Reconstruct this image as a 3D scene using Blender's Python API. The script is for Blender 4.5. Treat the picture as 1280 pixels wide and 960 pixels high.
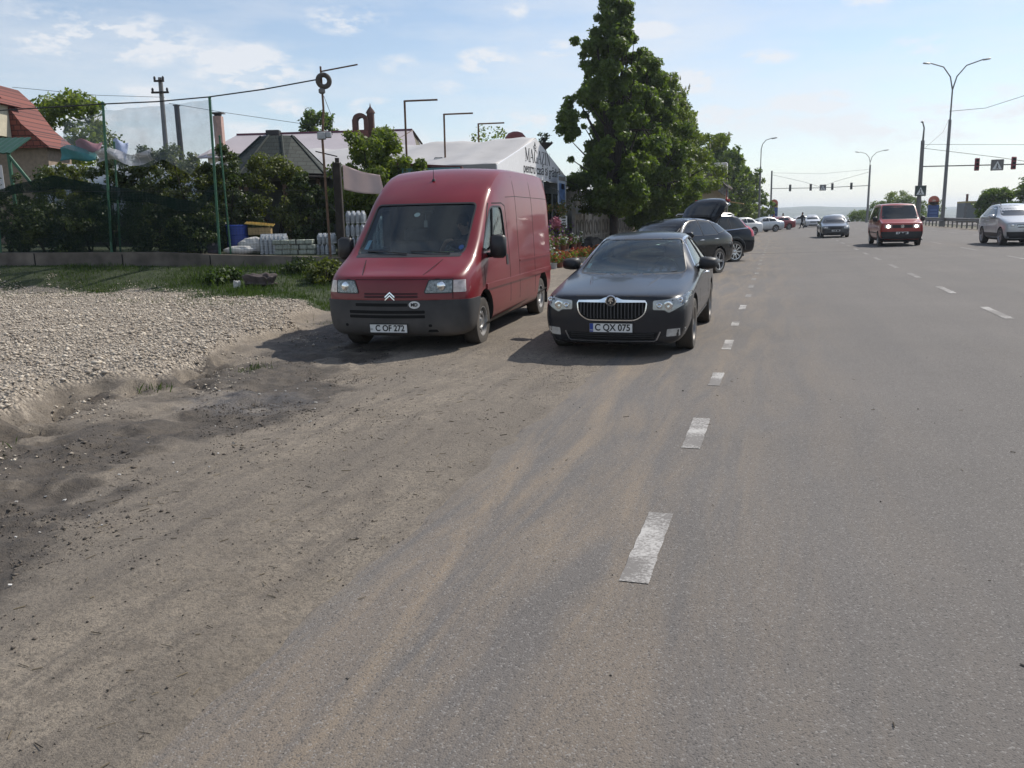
import bpy, bmesh, math, random
import numpy as np
from mathutils import Vector, Matrix
from mathutils.bvhtree import BVHTree

for _o in list(bpy.data.objects): bpy.data.objects.remove(_o, do_unlink=True)
SC = bpy.context.scene
COL = SC.collection
R_ = math.radians
random.seed(7); RNG = np.random.default_rng(11)

# ------------------------------------------------------------------ camera, sky, sun, exposure
PITCH, YAW, ROLL, FPX, EYE = R_(11.17), R_(17.78), R_(1.26), 1036.0, 1.65
fw = Vector((-math.sin(YAW)*math.cos(PITCH), math.cos(YAW)*math.cos(PITCH), -math.sin(PITCH)))
r0 = Vector((math.cos(YAW), math.sin(YAW), 0)); u0 = r0.cross(fw)
cr = r0*math.cos(ROLL)-u0*math.sin(ROLL); cu = r0*math.sin(ROLL)+u0*math.cos(ROLL)
cam = bpy.data.objects.new('camera', bpy.data.cameras.new('camera')); COL.objects.link(cam)
cam.matrix_world = Matrix(((cr.x,cu.x,-fw.x,0),(cr.y,cu.y,-fw.y,0),(cr.z,cu.z,-fw.z,EYE),(0,0,0,1)))
cam.data.sensor_fit = 'HORIZONTAL'; cam.data.sensor_width = 36.0
cam.data.lens = FPX/1280*36.0; cam.data.clip_start = 0.05; cam.data.clip_end = 12000
SC.camera = cam

SUN_AZ, SUN_EL = R_(34), R_(46)          # azimuth from +Y towards +X
world = bpy.data.worlds.new('World'); SC.world = world; world.use_nodes = True
def build_world():
    nt = world.node_tree; nt.nodes.clear(); N = nt.nodes.new; L = nt.links.new
    out = N('ShaderNodeOutputWorld'); bg = N('ShaderNodeBackground')
    sky = N('ShaderNodeTexSky'); sky.sky_type = 'NISHITA'; sky.sun_disc = False
    sky.sun_elevation = SUN_EL; sky.sun_rotation = SUN_AZ; sky.air_density = 1.0; sky.dust_density = .35; sky.ozone_density = 1.6
    tc = N('ShaderNodeTexCoord'); sep = N('ShaderNodeSeparateXYZ'); L(tc.outputs['Generated'], sep.inputs[0])
    def mth(op, a, b=None, c=None):
        n = N('ShaderNodeMath'); n.operation = op
        for i, v in enumerate((a, b, c)):
            if v is None: continue
            if isinstance(v, (int, float)): n.inputs[i].default_value = v
            else: L(v, n.inputs[i])
        return n.outputs[0]
    az = mth('MULTIPLY', mth('ARCTAN2', sep.outputs[0], sep.outputs[1]), 57.2958)
    el = mth('MULTIPLY', mth('ARCSINE', sep.outputs[2]), 57.2958)
    # ragged edges: a noise in direction space
    mp = N('ShaderNodeMapping'); mp.inputs['Scale'].default_value = (1, 1, 2.6); L(tc.outputs['Generated'], mp.inputs[0])
    nz = N('ShaderNodeTexNoise'); nz.inputs['Scale'].default_value = 20; nz.inputs['Detail'].default_value = 9; nz.inputs['Roughness'].default_value = .62
    L(mp.outputs[0], nz.inputs['Vector'])
    nz2 = N('ShaderNodeTexNoise'); nz2.inputs['Scale'].default_value = 3.2; nz2.inputs['Detail'].default_value = 7; nz2.inputs['Roughness'].default_value = .6
    mp2 = N('ShaderNodeMapping'); mp2.inputs['Scale'].default_value = (1, 1, 4.5); L(tc.outputs['Generated'], mp2.inputs[0]); L(mp2.outputs[0], nz2.inputs['Vector'])
    total = None
    # azimuth, elevation, half width, half height, density : where the photograph shows clouds
    for a, e, w, h, d in [(-51,13.5,4.5,1.5,.8),(-42.5,11.0,5.6,1.2,.8),(-34,9.6,3.2,1.2,.85),(-28.0,12.6,2.2,.7,.8),(-24.6,10.0,1.2,.5,.45),
                          (-19.0,10.2,1.8,.6,.8),(-17.0,13.2,.7,.6,.5),(-12.2,14.6,3,.6,.4),(-47,16.5,5,.9,.5),(-38,17.0,3,.8,.4),(4.6,13.2,1.5,1.1,.8),(1.2,15.0,.7,.35,.6),
                          (-5.5,8.5,1.8,.6,.75),(1.5,6.8,2.2,.6,.6),(-4,6.2,4,.7,.4),(5,5.0,6,.9,.4),(11,5.5,5,1.2,.5),(-45,6.0,6,.9,.5),(-31,5.8,5,1.0,.55),(-23,4.5,5,1.1,.5),(-10.5,7.0,3.5,.9,.4),(-16.5,6.2,3,.8,.5),(-2.5,13.4,1.2,.3,.35),(-40,7.6,3,.7,.55),(-36.5,14.6,1.6,.4,.5),(-32,7.2,1.8,.5,.6),(-26.5,7.4,1.4,.45,.6),(-21.5,8.6,.9,.35,.6),(-14.5,10.8,1.2,.4,.5),(-8.5,11.6,1.6,.4,.45),(7.5,9.5,1.8,.5,.5),(-1,9.6,1.5,.4,.5),(9.5,14.5,2,.5,.5),(-44,19,3.5,.7,.5),(-29,17.5,3,.6,.4)]:
        dx = mth('DIVIDE', mth('SUBTRACT', az, a), w*1.35); dy = mth('DIVIDE', mth('SUBTRACT', el, e), h*1.5)
        q = mth('SUBTRACT', 1.0, mth('ADD', mth('MULTIPLY', dx, dx), mth('MULTIPLY', dy, dy)))
        v = mth('MULTIPLY', mth('MAXIMUM', q, 0), d)
        total = v if total is None else mth('MAXIMUM', total, v)
    nn = mth('MULTIPLY', mth('SUBTRACT', nz.outputs['Fac'], .45), 8.5)
    cl = mth('MINIMUM', mth('MULTIPLY', total, mth('MAXIMUM', nn, 0)), .8)
    veil = mth('MULTIPLY', mth('MAXIMUM', mth('SUBTRACT', nz2.outputs['Fac'], .42), 0), 2.0)     # thin high cloud
    cl = mth('MINIMUM', mth('ADD', mth('ADD', cl, veil), .09), .85)
    lowv = mth('MULTIPLY', mth('POWER', 2.718, mth('MULTIPLY', mth('MAXIMUM', el, 0), -.16)), .55)     # whitish air low down
    cl = mth('SUBTRACT', 1.0, mth('MULTIPLY', mth('SUBTRACT', 1.0, cl), mth('SUBTRACT', 1.0, lowv)))
    cl = mth('MULTIPLY', cl, mth('MINIMUM', mth('MAXIMUM', mth('DIVIDE', mth('ADD', el, 3.0), 3.0), 0), 1))
    mix = N('ShaderNodeMix'); mix.data_type = 'RGBA'
    L(cl, mix.inputs['Factor']); L(sky.outputs[0], mix.inputs[6]); mix.inputs[7].default_value = (6.5, 6.65, 6.95, 1)
    L(mix.outputs[2], bg.inputs[0]); bg.inputs[1].default_value = .115
    L(bg.outputs[0], out.inputs[0])
build_world()
sun = bpy.data.objects.new('sun', bpy.data.lights.new('sun', 'SUN')); COL.objects.link(sun)
sun.data.energy = 4.1; sun.data.angle = R_(.6); sun.data.color = (1, .94, .85)
sd = Vector((math.sin(SUN_AZ)*math.cos(SUN_EL), math.cos(SUN_AZ)*math.cos(SUN_EL), math.sin(SUN_EL)))
sun.rotation_euler = sd.to_track_quat('Z', 'Y').to_euler()
SC.view_settings.view_transform = 'Standard'; SC.view_settings.look = 'None'; SC.view_settings.exposure = 0.20; SC.view_settings.gamma = 1
SC.render.engine = 'CYCLES'
SC.cycles.max_bounces = 8; SC.cycles.transparent_max_bounces = 16; SC.cycles.volume_bounces = 0; SC.cycles.use_denoising = True
SC.cycles.caustics_reflective = False; SC.cycles.caustics_refractive = False

# ------------------------------------------------------------------ object helpers
def tag(o, label=None, cat=None, group=None, kind=None):
    if label: o['label'] = label
    if cat: o['category'] = cat
    if group: o['group'] = group
    if kind: o['kind'] = kind
    return o
def thing(name, label, cat, loc=(0,0,0), rz=0, group=None):
    o = bpy.data.objects.new(name, None); COL.objects.link(o); o.empty_display_size = .2
    o.location = loc; o.rotation_euler = (0, 0, rz)
    return tag(o, label, cat, group)
def link_mesh(name, me, mats=None, parent=None):
    o = bpy.data.objects.new(name, me); COL.objects.link(o)
    if mats is not None:
        me.materials.clear()
        for m in (mats if isinstance(mats, (list, tuple)) else [mats]): me.materials.append(m)
    if parent: o.parent = parent
    return o
def children(o): return [c for c in COL.objects if c.parent == o]
def copy_tree(o, parent=None):
    kids = list(o.children)
    c = o.copy(); COL.objects.link(c)
    if parent: c.parent = parent
    for k in kids: copy_tree(k, c)
    return c

class MB:
    """collects boxes, tubes and sheets into one mesh"""
    def __init__(s): s.v = []; s.f = []; s.m = []
    def add(s, vs, fs, mi=0):
        b = len(s.v); s.v += [tuple(v) for v in vs]; s.f += [tuple(i+b for i in f) for f in fs]; s.m += [mi]*len(fs); return s
    def box(s, c, d, rz=0, rx=0, ry=0, mi=0, bev=0):
        x, y, z = d[0]/2, d[1]/2, d[2]/2
        M = Matrix.Translation(c) @ Matrix.Rotation(rz,4,'Z') @ Matrix.Rotation(ry,4,'Y') @ Matrix.Rotation(rx,4,'X')
        if bev:
            b = min(bev, x*.9, y*.9, z*.9); vs = []; 
            for zz, o in ((-z,b),(-z+b,0),(z-b,0),(z,b)):
                X, Y = x-o, y-o
                vs += [(-X,-Y+b,zz),(-X+b,-Y,zz),(X-b,-Y,zz),(X,-Y+b,zz),(X,Y-b,zz),(X-b,Y,zz),(-X+b,Y,zz),(-X,Y-b,zz)]
            fs = [tuple(range(7,-1,-1)), tuple(range(24,32))]
            for k in range(3):
                for i in range(8): j = (i+1) % 8; fs.append((k*8+i, k*8+j, k*8+8+j, k*8+8+i))
            return s.add([M @ Vector(v) for v in vs], fs, mi)
        vs = [M @ Vector((sx*x, sy*y, sz*z)) for sz in (-1,1) for sy in (-1,1) for sx in (-1,1)]
        return s.add(vs, [(0,2,3,1),(4,5,7,6),(0,1,5,4),(2,6,7,3),(0,4,6,2),(1,3,7,5)], mi)
    def tube(s, pts, r, n=8, caps=True, mi=0):
        pts = [Vector(p) for p in pts]; rs = r if isinstance(r, (list, tuple)) else [r]*len(pts)
        vs = []; up = None
        for i, p in enumerate(pts):
            t = (pts[min(i+1, len(pts)-1)] - pts[max(i-1, 0)]).normalized()
            if up is None:
                up = Vector((0,0,1)) if abs(t.z) < .9 else Vector((1,0,0))
            a = t.cross(up)
            if a.length < 1e-4: a = t.cross(Vector((0,1,0)))
            a.normalize(); b = a.cross(t).normalized(); up = b
            for k in range(n):
                g = 2*math.pi*k/n; vs.append(p + (a*math.cos(g)+b*math.sin(g))*rs[i])
        fs = [(i*n+k, i*n+(k+1)%n, (i+1)*n+(k+1)%n, (i+1)*n+k) for i in range(len(pts)-1) for k in range(n)]
        if caps: fs += [tuple(range(n-1,-1,-1)), tuple((len(pts)-1)*n+k for k in range(n))]
        return s.add(vs, fs, mi)
    def lathe(s, prof, n=24, axis='z', c=(0,0,0), mi=0, skip=None):
        """prof: list of (radius, along axis)"""
        vs = []
        for r, h in prof:
            for k in range(n):
                a = 2*math.pi*k/n; p, q = r*math.cos(a), r*math.sin(a)
                v = (p,q,h) if axis == 'z' else ((h,p,q) if axis == 'x' else (q,h,p))
                vs.append((v[0]+c[0], v[1]+c[1], v[2]+c[2]))
        fs = []
        for i in range(len(prof)-1):
            for k in range(n):
                if skip and skip(i, k): continue
                fs.append((i*n+k, i*n+(k+1)%n, (i+1)*n+(k+1)%n, (i+1)*n+k))
        return s.add(vs, fs, mi)
    def prism(s, poly, axis, a, b, mi=0):
        """poly in the two other axes (x:(y,z)  y:(x,z)  z:(x,y)) swept from a to b"""
        def p3(p, t): return (t,p[0],p[1]) if axis == 'x' else ((p[0],t,p[1]) if axis == 'y' else (p[0],p[1],t))
        n = len(poly); vs = [p3(p, a) for p in poly]+[p3(p, b) for p in poly]
        return s.add(vs, [tuple(range(n-1,-1,-1)), tuple(range(n,2*n))]+[(i,(i+1)%n,n+(i+1)%n,n+i) for i in range(n)], mi)
    def mesh(s, name='m', smooth=False, fix=False):
        me = bpy.data.meshes.new(name); me.from_pydata(s.v, [], s.f)
        if any(s.m): me.polygons.foreach_set('material_index', s.m)
        if fix:
            bm = bmesh.new(); bm.from_mesh(me); bmesh.ops.recalc_face_normals(bm, faces=bm.faces); bm.to_mesh(me); bm.free()
        if smooth:
            me.polygons.foreach_set('use_smooth', [True]*len(me.polygons))
            if smooth != True: me.set_sharp_from_angle(angle=R_(smooth))
        me.update(); return me
    def build(s, name, mat, parent=None, smooth=35, fix=True):
        return link_mesh(name, s.mesh(name, smooth, fix), mat, parent)

def arr_mesh(name, V, F, k):
    """fast mesh from numpy: V (n,3), F (m,k)"""
    me = bpy.data.meshes.new(name); me.vertices.add(len(V)); me.vertices.foreach_set('co', np.asarray(V, np.float32).ravel())
    me.loops.add(F.size); me.loops.foreach_set('vertex_index', F.ravel().astype(np.int32))
    me.polygons.add(len(F)); me.polygons.foreach_set('loop_start', np.arange(0, F.size, k, dtype=np.int32))
    me.polygons.foreach_set('loop_total', np.full(len(F), k, np.int32))
    me.update(calc_edges=True); me.validate(); return me

def eval_mesh(me, mods=(), keep=False):
    o = bpy.data.objects.new('tmp', me); COL.objects.link(o)
    for f in mods: f(o)
    bpy.context.view_layer.update()
    dg = bpy.context.evaluated_depsgraph_get()
    r = bpy.data.meshes.new_from_object(o.evaluated_get(dg), depsgraph=dg)
    bpy.data.objects.remove(o, do_unlink=True); return r

# ------------------------------------------------------------------ materials
def new_mat(name):
    m = bpy.data.materials.new(name); m.use_nodes = True; return m, m.node_tree, m.node_tree.nodes['Principled BSDF']
def M(name, col, rough=.6, metal=0, coat=0, var=.12, vs=6.0, bump=0, bs=40, spec=.5, emit=0, dust=0):
    """plain surface with real unevenness: colour variation, optional bump and road dust"""
    m, nt, b = new_mat(name); N = nt.nodes.new; L = nt.links.new
    b.inputs['Roughness'].default_value = rough; b.inputs['Metallic'].default_value = metal
    b.inputs['Coat Weight'].default_value = coat; b.inputs['Coat Roughness'].default_value = .06; b.inputs['Specular IOR Level'].default_value = spec
    tc = N('ShaderNodeTexCoord'); nz = N('ShaderNodeTexNoise'); nz.inputs['Scale'].default_value = vs; nz.inputs['Detail'].default_value = 6
    L(tc.outputs['Object'], nz.inputs['Vector'])
    mr = N('ShaderNodeMapRange'); mr.inputs[1].default_value = .3; mr.inputs[2].default_value = .7; mr.inputs[3].default_value = 1-var; mr.inputs[4].default_value = 1+var
    L(nz.outputs['Fac'], mr.inputs[0])
    mx = N('ShaderNodeVectorMath'); mx.operation = 'SCALE'; mx.inputs[0].default_value = col[:3]; L(mr.outputs[0], mx.inputs['Scale'])
    last = mx.outputs[0]
    if dust:
        n2 = N('ShaderNodeTexNoise'); n2.inputs['Scale'].default_value = 3; n2.inputs['Detail'].default_value = 8; L(tc.outputs['Object'], n2.inputs['Vector'])
        sp = N('ShaderNodeSeparateXYZ'); L(tc.outputs['Object'], sp.inputs[0])
        g = N('ShaderNodeMapRange'); g.inputs[1].default_value = .75; g.inputs[2].default_value = .2; g.inputs[3].default_value = 0.05; g.inputs[4].default_value = .9; L(sp.outputs[2], g.inputs[0])
        mu = N('ShaderNodeMath'); mu.operation = 'MULTIPLY'; L(n2.outputs['Fac'], mu.inputs[0]); L(g.outputs[0], mu.inputs[1])
        m2 = N('ShaderNodeMath'); m2.operation = 'MULTIPLY'; m2.use_clamp = True; L(mu.outputs[0], m2.inputs[0]); m2.inputs[1].default_value = dust
        cm = N('ShaderNodeMix'); cm.data_type = 'RGBA'; L(m2.outputs[0], cm.inputs['Factor']); L(last, cm.inputs[6]); cm.inputs[7].default_value = (.26,.22,.18,1)
        last = cm.outputs[2]
        rr = N('ShaderNodeMapRange'); rr.inputs[3].default_value = rough; rr.inputs[4].default_value = .75; L(m2.outputs[0], rr.inputs[0]); L(rr.outputs[0], b.inputs['Roughness'])
        if coat:
            cw = N('ShaderNodeMapRange'); cw.inputs[3].default_value = coat; cw.inputs[4].default_value = 0; L(m2.outputs[0], cw.inputs[0]); L(cw.outputs[0], b.inputs['Coat Weight'])
    L(last, b.inputs['Base Color'])
    if emit: L(last, b.inputs['Emission Color']); b.inputs['Emission Strength'].default_value = emit
    if bump:
        n3 = N('ShaderNodeTexNoise'); n3.inputs['Scale'].default_value = bs; n3.inputs['Detail'].default_value = 5; L(tc.outputs['Object'], n3.inputs['Vector'])
        bp = N('ShaderNodeBump'); bp.inputs['Strength'].default_value = bump; bp.inputs['Distance'].default_value = .01; L(n3.outputs['Fac'], bp.inputs['Height']); L(bp.outputs[0], b.inputs['Normal'])
    return m
def pane(name, tint=(.85,.9,.9), rough=.02, ior=1.5):
    m = bpy.data.materials.new(name); m.use_nodes = True; nt = m.node_tree; nt.nodes.clear(); N = nt.nodes.new; L = nt.links.new
    out = N('ShaderNodeOutputMaterial'); mix = N('ShaderNodeMixShader'); fr = N('ShaderNodeFresnel'); fr.inputs[0].default_value = ior
    ge = N('ShaderNodeNewGeometry'); ma = N('ShaderNodeMath'); ma.operation = 'MULTIPLY_ADD'; L(ge.outputs['Backfacing'], ma.inputs[0]); ma.inputs[1].default_value = 1/ior-ior; ma.inputs[2].default_value = ior; L(ma.outputs[0], fr.inputs[0])
    t = N('ShaderNodeBsdfTransparent'); t.inputs[0].default_value = (*tint,1); g = N('ShaderNodeBsdfGlossy'); g.inputs['Roughness'].default_value = rough
    L(fr.outputs[0], mix.inputs[0]); L(t.outputs[0], mix.inputs[1]); L(g.outputs[0], mix.inputs[2]); L(mix.outputs[0], out.inputs[0]); return m
def leaf_mat(name, c1, c2, trans=.35, vs=1.2, rough=.5):
    m = bpy.data.materials.new(name); m.use_nodes = True; nt = m.node_tree; nt.nodes.clear(); N = nt.nodes.new; L = nt.links.new
    out = N('ShaderNodeOutputMaterial'); b = N('ShaderNodeBsdfPrincipled'); tr = N('ShaderNodeBsdfTranslucent'); mix = N('ShaderNodeMixShader')
    tc = N('ShaderNodeTexCoord'); nz = N('ShaderNodeTexNoise'); nz.inputs['Scale'].default_value = vs; nz.inputs['Detail'].default_value = 4; L(tc.outputs['Object'], nz.inputs['Vector'])
    n2 = N('ShaderNodeTexNoise'); n2.inputs['Scale'].default_value = 14; L(tc.outputs['Object'], n2.inputs['Vector'])
    ad = N('ShaderNodeMath'); ad.operation = 'ADD'; L(nz.outputs['Fac'], ad.inputs[0]); L(n2.outputs['Fac'], ad.inputs[1])
    mr = N('ShaderNodeMapRange'); mr.inputs[1].default_value = .7; mr.inputs[2].default_value = 1.3; L(ad.outputs[0], mr.inputs[0])
    mx = N('ShaderNodeMix'); mx.data_type = 'RGBA'; L(mr.outputs[0], mx.inputs['Factor']); mx.inputs[6].default_value = (*c1,1); mx.inputs[7].default_value = (*c2,1)
    L(mx.outputs[2], b.inputs['Base Color']); b.inputs['Roughness'].default_value = rough; b.inputs['Specular IOR Level'].default_value = .35
    sc = N('ShaderNodeVectorMath'); sc.operation = 'MULTIPLY'; L(mx.outputs[2], sc.inputs[0]); sc.inputs[1].default_value = (1.5,1.6,.5); L(sc.outputs[0], tr.inputs[0])
    mix.inputs[0].default_value = trans; L(b.outputs[0], mix.inputs[1]); L(tr.outputs[0], mix.inputs[2]); L(mix.outputs[0], out.inputs[0]); return m

MT = dict(
 black = M('black_plastic', (.018,.018,.02), .5, var=.2), rubber = M('tyre_rubber', (.022,.021,.02), .85, var=.25, bump=.3, dust=.5),
 dark = M('dark_lining', (.022,.022,.024), .8), seat = M('seat_cloth', (.07,.07,.08), .9, bump=.4),
 grey_plastic = M('grey_bumper_plastic', (.030,.032,.036), .62, var=.18, bump=.15, bs=120, dust=.55),
 chrome = M('chrome', (.75,.76,.78), .12, 1, var=.05), alloy = M('alloy', (.42,.42,.43), .32, .9, var=.1), steel_rim = M('silver_rim', (.42,.42,.42), .4, .6, var=.15, dust=.35),
 lamp = M('lamp_reflector', (.50,.50,.49), .2, .25, var=.25, vs=22), lens = pane('lamp_lens', (.9,.92,.93), .05), amber = M('amber_lens', (.55,.2,.04), .2, coat=.5),
 redlens = M('red_lens', (.45,.012,.015), .15, coat=.6), white = M('white_plate', (.72,.73,.72), .45, var=.05), ink = M('black_ink', (.01,.01,.012), .5), blue = M('blue_strip', (.02,.06,.3), .4),
 glass = pane('window_glass', (.72,.79,.79)), darkglass = M('tinted_glass', (.012,.016,.018), .05, coat=0, var=.3, spec=.6),
 clearglass = pane('clear_glass', (.95,.96,.96), .03, 1.35), seam = M('panel_gap', (.004,.004,.004), .9),
 skin = M('skin', (.42,.23,.16), .55, var=.1), hair = M('hair', (.02,.014,.01), .7), darkcloth = M('dark_cloth', (.02,.022,.03), .9), bluecloth = M('blue_cloth', (.04,.06,.11), .9), lightcloth = M('light_cloth', (.3,.3,.3), .9), redcloth = M('red_cloth', (.25,.05,.05), .9),
 galv = M('galvanised_steel', (.33,.34,.35), .5, .5, var=.2, vs=10), greypole = M('grey_pole_paint', (.16,.155,.15), .6, var=.2), conc = M('concrete', (.27,.255,.23), .9, var=.25, vs=2.5, bump=.5, bs=14),
 rust = M('rusty_iron', (.13,.075,.045), .8, var=.4, vs=8), greenpost = M('green_paint', (.03,.11,.06), .6, var=.25), timber = M('dark_timber', (.028,.022,.018), .85, var=.4, vs=5, bump=.4),
 wood = M('brown_wood', (.12,.065,.035), .75, var=.3, vs=9), wire = M('black_wire', (.02,.02,.02), .6), bark = M('bark', (.035,.028,.023), .95, var=.4, vs=9, bump=.9, bs=18),
)
# ------------------------------------------------------------------ terrain
_NT = RNG.random((256,256))
def vnoise(x, y):
    xi = np.floor(x).astype(int); yi = np.floor(y).astype(int); fx = x-xi; fy = y-yi
    fx = fx*fx*(3-2*fx); fy = fy*fy*(3-2*fy); g = lambda a, b: _NT[a % 256, b % 256]
    return (g(xi,yi)*(1-fx)+g(xi+1,yi)*fx)*(1-fy)+(g(xi,yi+1)*(1-fx)+g(xi+1,yi+1)*fx)*fy
def fbm(x, y, o=4):
    s = 0; a = .5
    for k in range(o): s = s+a*(vnoise(x*2**k+17*k, y*2**k+31*k)-.5); a *= .5
    return s
def sst(a, b, x): t = np.clip((x-a)/(b-a), 0, 1); return t*t*(3-2*t)
EDGE = -1.92
PAD_Y = [0,2,3.5,4.72,5.45,6.34,6.79,7.26,9.07,10.1,12.3,14.5,17]; PAD_X = [-5.1,-5.2,-5.4,-5.75,-6.05,-6.55,-6.3,-6.1,-6.6,-6.8,-7.4,-8.6,-10]
RUT_Y = [0,3.2,5,6.6,9,11,14]; RUT_X = [-3.5,-4.05,-4.6,-4.75,-5.1,-5.8,-7]
def ud(x, y): return x*math.cos(YAW)+y*math.sin(YAW), -x*math.sin(YAW)+y*math.cos(YAW)
def UD(u, d, z=0): return Vector((u*math.cos(YAW)-d*math.sin(YAW), u*math.sin(YAW)+d*math.cos(YAW), z))     # u across the view of the fence, d away from the road bend
def gedge(u): return np.interp(u, [-24,-15,-11,-8.1,-5.6,-3.5], [22.2,21.5,20.6,19.6,17.2,15.6])
WALL_D = 23.0
def bank(u): return np.interp(u, [-26,-14,-6,-4.5], [.8,.73,.5,.42])
def cross(x): return np.clip(.02*(x+.5), 0, .3)
def crest(y): return -26*sst(138, 620, y)
def pad_mask(x, y):
    e = np.interp(y, PAD_Y, PAD_X)+fbm(x*.9, y*.9)*.8+fbm(x*4+9, y*4)*.3
    return sst(-.06, .36, e-x)*(1-sst(12.5, 15.5, y+x*.35+1.4))
def terrain(x, y, fine=True):
    x = np.asarray(x, float); y = np.asarray(y, float); u, d = ud(x, y)
    z = np.where(x > EDGE+.3, cross(x)-.09, .002-.10*sst(EDGE+.06, EDGE+.30, x))
    pm = pad_mask(x, y)*(d < 22)
    z = z+pm*(.17+.10*fbm(x*.35, y*.35))
    ge = gedge(u); zb = bank(u)*(1-sst(-4.6, -2.5, u))
    bk = sst(0, 1, (d-ge+.2)/np.maximum(WALL_D-.4-ge, .5))
    z = z*(1-bk*(u < -2.5))+bk*zb
    z = z+(d > WALL_D+.36)*(u < -3.8)*.3*(1-sst(-5.2, -4, u))
    if fine:
        soft = (x < EDGE)*(.12+.88*sst(EDGE-.02, EDGE-.55, x)); z = z+(np.abs(x-EDGE) < .3)*(fbm(x*7, y*3.1, 4)*.030+fbm(x*2, y*1.2+4, 3)*.022)
        rut = np.interp(y, RUT_Y, RUT_X)
        z = z+soft*(-.05*np.exp(-((x-rut)/.75)**2)*(1-pm)*sst(13, 9, y))
        z = z+soft*(fbm(x*1.1, y*.6, 4)*.07+fbm(x*6, y*2.2, 3)*.018+fbm(x*14, y*14, 2)*.008)
        rough = np.exp(-((x-rut+.35)/.8)**2)*sst(13, 10, y)*soft
        z = z+rough*(fbm(x*3.5, y*3.5, 4)*.18+fbm(x*12, y*9, 3)*.05)
        z = z+pm*soft*fbm(x*7, y*7, 3)*.05
        eb = np.exp(-((x-np.interp(y, PAD_Y, PAD_X)+.1)/.45)**2)*sst(9.5, 8, y)*soft; z = z+eb*(fbm(x*2.6+3, y*2.6, 3)*.20+np.abs(fbm(x*4.5, y*4.5, 3))*-.58+fbm(x*15, y*15, 3)*.10+.03)
    z = z+crest(y)
    hill = sst(900, 2500, y)*(40+fbm(x*.0022+5, y*.0008, 5)*55+fbm(x*.012, y*.004, 4)*11)
    return z+hill
def grid_axis(parts):
    a = []
    for lo, hi, st in parts: a += list(np.arange(lo, hi, st))
    return np.array(a+[parts[-1][1]])
gx = grid_axis([(-3200,-400,200),(-400,-60,20),(-60,-24,1.5),(-24,-12,.16),(-12,-1.6,.065),(-1.6,18,1.4),(18,60,6),(60,400,40),(400,3200,200)])
gy = grid_axis([(-40,.5,2.5),(.5,9,.06),(9,16,.1),(16,26,.2),(26,60,1.5),(60,200,5),(200,800,30),(800,3400,100)])
GX, GY = np.meshgrid(gx, gy); GZ = terrain(GX, GY)
def grid_mesh(name, GX, GY, GZ):
    h, w = GX.shape; V = np.stack([GX.ravel(), GY.ravel(), GZ.ravel()], 1)
    i = (np.arange(h-1)[:,None]*w+np.arange(w-1)[None,:]).ravel()
    F = np.stack([i, i+1, i+w+1, i+w], 1); me = arr_mesh(name, V, F, 4)
    me.polygons.foreach_set('use_smooth', [True]*len(me.polygons)); return me
gme = grid_mesh('ground', GX, GY, GZ)
U_, D_ = ud(GX, GY)
pm = pad_mask(GX, GY)*(D_ < gedge(U_)+.3)
grassm = np.clip(sst(-.35, .35, D_-gedge(U_)+fbm(GX*1.3, GY*1.3)*2.2), 0, 1)*(1-sst(-2.6, -1.6, U_+fbm(GX, GY)*2))
grassm = np.maximum(grassm, (GY > 145)*1.0); grassm = np.maximum(grassm, ((GX > 14.2) & (GY > 10))*.55)
rutx = np.interp(GY, RUT_Y, RUT_X)
eb_ = np.exp(-((GX-np.interp(GY, PAD_Y, PAD_X)+.05)/.28)**2)*sst(9.5, 8, GY)*sst(.08, .16, fbm(GX*3+2, GY*2.2)+.10)
wet = np.exp(-((GX-rutx+.25+fbm(GX*.8, GY*.8)*1.6)/.85)**2)*sst(13.8, 11.5, GY)*sst(1.6, 3.0, GY)*(1-pm*.8)
wet = np.clip(wet*(.98+fbm(GX*1.5, GY*1.1)*3.0+fbm(GX*5, GY*4)*1.7), 0, 1)
wet = np.maximum(wet, eb_*.9)  # broken edge of the gravel pad gets the same dark soil colour
puddle = np.exp(-(((GX+4.9)/.75)**2+((GY-6.75)/.6)**2)**1.5)
for nm, a in (('pad', pm), ('grass', grassm), ('wet', wet), ('puddle', puddle)):
    at = gme.attributes.new(nm, 'FLOAT', 'POINT'); at.data.foreach_set('value', np.asarray(a, np.float32).ravel())

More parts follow.
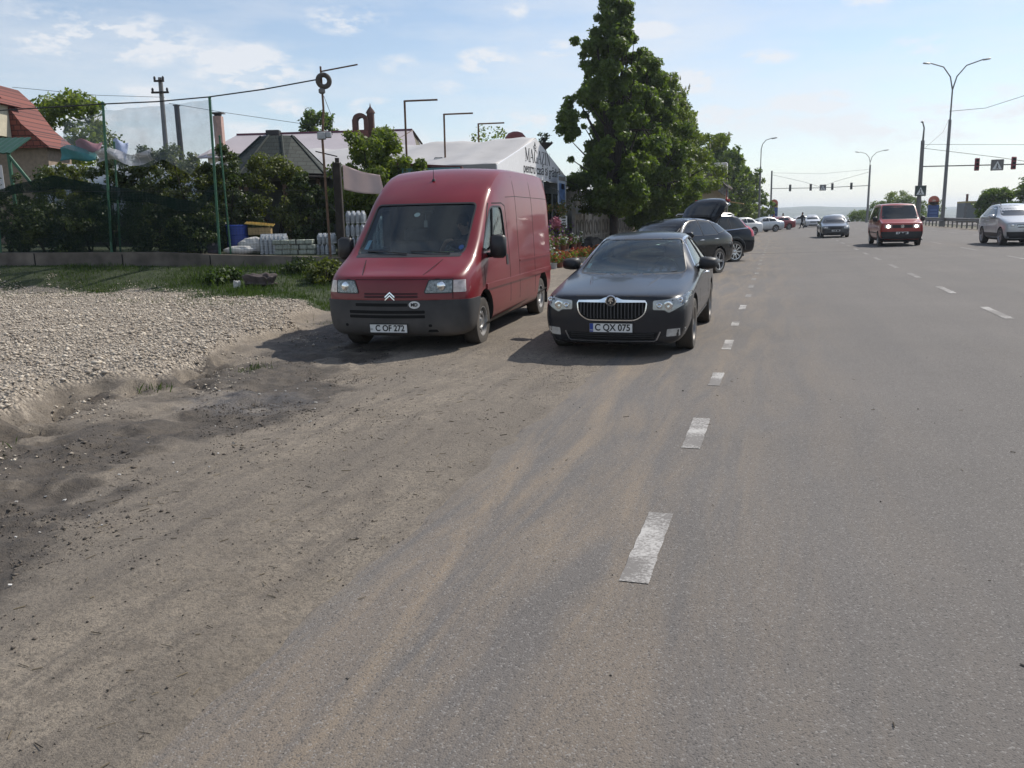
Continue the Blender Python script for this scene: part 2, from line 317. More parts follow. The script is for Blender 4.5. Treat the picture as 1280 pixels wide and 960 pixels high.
def ground_mat():
    m, nt, b = new_mat('verge_soil'); N = nt.nodes.new; L = nt.links.new
    tc = N('ShaderNodeTexCoord'); P = tc.outputs['Object']
    def noise(sc, det=6, rough=.6, sx=1, sy=1):
        mp = N('ShaderNodeMapping'); mp.inputs['Scale'].default_value = (sx, sy, 1); L(P, mp.inputs[0])
        n = N('ShaderNodeTexNoise'); n.inputs['Scale'].default_value = sc; n.inputs['Detail'].default_value = det; n.inputs['Roughness'].default_value = rough; L(mp.outputs[0], n.inputs['Vector']); return n.outputs['Fac']
    def mr(v, a, c, lo=0, hi=1):
        n = N('ShaderNodeMapRange'); n.inputs[1].default_value = a; n.inputs[2].default_value = c; n.inputs[3].default_value = lo; n.inputs[4].default_value = hi; L(v, n.inputs[0]); return n.outputs[0]
    def mix(f, a, c, t='RGBA', op='MIX'):
        n = N('ShaderNodeMix'); n.data_type = 'RGBA'; n.blend_type = op
        L(f, n.inputs['Factor']) if not isinstance(f, float) else setattr(n.inputs['Factor'], 'default_value', f)
        for k, v in ((6, a), (7, c)):
            if isinstance(v, tuple): n.inputs[k].default_value = (*v, 1)
            else: L(v, n.inputs[k])
        return n.outputs[2]
    def mth(op, a, c):
        n = N('ShaderNodeMath'); n.operation = op; n.use_clamp = False
        for k, v in ((0, a), (1, c)):
            if isinstance(v, (int, float)): n.inputs[k].default_value = v
            else: L(v, n.inputs[k])
        return n.outputs[0]
    def attr(nm):
        n = N('ShaderNodeAttribute'); n.attribute_name = nm; return n.outputs['Fac']
    dirt = mix(mr(noise(.9, 8, .65), .38, .62), (.195,.162,.124), (.285,.24,.186))
    dirt = mix(mr(noise(2.2, 8, .7, 1.6, .45), .52, .68), dirt, (.15,.125,.1))            # long damp streaks along the verge
    dirt = mix(mr(noise(5.5, 7, .75), .52, .62, 0, .75), dirt, (.112,.093,.075)); dirt = mix(mr(noise(18, 6, .78), .50, .60, 0, .7), dirt, (.13,.108,.084)); dirt = mix(mr(noise(11, 6, .7), .55, .66, 0, .5), dirt, (.27,.235,.19)); dirt = mix(mr(noise(1.5, 7, .72, 3.2, .3), .5, .66, 0, .85), dirt, (.125,.106,.088)); dirt = mix(mr(noise(.55, 5, .6, 2.0, .5), .42, .62, 0, .6), dirt, (.15,.128,.105))
    dirt = mix(mr(noise(48, 5, .8), .51, .60, 0, .75), dirt, (.10,.084,.067))
    dirt = mix(mr(noise(140, 3, .7), .56, .74, 0, .55), dirt, (.36,.32,.27))
    wetc = mix(mr(noise(7, 8, .7), .35, .65), (.032,.025,.019), (.100,.080,.060))
    wetc = mix(mr(noise(70, 4, .7), .6, .75, 0, .5), wetc, (.15,.13,.11))
    w = mr(mth('ADD', attr('wet'), mth('MULTIPLY', mth('SUBTRACT', noise(4.5, 7, .7), .5), .9)), .2, .5, 0, .95)
    c = mix(w, dirt, wetc)
    vo = N('ShaderNodeTexVoronoi'); vo.inputs['Scale'].default_value = 30; L(P, vo.inputs['Vector'])
    hs = N('ShaderNodeSeparateColor'); L(vo.outputs['Color'], hs.inputs[0])
    grav = mix(mr(hs.outputs[0], 0, 1), (.25,.21,.165), (.45,.39,.315))
    grav = mix(mr(vo.outputs['Distance'], .5, .8, 0, .75), grav, (.12,.1,.085))
    grav = mix(mr(noise(1.2, 6, .65), .5, .68, 0, .6), grav, (.2,.175,.145))
    pf = mr(mth('ADD', attr('pad'), mth('MULTIPLY', mth('SUBTRACT', noise(3.2, 6, .7), .5), .7)), .35, .75)
    c = mix(pf, c, grav)
    gr = mix(mr(noise(3, 6, .6), .3, .7), (.018,.028,.009), (.042,.056,.018))
    gf = mr(mth('ADD', attr('grass'), mth('MULTIPLY', mth('SUBTRACT', noise(4, 6, .7), .5), .6)), .4, .65)
    c = mix(gf, c, gr)
    far = N('ShaderNodeSeparateXYZ'); L(P, far.inputs[0])
    hc = mix(mr(noise(.012, 8, .75), .4, .6), (.02,.04,.02), (.16,.16,.11)); hc = mix(mr(noise(.035, 6, .8), .58, .66), hc, (.3,.28,.26))
    c = mix(mr(far.outputs[1], 200, 500), c, hc)
    L(c, b.inputs['Base Color'])
    rg = mth('SUBTRACT', .92, mth('MULTIPLY', w, .22)); rg = mth('SUBTRACT', rg, mth('MULTIPLY', mr(mth('ADD', attr('puddle'), mth('MULTIPLY', mth('SUBTRACT', noise(5, 6, .7), .5), .9)), .35, .7), .42))
    L(rg, b.inputs['Roughness'])
    h = mth('ADD', mth('MULTIPLY', noise(28, 6, .7), .5), mth('MULTIPLY', noise(110, 4, .7), .3)); h = mth('ADD', h, mth('MULTIPLY', mth('MULTIPLY', vo.outputs['Distance'], -1.3), pf))
    bp = N('ShaderNodeBump'); bp.inputs['Strength'].default_value = 1.0; bp.inputs['Distance'].default_value = .03; L(h, bp.inputs['Height']); L(bp.outputs[0], b.inputs['Normal'])
    return m
tag(link_mesh('ground', gme, ground_mat()), kind='structure')

# ------------------------------------------------------------------ road
def road_mat():
    m, nt, b = new_mat('worn_asphalt'); N = nt.nodes.new; L = nt.links.new
    tc = N('ShaderNodeTexCoord'); P = tc.outputs['Object']; sp = N('ShaderNodeSeparateXYZ'); L(P, sp.inputs[0])
    def noise(sc, det=5, rough=.6, sx=1, sy=1, wv=0):
        mp = N('ShaderNodeMapping'); mp.inputs['Scale'].default_value = (sx, sy, 1); L(P, mp.inputs[0])
        n = N('ShaderNodeTexNoise'); n.inputs['Scale'].default_value = sc; n.inputs['Detail'].default_value = det; n.inputs['Roughness'].default_value = rough; n.inputs['Distortion'].default_value = wv; L(mp.outputs[0], n.inputs['Vector']); return n.outputs['Fac']
    def mr(v, a, c, lo=0, hi=1):
        n = N('ShaderNodeMapRange'); n.inputs[1].default_value = a; n.inputs[2].default_value = c; n.inputs[3].default_value = lo; n.inputs[4].default_value = hi; L(v, n.inputs[0]); return n.outputs[0]
    def mix(f, a, c):
        n = N('ShaderNodeMix'); n.data_type = 'RGBA'
        L(f, n.inputs['Factor'])
        for k, v in ((6, a), (7, c)):
            if isinstance(v, tuple): n.inputs[k].default_value = (*v, 1)
            else: L(v, n.inputs[k])
        return n.outputs[2]
    def mth(op, a, c):
        n = N('ShaderNodeMath'); n.operation = op
        for k, v in ((0, a), (1, c)):
            if isinstance(v, (int, float)): n.inputs[k].default_value = v
            else: L(v, n.inputs[k])
        return n.outputs[0]
    c = mix(mr(noise(.35, 6, .6), .35, .65), (.128,.116,.106), (.152,.138,.127))
    c = mix(mr(noise(1.1, 6, .6, 1.5, .12), .42, .68, 0, .5), c, (.112,.104,.1))            # lane wear along the road
    dm = mth('MULTIPLY', mr(sp.outputs[0], 1.2, -1.9), mr(noise(1.6, 7, .68, 1.9, .22, .6), .42, .66))     # blown dust by the verge
    c = mix(mth('MULTIPLY', dm, .95), c, (.25,.195,.138))
    dm2 = mth('MULTIPLY', mr(sp.outputs[0], -1.65, -2.0), mr(noise(3.5, 7, .7, 1, .4), .4, .62)); c = mix(dm2, c, (.225,.19,.15))
    vo = N('ShaderNodeTexVoronoi'); vo.inputs['Scale'].default_value = 140; L(P, vo.inputs['Vector']); hs = N('ShaderNodeSeparateColor'); L(vo.outputs['Color'], hs.inputs[0])
    c = mix(mr(hs.outputs[0], .86, .97, 0, .55), c, (.3,.285,.27)); c = mix(mr(hs.outputs[1], .8, .95, 0, .6), c, (.055,.052,.05))
    c = mix(mr(noise(240, 3, .7), .5, .7, 0, .5), c, (.075,.07,.067))
    st = mth('MULTIPLY', mr(noise(.55, 5, .55), .66, .74), .45); c = mix(st, c, (.085,.075,.062))
    sm = mth('ABSOLUTE', mth('ADD', mth('SUBTRACT', sp.outputs[1], 38.6), mth('MULTIPLY', noise(.5, 4, .6), 1.4)), 0); c = mix(mth('MULTIPLY', mr(sm, .16, .04), mr(sp.outputs[0], 4.6, 3.6)), c, (.05,.047,.045))      # tarred joint across the lane
    L(c, b.inputs['Base Color']); b.inputs['Roughness'].default_value = .86; b.inputs['Specular IOR Level'].default_value = .35
    h = mth('ADD', mth('MULTIPLY', vo.outputs['Distance'], -.8), mth('MULTIPLY', noise(180, 4, .7), .8))
    bp = N('ShaderNodeBump'); bp.inputs['Strength'].default_value = .55; bp.inputs['Distance'].default_value = .006; L(h, bp.inputs['Height']); L(bp.outputs[0], b.inputs['Normal'])
    return m
ry = grid_axis([(-30,0,2),(0,16,.07),(16,60,.5),(60,300,4)])
ex = EDGE+np.array([fbm(np.array(y*.7), np.array(3.3))*.09+fbm(np.array(y*5.3), np.array(8.3))*.06 for y in ry])
cols = [None,0,.06,.25,.7,1.42,4,7,11,14.6]
V = []; 
for y, e in zip(ry, ex):
    zc = float(crest(y))
    V += [(e+.0, y, -.16+zc), (e+.0, y, -.014+zc)]
    V += [(e+.05, y, zc)]+[(EDGE+c, y, float(cross(np.array(EDGE+c)))+zc) for c in cols[3:]]
w = len(cols); n = len(ry); i = (np.arange(n-1)[:,None]*w+np.arange(w-1)[None,:]).ravel()
rme = arr_mesh('road', np.array(V), np.stack([i, i+1, i+w+1, i+w], 1), 4)
tag(link_mesh('road', rme, road_mat()), kind='structure')
# opposite carriageway beyond the guard rail
mb = MB()
for a, bq in zip(np.arange(0, 300, 10), np.arange(10, 310, 10)):
    za, zb_ = float(crest(a))+.25, float(crest(bq))+.25
    mb.add([(17,a,za),(29,a,za),(29,bq,zb_),(17,bq,zb_)], [(0,1,2,3)])
tag(mb.build('opposite_carriageway', bpy.data.materials['worn_asphalt'], smooth=False), kind='structure')

def marking_mat():
    m, nt, b = new_mat('worn_white_paint'); N = nt.nodes.new; L = nt.links.new
    tc = N('ShaderNodeTexCoord'); n = N('ShaderNodeTexNoise'); n.inputs['Scale'].default_value = 55; n.inputs['Detail'].default_value = 8; n.inputs['Roughness'].default_value = .75; L(tc.outputs['Object'], n.inputs['Vector'])
    n2 = N('ShaderNodeTexNoise'); n2.inputs['Scale'].default_value = 2.2; n2.inputs['Detail'].default_value = 4; L(tc.outputs['Object'], n2.inputs['Vector'])
    ad = N('ShaderNodeMath'); ad.operation = 'ADD'; L(n.outputs['Fac'], ad.inputs[0]); L(n2.outputs['Fac'], ad.inputs[1])
    sy = N('ShaderNodeSeparateXYZ'); L(tc.outputs['Object'], sy.inputs[0]); yr = N('ShaderNodeMapRange'); yr.inputs[1].default_value = 8; yr.inputs[2].default_value = 24; yr.inputs[3].default_value = 0; yr.inputs[4].default_value = .20; L(sy.outputs[1], yr.inputs[0]); a2 = N('ShaderNodeMath'); L(ad.outputs[0], a2.inputs[0]); L(yr.outputs[0], a2.inputs[1]); ad = a2
    r = N('ShaderNodeMapRange'); r.inputs[1].default_value = .90; r.inputs[2].default_value = 1.10; L(ad.outputs[0], r.inputs[0])
    mx = N('ShaderNodeMix'); mx.data_type = 'RGBA'; L(r.outputs[0], mx.inputs['Factor']); mx.inputs[6].default_value = (.42,.405,.385,1); mx.inputs[7].default_value = (.16,.148,.138,1)
    L(mx.outputs[2], b.inputs['Base Color']); b.inputs['Roughness'].default_value = .8; return m
mm = marking_mat(); mb = MB(); rr = random.Random(3)
def dash(x, y, w, l):
    k = 14; pts = []
    for a in range(k+1): pts.append((x-w/2+rr.uniform(-.004,.004), y+l*a/k))
    for a in range(k, -1, -1): pts.append((x+w/2+rr.uniform(-.004,.004), y+l*a/k))
    mb.add([(p, q, float(cross(np.array(p)))+float(crest(q))+.004) for p, q in pts], [tuple(range(len(pts)))[::1]])
y = 3.56
while y < 75: dash(-.565+rr.uniform(-.02,.02), y, .135 if y < 8 else .115, .95 if y < 8 else rr.uniform(.55,.85)); y += 2.35
y = 1.05
while y < 110: dash(3.28, y+rr.uniform(-.1,.1), .13, 1.7); y += 4.2
y = 6.0
while y < 110: dash(7.2, y, .14, 3.0); y += 7.4
y = 8.0
while y < 110: dash(10.9, y, .14, 3.0); y += 7.4
tag(mb.build('lane_markings', mm, smooth=False), kind='structure')

# ------------------------------------------------------------------ stones, pebbles, grass
def stones(name, P, S, mat, flat=.6):
    """P (n,3) centres, S (n,) sizes : one mesh of irregular little rocks"""
    n = len(P); base = np.array([(1,0,0),(0,1,0),(-1,0,0),(0,-1,0),(0,0,1),(0,0,-1)], float)
    F0 = np.array([(0,1,4),(1,2,4),(2,3,4),(3,0,4),(1,0,5),(2,1,5),(3,2,5),(0,3,5)])
    a = RNG.random(n)*6.283; ca, sa = np.cos(a), np.sin(a)
    B = base[None]*RNG.uniform(.55,1.25,(n,6,1))+RNG.uniform(-.22,.22,(n,6,3)); B[:,:,2] *= flat
    X = B[:,:,0]*ca[:,None]-B[:,:,1]*sa[:,None]; Y = B[:,:,0]*sa[:,None]+B[:,:,1]*ca[:,None]
    V = np.stack([X,Y,B[:,:,2]],2)*S[:,None,None]*.5+P[:,None,:]
    F = (F0[None]+6*np.arange(n)[:,None,None]).reshape(-1,3)
    return link_mesh(name, arr_mesh(name, V.reshape(-1,3), F, 3), mat)
def island_mat(name, c1, c2, rough=.9):
    m, nt, b = new_mat(name); N = nt.nodes.new; L = nt.links.new
    g = N('ShaderNodeNewGeometry'); r = N('ShaderNodeValToRGB'); L(g.outputs['Random Per Island'], r.inputs[0])
    r.color_ramp.elements[0].color = (*c1,1); r.color_ramp.elements[1].color = (*c2,1); L(r.outputs[0], b.inputs['Base Color']); b.inputs['Roughness'].default_value = rough; return m
def scatter(n, xr, yr, keep):
    x = RNG.uniform(*xr, n); y = yr[0]+(yr[1]-yr[0])*RNG.random(n)**1.0; k = keep(x, y) > RNG.random(n); return x[k], y[k]
x, y = scatter(150000, (-20,-5.2), (3,20.5), lambda x, y: (.25+.75*sst(-.14,.05,fbm(x*.55+7,y*.8)))*sst(.45, .9, pad_mask(x, y)+fbm(x*.7, y*.7)*1.3)*(ud(x,y)[1] < gedge(ud(x,y)[0])+.6+fbm(x*2,y*2)*2)*.9)
s = RNG.gamma(3, .0085, len(x))+.010
xe, ye = scatter(9000, (-7.4,-4.6), (2.2,12), lambda x, y: np.exp(-((x-np.interp(y, PAD_Y, PAD_X)-.15)/.35)**2)*sst(.35,.7,vnoise(x*2,y*2))); x, y = np.r_[x,xe], np.r_[y,ye]; s = np.r_[s, RNG.gamma(2, .008, len(xe))+.008]
tag(stones('gravel', np.stack([x, y, terrain(x, y)+s*.12], 1), s, island_mat('pale_gravel', (.19,.155,.12), (.60,.53,.435))), kind='stuff')
x, y = scatter(95000, (-7,-1.75), (1.2,14), lambda x, y: .06+.5*sst(.55,.8,vnoise(x*1.3+5,y*.8))+.55*np.exp(-((x-np.interp(y, RUT_Y, RUT_X))/.9)**2)*sst(.3,.7,vnoise(x*2,y*2))+.25*np.exp(-((x+2.2)/.25)**2))
s = RNG.gamma(1.5, .0022, len(x))+.003
tag(stones('pebbles', np.stack([x, y, terrain(x, y)+s*.2], 1), s, island_mat('verge_pebble', (.03,.025,.02), (.20,.17,.14))), kind='stuff')
x, y = scatter(1100, (-1.85,5), (1.5,12), lambda x, y: .3+.5*sst(.5, -1.9, x)); s = RNG.gamma(1.3, .0026, len(x))+.003
tag(stones('road_grit', np.stack([x, y, cross(x)+s*.15], 1), s, island_mat('grit', (.012,.011,.01), (.15,.13,.11))), kind='stuff')
# clods and scraps thrown up along the rut
x, y = scatter(60000, (-6.9,-2.4), (1.8,12.5), lambda x, y: np.exp(-((x-np.interp(y, RUT_Y, RUT_X)+.1)/.9)**2)*sst(.40,.75,vnoise(x*2.5,y*2.5)))
s = RNG.gamma(1.1, .0062, len(x))+.005
tag(stones('clods', np.stack([x, y, terrain(x, y)+s*.1], 1), s, island_mat('damp_clod', (.028,.024,.020), (.15,.125,.10))), kind='stuff')
# straw, twigs
mb = MB(); rr = random.Random(5)
for k in range(430):
    yy = rr.uniform(1.8, 9); xx = rr.uniform(-5.2, -1.9) if rr.random() < .94 else rr.uniform(-1.9, 2.5); z = float(terrain(xx, yy)) if xx < EDGE else float(cross(np.array(xx)))
    a = rr.uniform(0, 6.28); l = rr.uniform(.012,.05)*(1 if xx > EDGE else 1.3); mb.tube([(xx,yy,z+.004),(xx+l*math.cos(a),yy+l*math.sin(a),z+.006)], rr.uniform(.0012,.0028), 4)
tag(mb.build('twigs', island_mat('straw', (.03,.022,.015), (.2,.16,.1)), smooth=False), kind='stuff')
mb = MB()
for k in range(38):                                          # scraps of pale paper and plaster
    yy = rr.uniform(2.4, 8); xx = float(np.interp(yy, RUT_Y, RUT_X))+rr.gauss(.2, .5); z = float(terrain(xx, yy)); q = rr.uniform(.005,.016); a = rr.uniform(0,6)
    mb.box((xx,yy,z+.008), (q*1.6,q,.006), rz=a, rx=rr.uniform(-.4,.4), ry=rr.uniform(-.3,.3))
tag(mb.build('litter_scraps', island_mat('pale_scrap', (.35,.33,.3), (.6,.58,.55)), smooth=False), kind='stuff')

def blades(name, x, y, h, mat, wid=.012, lean=.5):
    n = len(x); z = terrain(x, y); a = RNG.random(n)*6.283; l = h*RNG.uniform(0, lean, n); b = RNG.random(n)*6.283
    dx, dy = np.cos(a)*wid*.5*(1+h*2), np.sin(a)*wid*.5*(1+h*2)
    V = np.stack([np.stack([x-dx,y-dy,z-.01],1), np.stack([x+dx,y+dy,z-.01],1), np.stack([x+dx*.6+l*.4*np.cos(b),y+dy*.6+l*.4*np.sin(b),z+h*.6],1), np.stack([x+l*np.cos(b),y+l*np.sin(b),z+h],1)],1)
    F = (np.array([[0,1,2,3]])[None]+4*np.arange(n)[:,None,None]).reshape(-1,4)
    return link_mesh(name, arr_mesh(name, V.reshape(-1,3), F, 4), mat)
GRASS = leaf_mat('grass_blade', (.028,.055,.012), (.07,.105,.025), .36, 1.0)
n = 130000; u = RNG.uniform(-22, -2.2, n); d = RNG.uniform(14.5, WALL_D-.12, n); x = u*math.cos(YAW)-d*math.sin(YAW); y = u*math.sin(YAW)+d*math.cos(YAW)
k = (sst(-.3, .9, d-gedge(u)+fbm(x*1.3, y*1.3)*2.6)*(1-sst(-3,-2.2,u))*(.35+.65*sst(.25,.5,vnoise(x*1.1,y*1.1)))) > RNG.random(n); x, y = x[k], y[k]
tag(blades('grass', x, y, RNG.gamma(5, .013, len(x))*(.35+1.2*vnoise(x*.8, y*.8)), GRASS, .012), kind='stuff')
tx = []; ty = []
for cx, cy, q, c in [(-5.72,4.55,.10,120),(-6.1,6.9,.10,50),(-5.9,8.3,.12,70),(-7.2,12.4,.3,40),(-10.5,13.9,.5,160),(-12.2,14.4,.6,130),(-11,16,.5,120),(-14.9,15.5,.7,150),(-17.5,15.4,.8,250)]:
    tx += list(RNG.normal(cx, q, c)); ty += list(RNG.normal(cy, q, c))
tx, ty = np.array(tx), np.array(ty); tag(blades('grass_tufts', tx, ty, RNG.gamma(4, .012, len(tx)), GRASS, .008, .9), kind='stuff')
# ------------------------------------------------------------------ vehicle workshop
# a body is a cage of stations from nose (y=0) to tail; the car faces -Y
FR = (1, 2/3, 1/3, 0, -1/3, -2/3, -1)
def cage(st, nose=(-.12,), tail=.06, creases=(), lev=2):
    """st: list of dict(y, r=[(x,z) or (x,z,dy)...], crown, dyt). rows run from sill to top edge"""
    R = len(st[0]['r']); V = []; idx = {}
    def vid(key, co):
        if key not in idx: idx[key] = len(V); V.append(co)
        return idx[key]
    ns = len(st); nose = list(nose)*R if len(nose) == 1 else list(nose); F = []
    def side(j, i, sg):
        p = st[j]['r'][i]; dy = p[2] if len(p) > 2 else 0
        return vid((j,'s',i,sg), (sg*p[0], st[j]['y']+dy, p[1]))
    def top(j, c):
        if c == 0: return side(j, R-1, 1)
        if c == 6: return side(j, R-1, -1)
        f = FR[c]; p = st[j]['r'][R-1]; q = 1-f*f; dy = p[2] if len(p) > 2 else 0
        bul = nose[R-1] if j == 0 else (tail if j == ns-1 else 0)
        return vid((j,'t',c), (f*p[0], st[j]['y']+dy+st[j].get('dyt',0)*q+bul*q, p[1]+st[j].get('crown',0)*q))
    def bot(j, c):
        if c == 0: return side(j, 0, 1)
        if c == 6: return side(j, 0, -1)
        f = FR[c]; p = st[j]['r'][0]; q = 1-f*f
        bul = nose[0] if j == 0 else (tail if j == ns-1 else 0)
        return vid((j,'b',c), (f*p[0], st[j]['y']+bul*q, p[1]))
    for j in range(ns-1):
        for i in range(R-1):
            F.append((side(j,i,1), side(j+1,i,1), side(j+1,i+1,1), side(j,i+1,1)))
            F.append((side(j,i,-1), side(j,i+1,-1), side(j+1,i+1,-1), side(j+1,i,-1)))
        for c in range(6):
            F.append((top(j,c), top(j+1,c), top(j+1,c+1), top(j,c+1)))
            F.append((bot(j,c), bot(j,c+1), bot(j+1,c+1), bot(j+1,c)))
    def capv(j, i, c):
        if c == 0: return side(j, i, 1)
        if c == 6: return side(j, i, -1)
        if i == 0: return bot(j, c)
        if i == R-1: return top(j, c)
        p = st[j]['r'][i]; f = FR[c]; q = 1-f*f; dy = p[2] if len(p) > 2 else 0
        return vid((j,'c',i,c), (f*p[0], st[j]['y']+dy+(nose[i] if j == 0 else tail)*q, p[1]+(st[j].get('crown',0)*q*i/(R-1))))
    for i in range(R-1):
        for c in range(6):
            F.append((capv(0,i,c), capv(0,i+1,c), capv(0,i+1,c+1), capv(0,i,c+1)))
            F.append((capv(ns-1,i,c), capv(ns-1,i,c+1), capv(ns-1,i+1,c+1), capv(ns-1,i+1,c)))
    me = bpy.data.meshes.new('cage'); me.from_pydata(V, [], F); bm = bmesh.new(); bm.from_mesh(me)
    bmesh.ops.recalc_face_normals(bm, faces=bm.faces); bm.edges.ensure_lookup_table(); bm.verts.ensure_lookup_table()
    cl = bm.edges.layers.float.new('crease_edge')
    def cre(a, b, w):
        e = bm.edges.get((bm.verts[a], bm.verts[b]))
        if e: e[cl] = max(e[cl], w)
    for kind, a, j0, j1, w in creases:
        if kind == 'row':
            for j in range(j0, j1):
                for s in (1,-1): cre(side(j,a,s), side(j+1,a,s), w)
        elif kind == 'top':
            for c in range(6): cre(top(a,c), top(a,c+1), w)
        elif kind == 'cap':
            for c in range(6): cre(capv(j0,a,c), capv(j0,a,c+1), w)
        elif kind == 'side':
            for i in range(j0, j1):
                for s in (1,-1): cre(side(a,i,s), side(a,i+1,s), w)
    bm.to_mesh(me); bm.free()
    def ms(o): q = o.modifiers.new('s', 'SUBSURF'); q.levels = lev; q.render_levels = lev
    return eval_mesh(me, [ms])

def bvh_of(me):
    bm = bmesh.new(); bm.from_mesh(me); t = BVHTree.FromBMesh(bm); bm.free(); return t
AX = {'x+':Vector((1,0,0)), 'x-':Vector((-1,0,0)), 'y-':Vector((0,-1,0)), 'y+':Vector((0,1,0)), 'z+':Vector((0,0,1))}
def patch(bvh, poly, axis, off=.004, th=.008, step=.05, mb=None, mi=0, lift=0):
    """a piece shaped to the body under it: a flat outline laid on the surface seen along axis, with thickness"""
    A = AX[axis]; ia = axis[0]
    def p3(p):
        return Vector((0,p[0],p[1])) if ia == 'x' else (Vector((p[0],0,p[1])) if ia == 'y' else Vector((p[0],p[1],0)))
    bm = bmesh.new(); f = bm.faces.new([bm.verts.new(p3(p)) for p in poly])
    lo = [min(p[k] for p in poly) for k in (0,1)]; hi = [max(p[k] for p in poly) for k in (0,1)]
    ax2 = {'x':(1,2),'y':(0,2),'z':(0,1)}[ia]
    for k in (0,1):
        t = lo[k]+step
        while t < hi[k]-1e-4:
            co = Vector((0,0,0)); co[ax2[k]] = t; no = Vector((0,0,0)); no[ax2[k]] = 1
            bmesh.ops.bisect_plane(bm, geom=bm.verts[:]+bm.edges[:]+bm.faces[:], plane_co=co, plane_no=no); t += step
    bmesh.ops.remove_doubles(bm, verts=bm.verts, dist=1e-5)
    bm.verts.ensure_lookup_table(); last = None; front = []; back = []
    for v in bm.verts:
        h = bvh.ray_cast(v.co+A*8, -A, 16)
        front.append(h[0] if h[0] is not None else None)
    for i, v in enumerate(bm.verts):
        if front[i] is None:
            h = bvh.find_nearest(v.co+A*1.0); front[i] = h[0]
            q = Vector(v.co); d = front[i].dot(A); front[i] = q-A*q.dot(A)+A*d
    mb = mb or MB(); n = len(front); base = len(mb.v)
    vs = [tuple(p+A*off) for p in front]+[tuple(p+A*(off-th)) for p in front]
    fs = []
    bm.verts.index_update()
    for f in bm.faces:
        ii = [v.index for v in f.verts]; fs.append(tuple(ii)); fs.append(tuple(n+i for i in reversed(ii)))
    for e in bm.edges:
        if len(e.link_faces) == 1: a, b = e.verts[0].index, e.verts[1].index; fs.append((a,b,n+b,n+a))
    bm.free(); return mb.add(vs, fs, mi)
def rpoly(pts, r=.03, n=4):
    """round the corners of an outline"""
    out = []; m = len(pts)
    for i, p in enumerate(pts):
        rad = p[2] if len(p) > 2 else r; P = Vector(p[:2]); A = Vector(pts[i-1][:2]); B = Vector(pts[(i+1) % m][:2])
        a = (A-P); b = (B-P); q = min(rad, a.length*.45, b.length*.45); a = P+a.normalized()*q; b = P+b.normalized()*q
        if q < 1e-3: out.append(tuple(P)); continue
        for k in range(n+1):
            t = k/n; out.append(tuple(a*(1-t)**2+P*2*t*(1-t)+b*t*t))
    return out
def mir(pts): return [(-p[0],)+tuple(p[1:]) for p in reversed(pts)]
def grow(poly, d):
    """offset an outline outwards by about d"""
    n = len(poly); ar = sum(poly[i][0]*poly[(i+1)%n][1]-poly[(i+1)%n][0]*poly[i][1] for i in range(n)); s = 1 if ar > 0 else -1; out = []
    for i in range(n):
        a = Vector(poly[i-1][:2]); p = Vector(poly[i][:2]); b = Vector(poly[(i+1)%n][:2]); e1 = (p-a); e2 = (b-p)
        nn = Vector((e1.y,-e1.x)).normalized()+Vector((e2.y,-e2.x)).normalized()
        nn = nn.normalized() if nn.length > 1e-6 else Vector((0,0)); out.append(tuple(p+nn*d*s))
    return out
def ring_patch(bvh, poly, axis, w, off, th, step=.05, mb=None, mi=0):
    """a frame of width w around an outline"""
    mb = mb or MB(); o = grow(poly, w); n = len(poly)
    for i in range(n):
        j = (i+1) % n
        if (Vector(poly[i][:2])-Vector(poly[j][:2])).length < 1e-4: continue
        patch(bvh, [poly[i][:2], poly[j][:2], o[j], o[i]], axis, off, th, step*3, mb, mi)
    return mb
def strip(bvh, pts, axis, w, off=.002, th=.004, mb=None, mi=0, step=.12):
    """a band of width w along a line on the body (door gaps, mouldings)"""
    mb = mb or MB()
    for a, b in zip(pts, pts[1:]):
        a, b = Vector(a), Vector(b); t = (b-a).normalized(); q = Vector((-t.y, t.x))*w/2; n = max(1, int((b-a).length/step))
        for k in range(n):
            p, r = a+(b-a)*k/n, a+(b-a)*(k+1)/n; patch(bvh, [tuple(p-q), tuple(r-q), tuple(r+q), tuple(p+q)], axis, off, th, 9, mb, mi)
    return mb

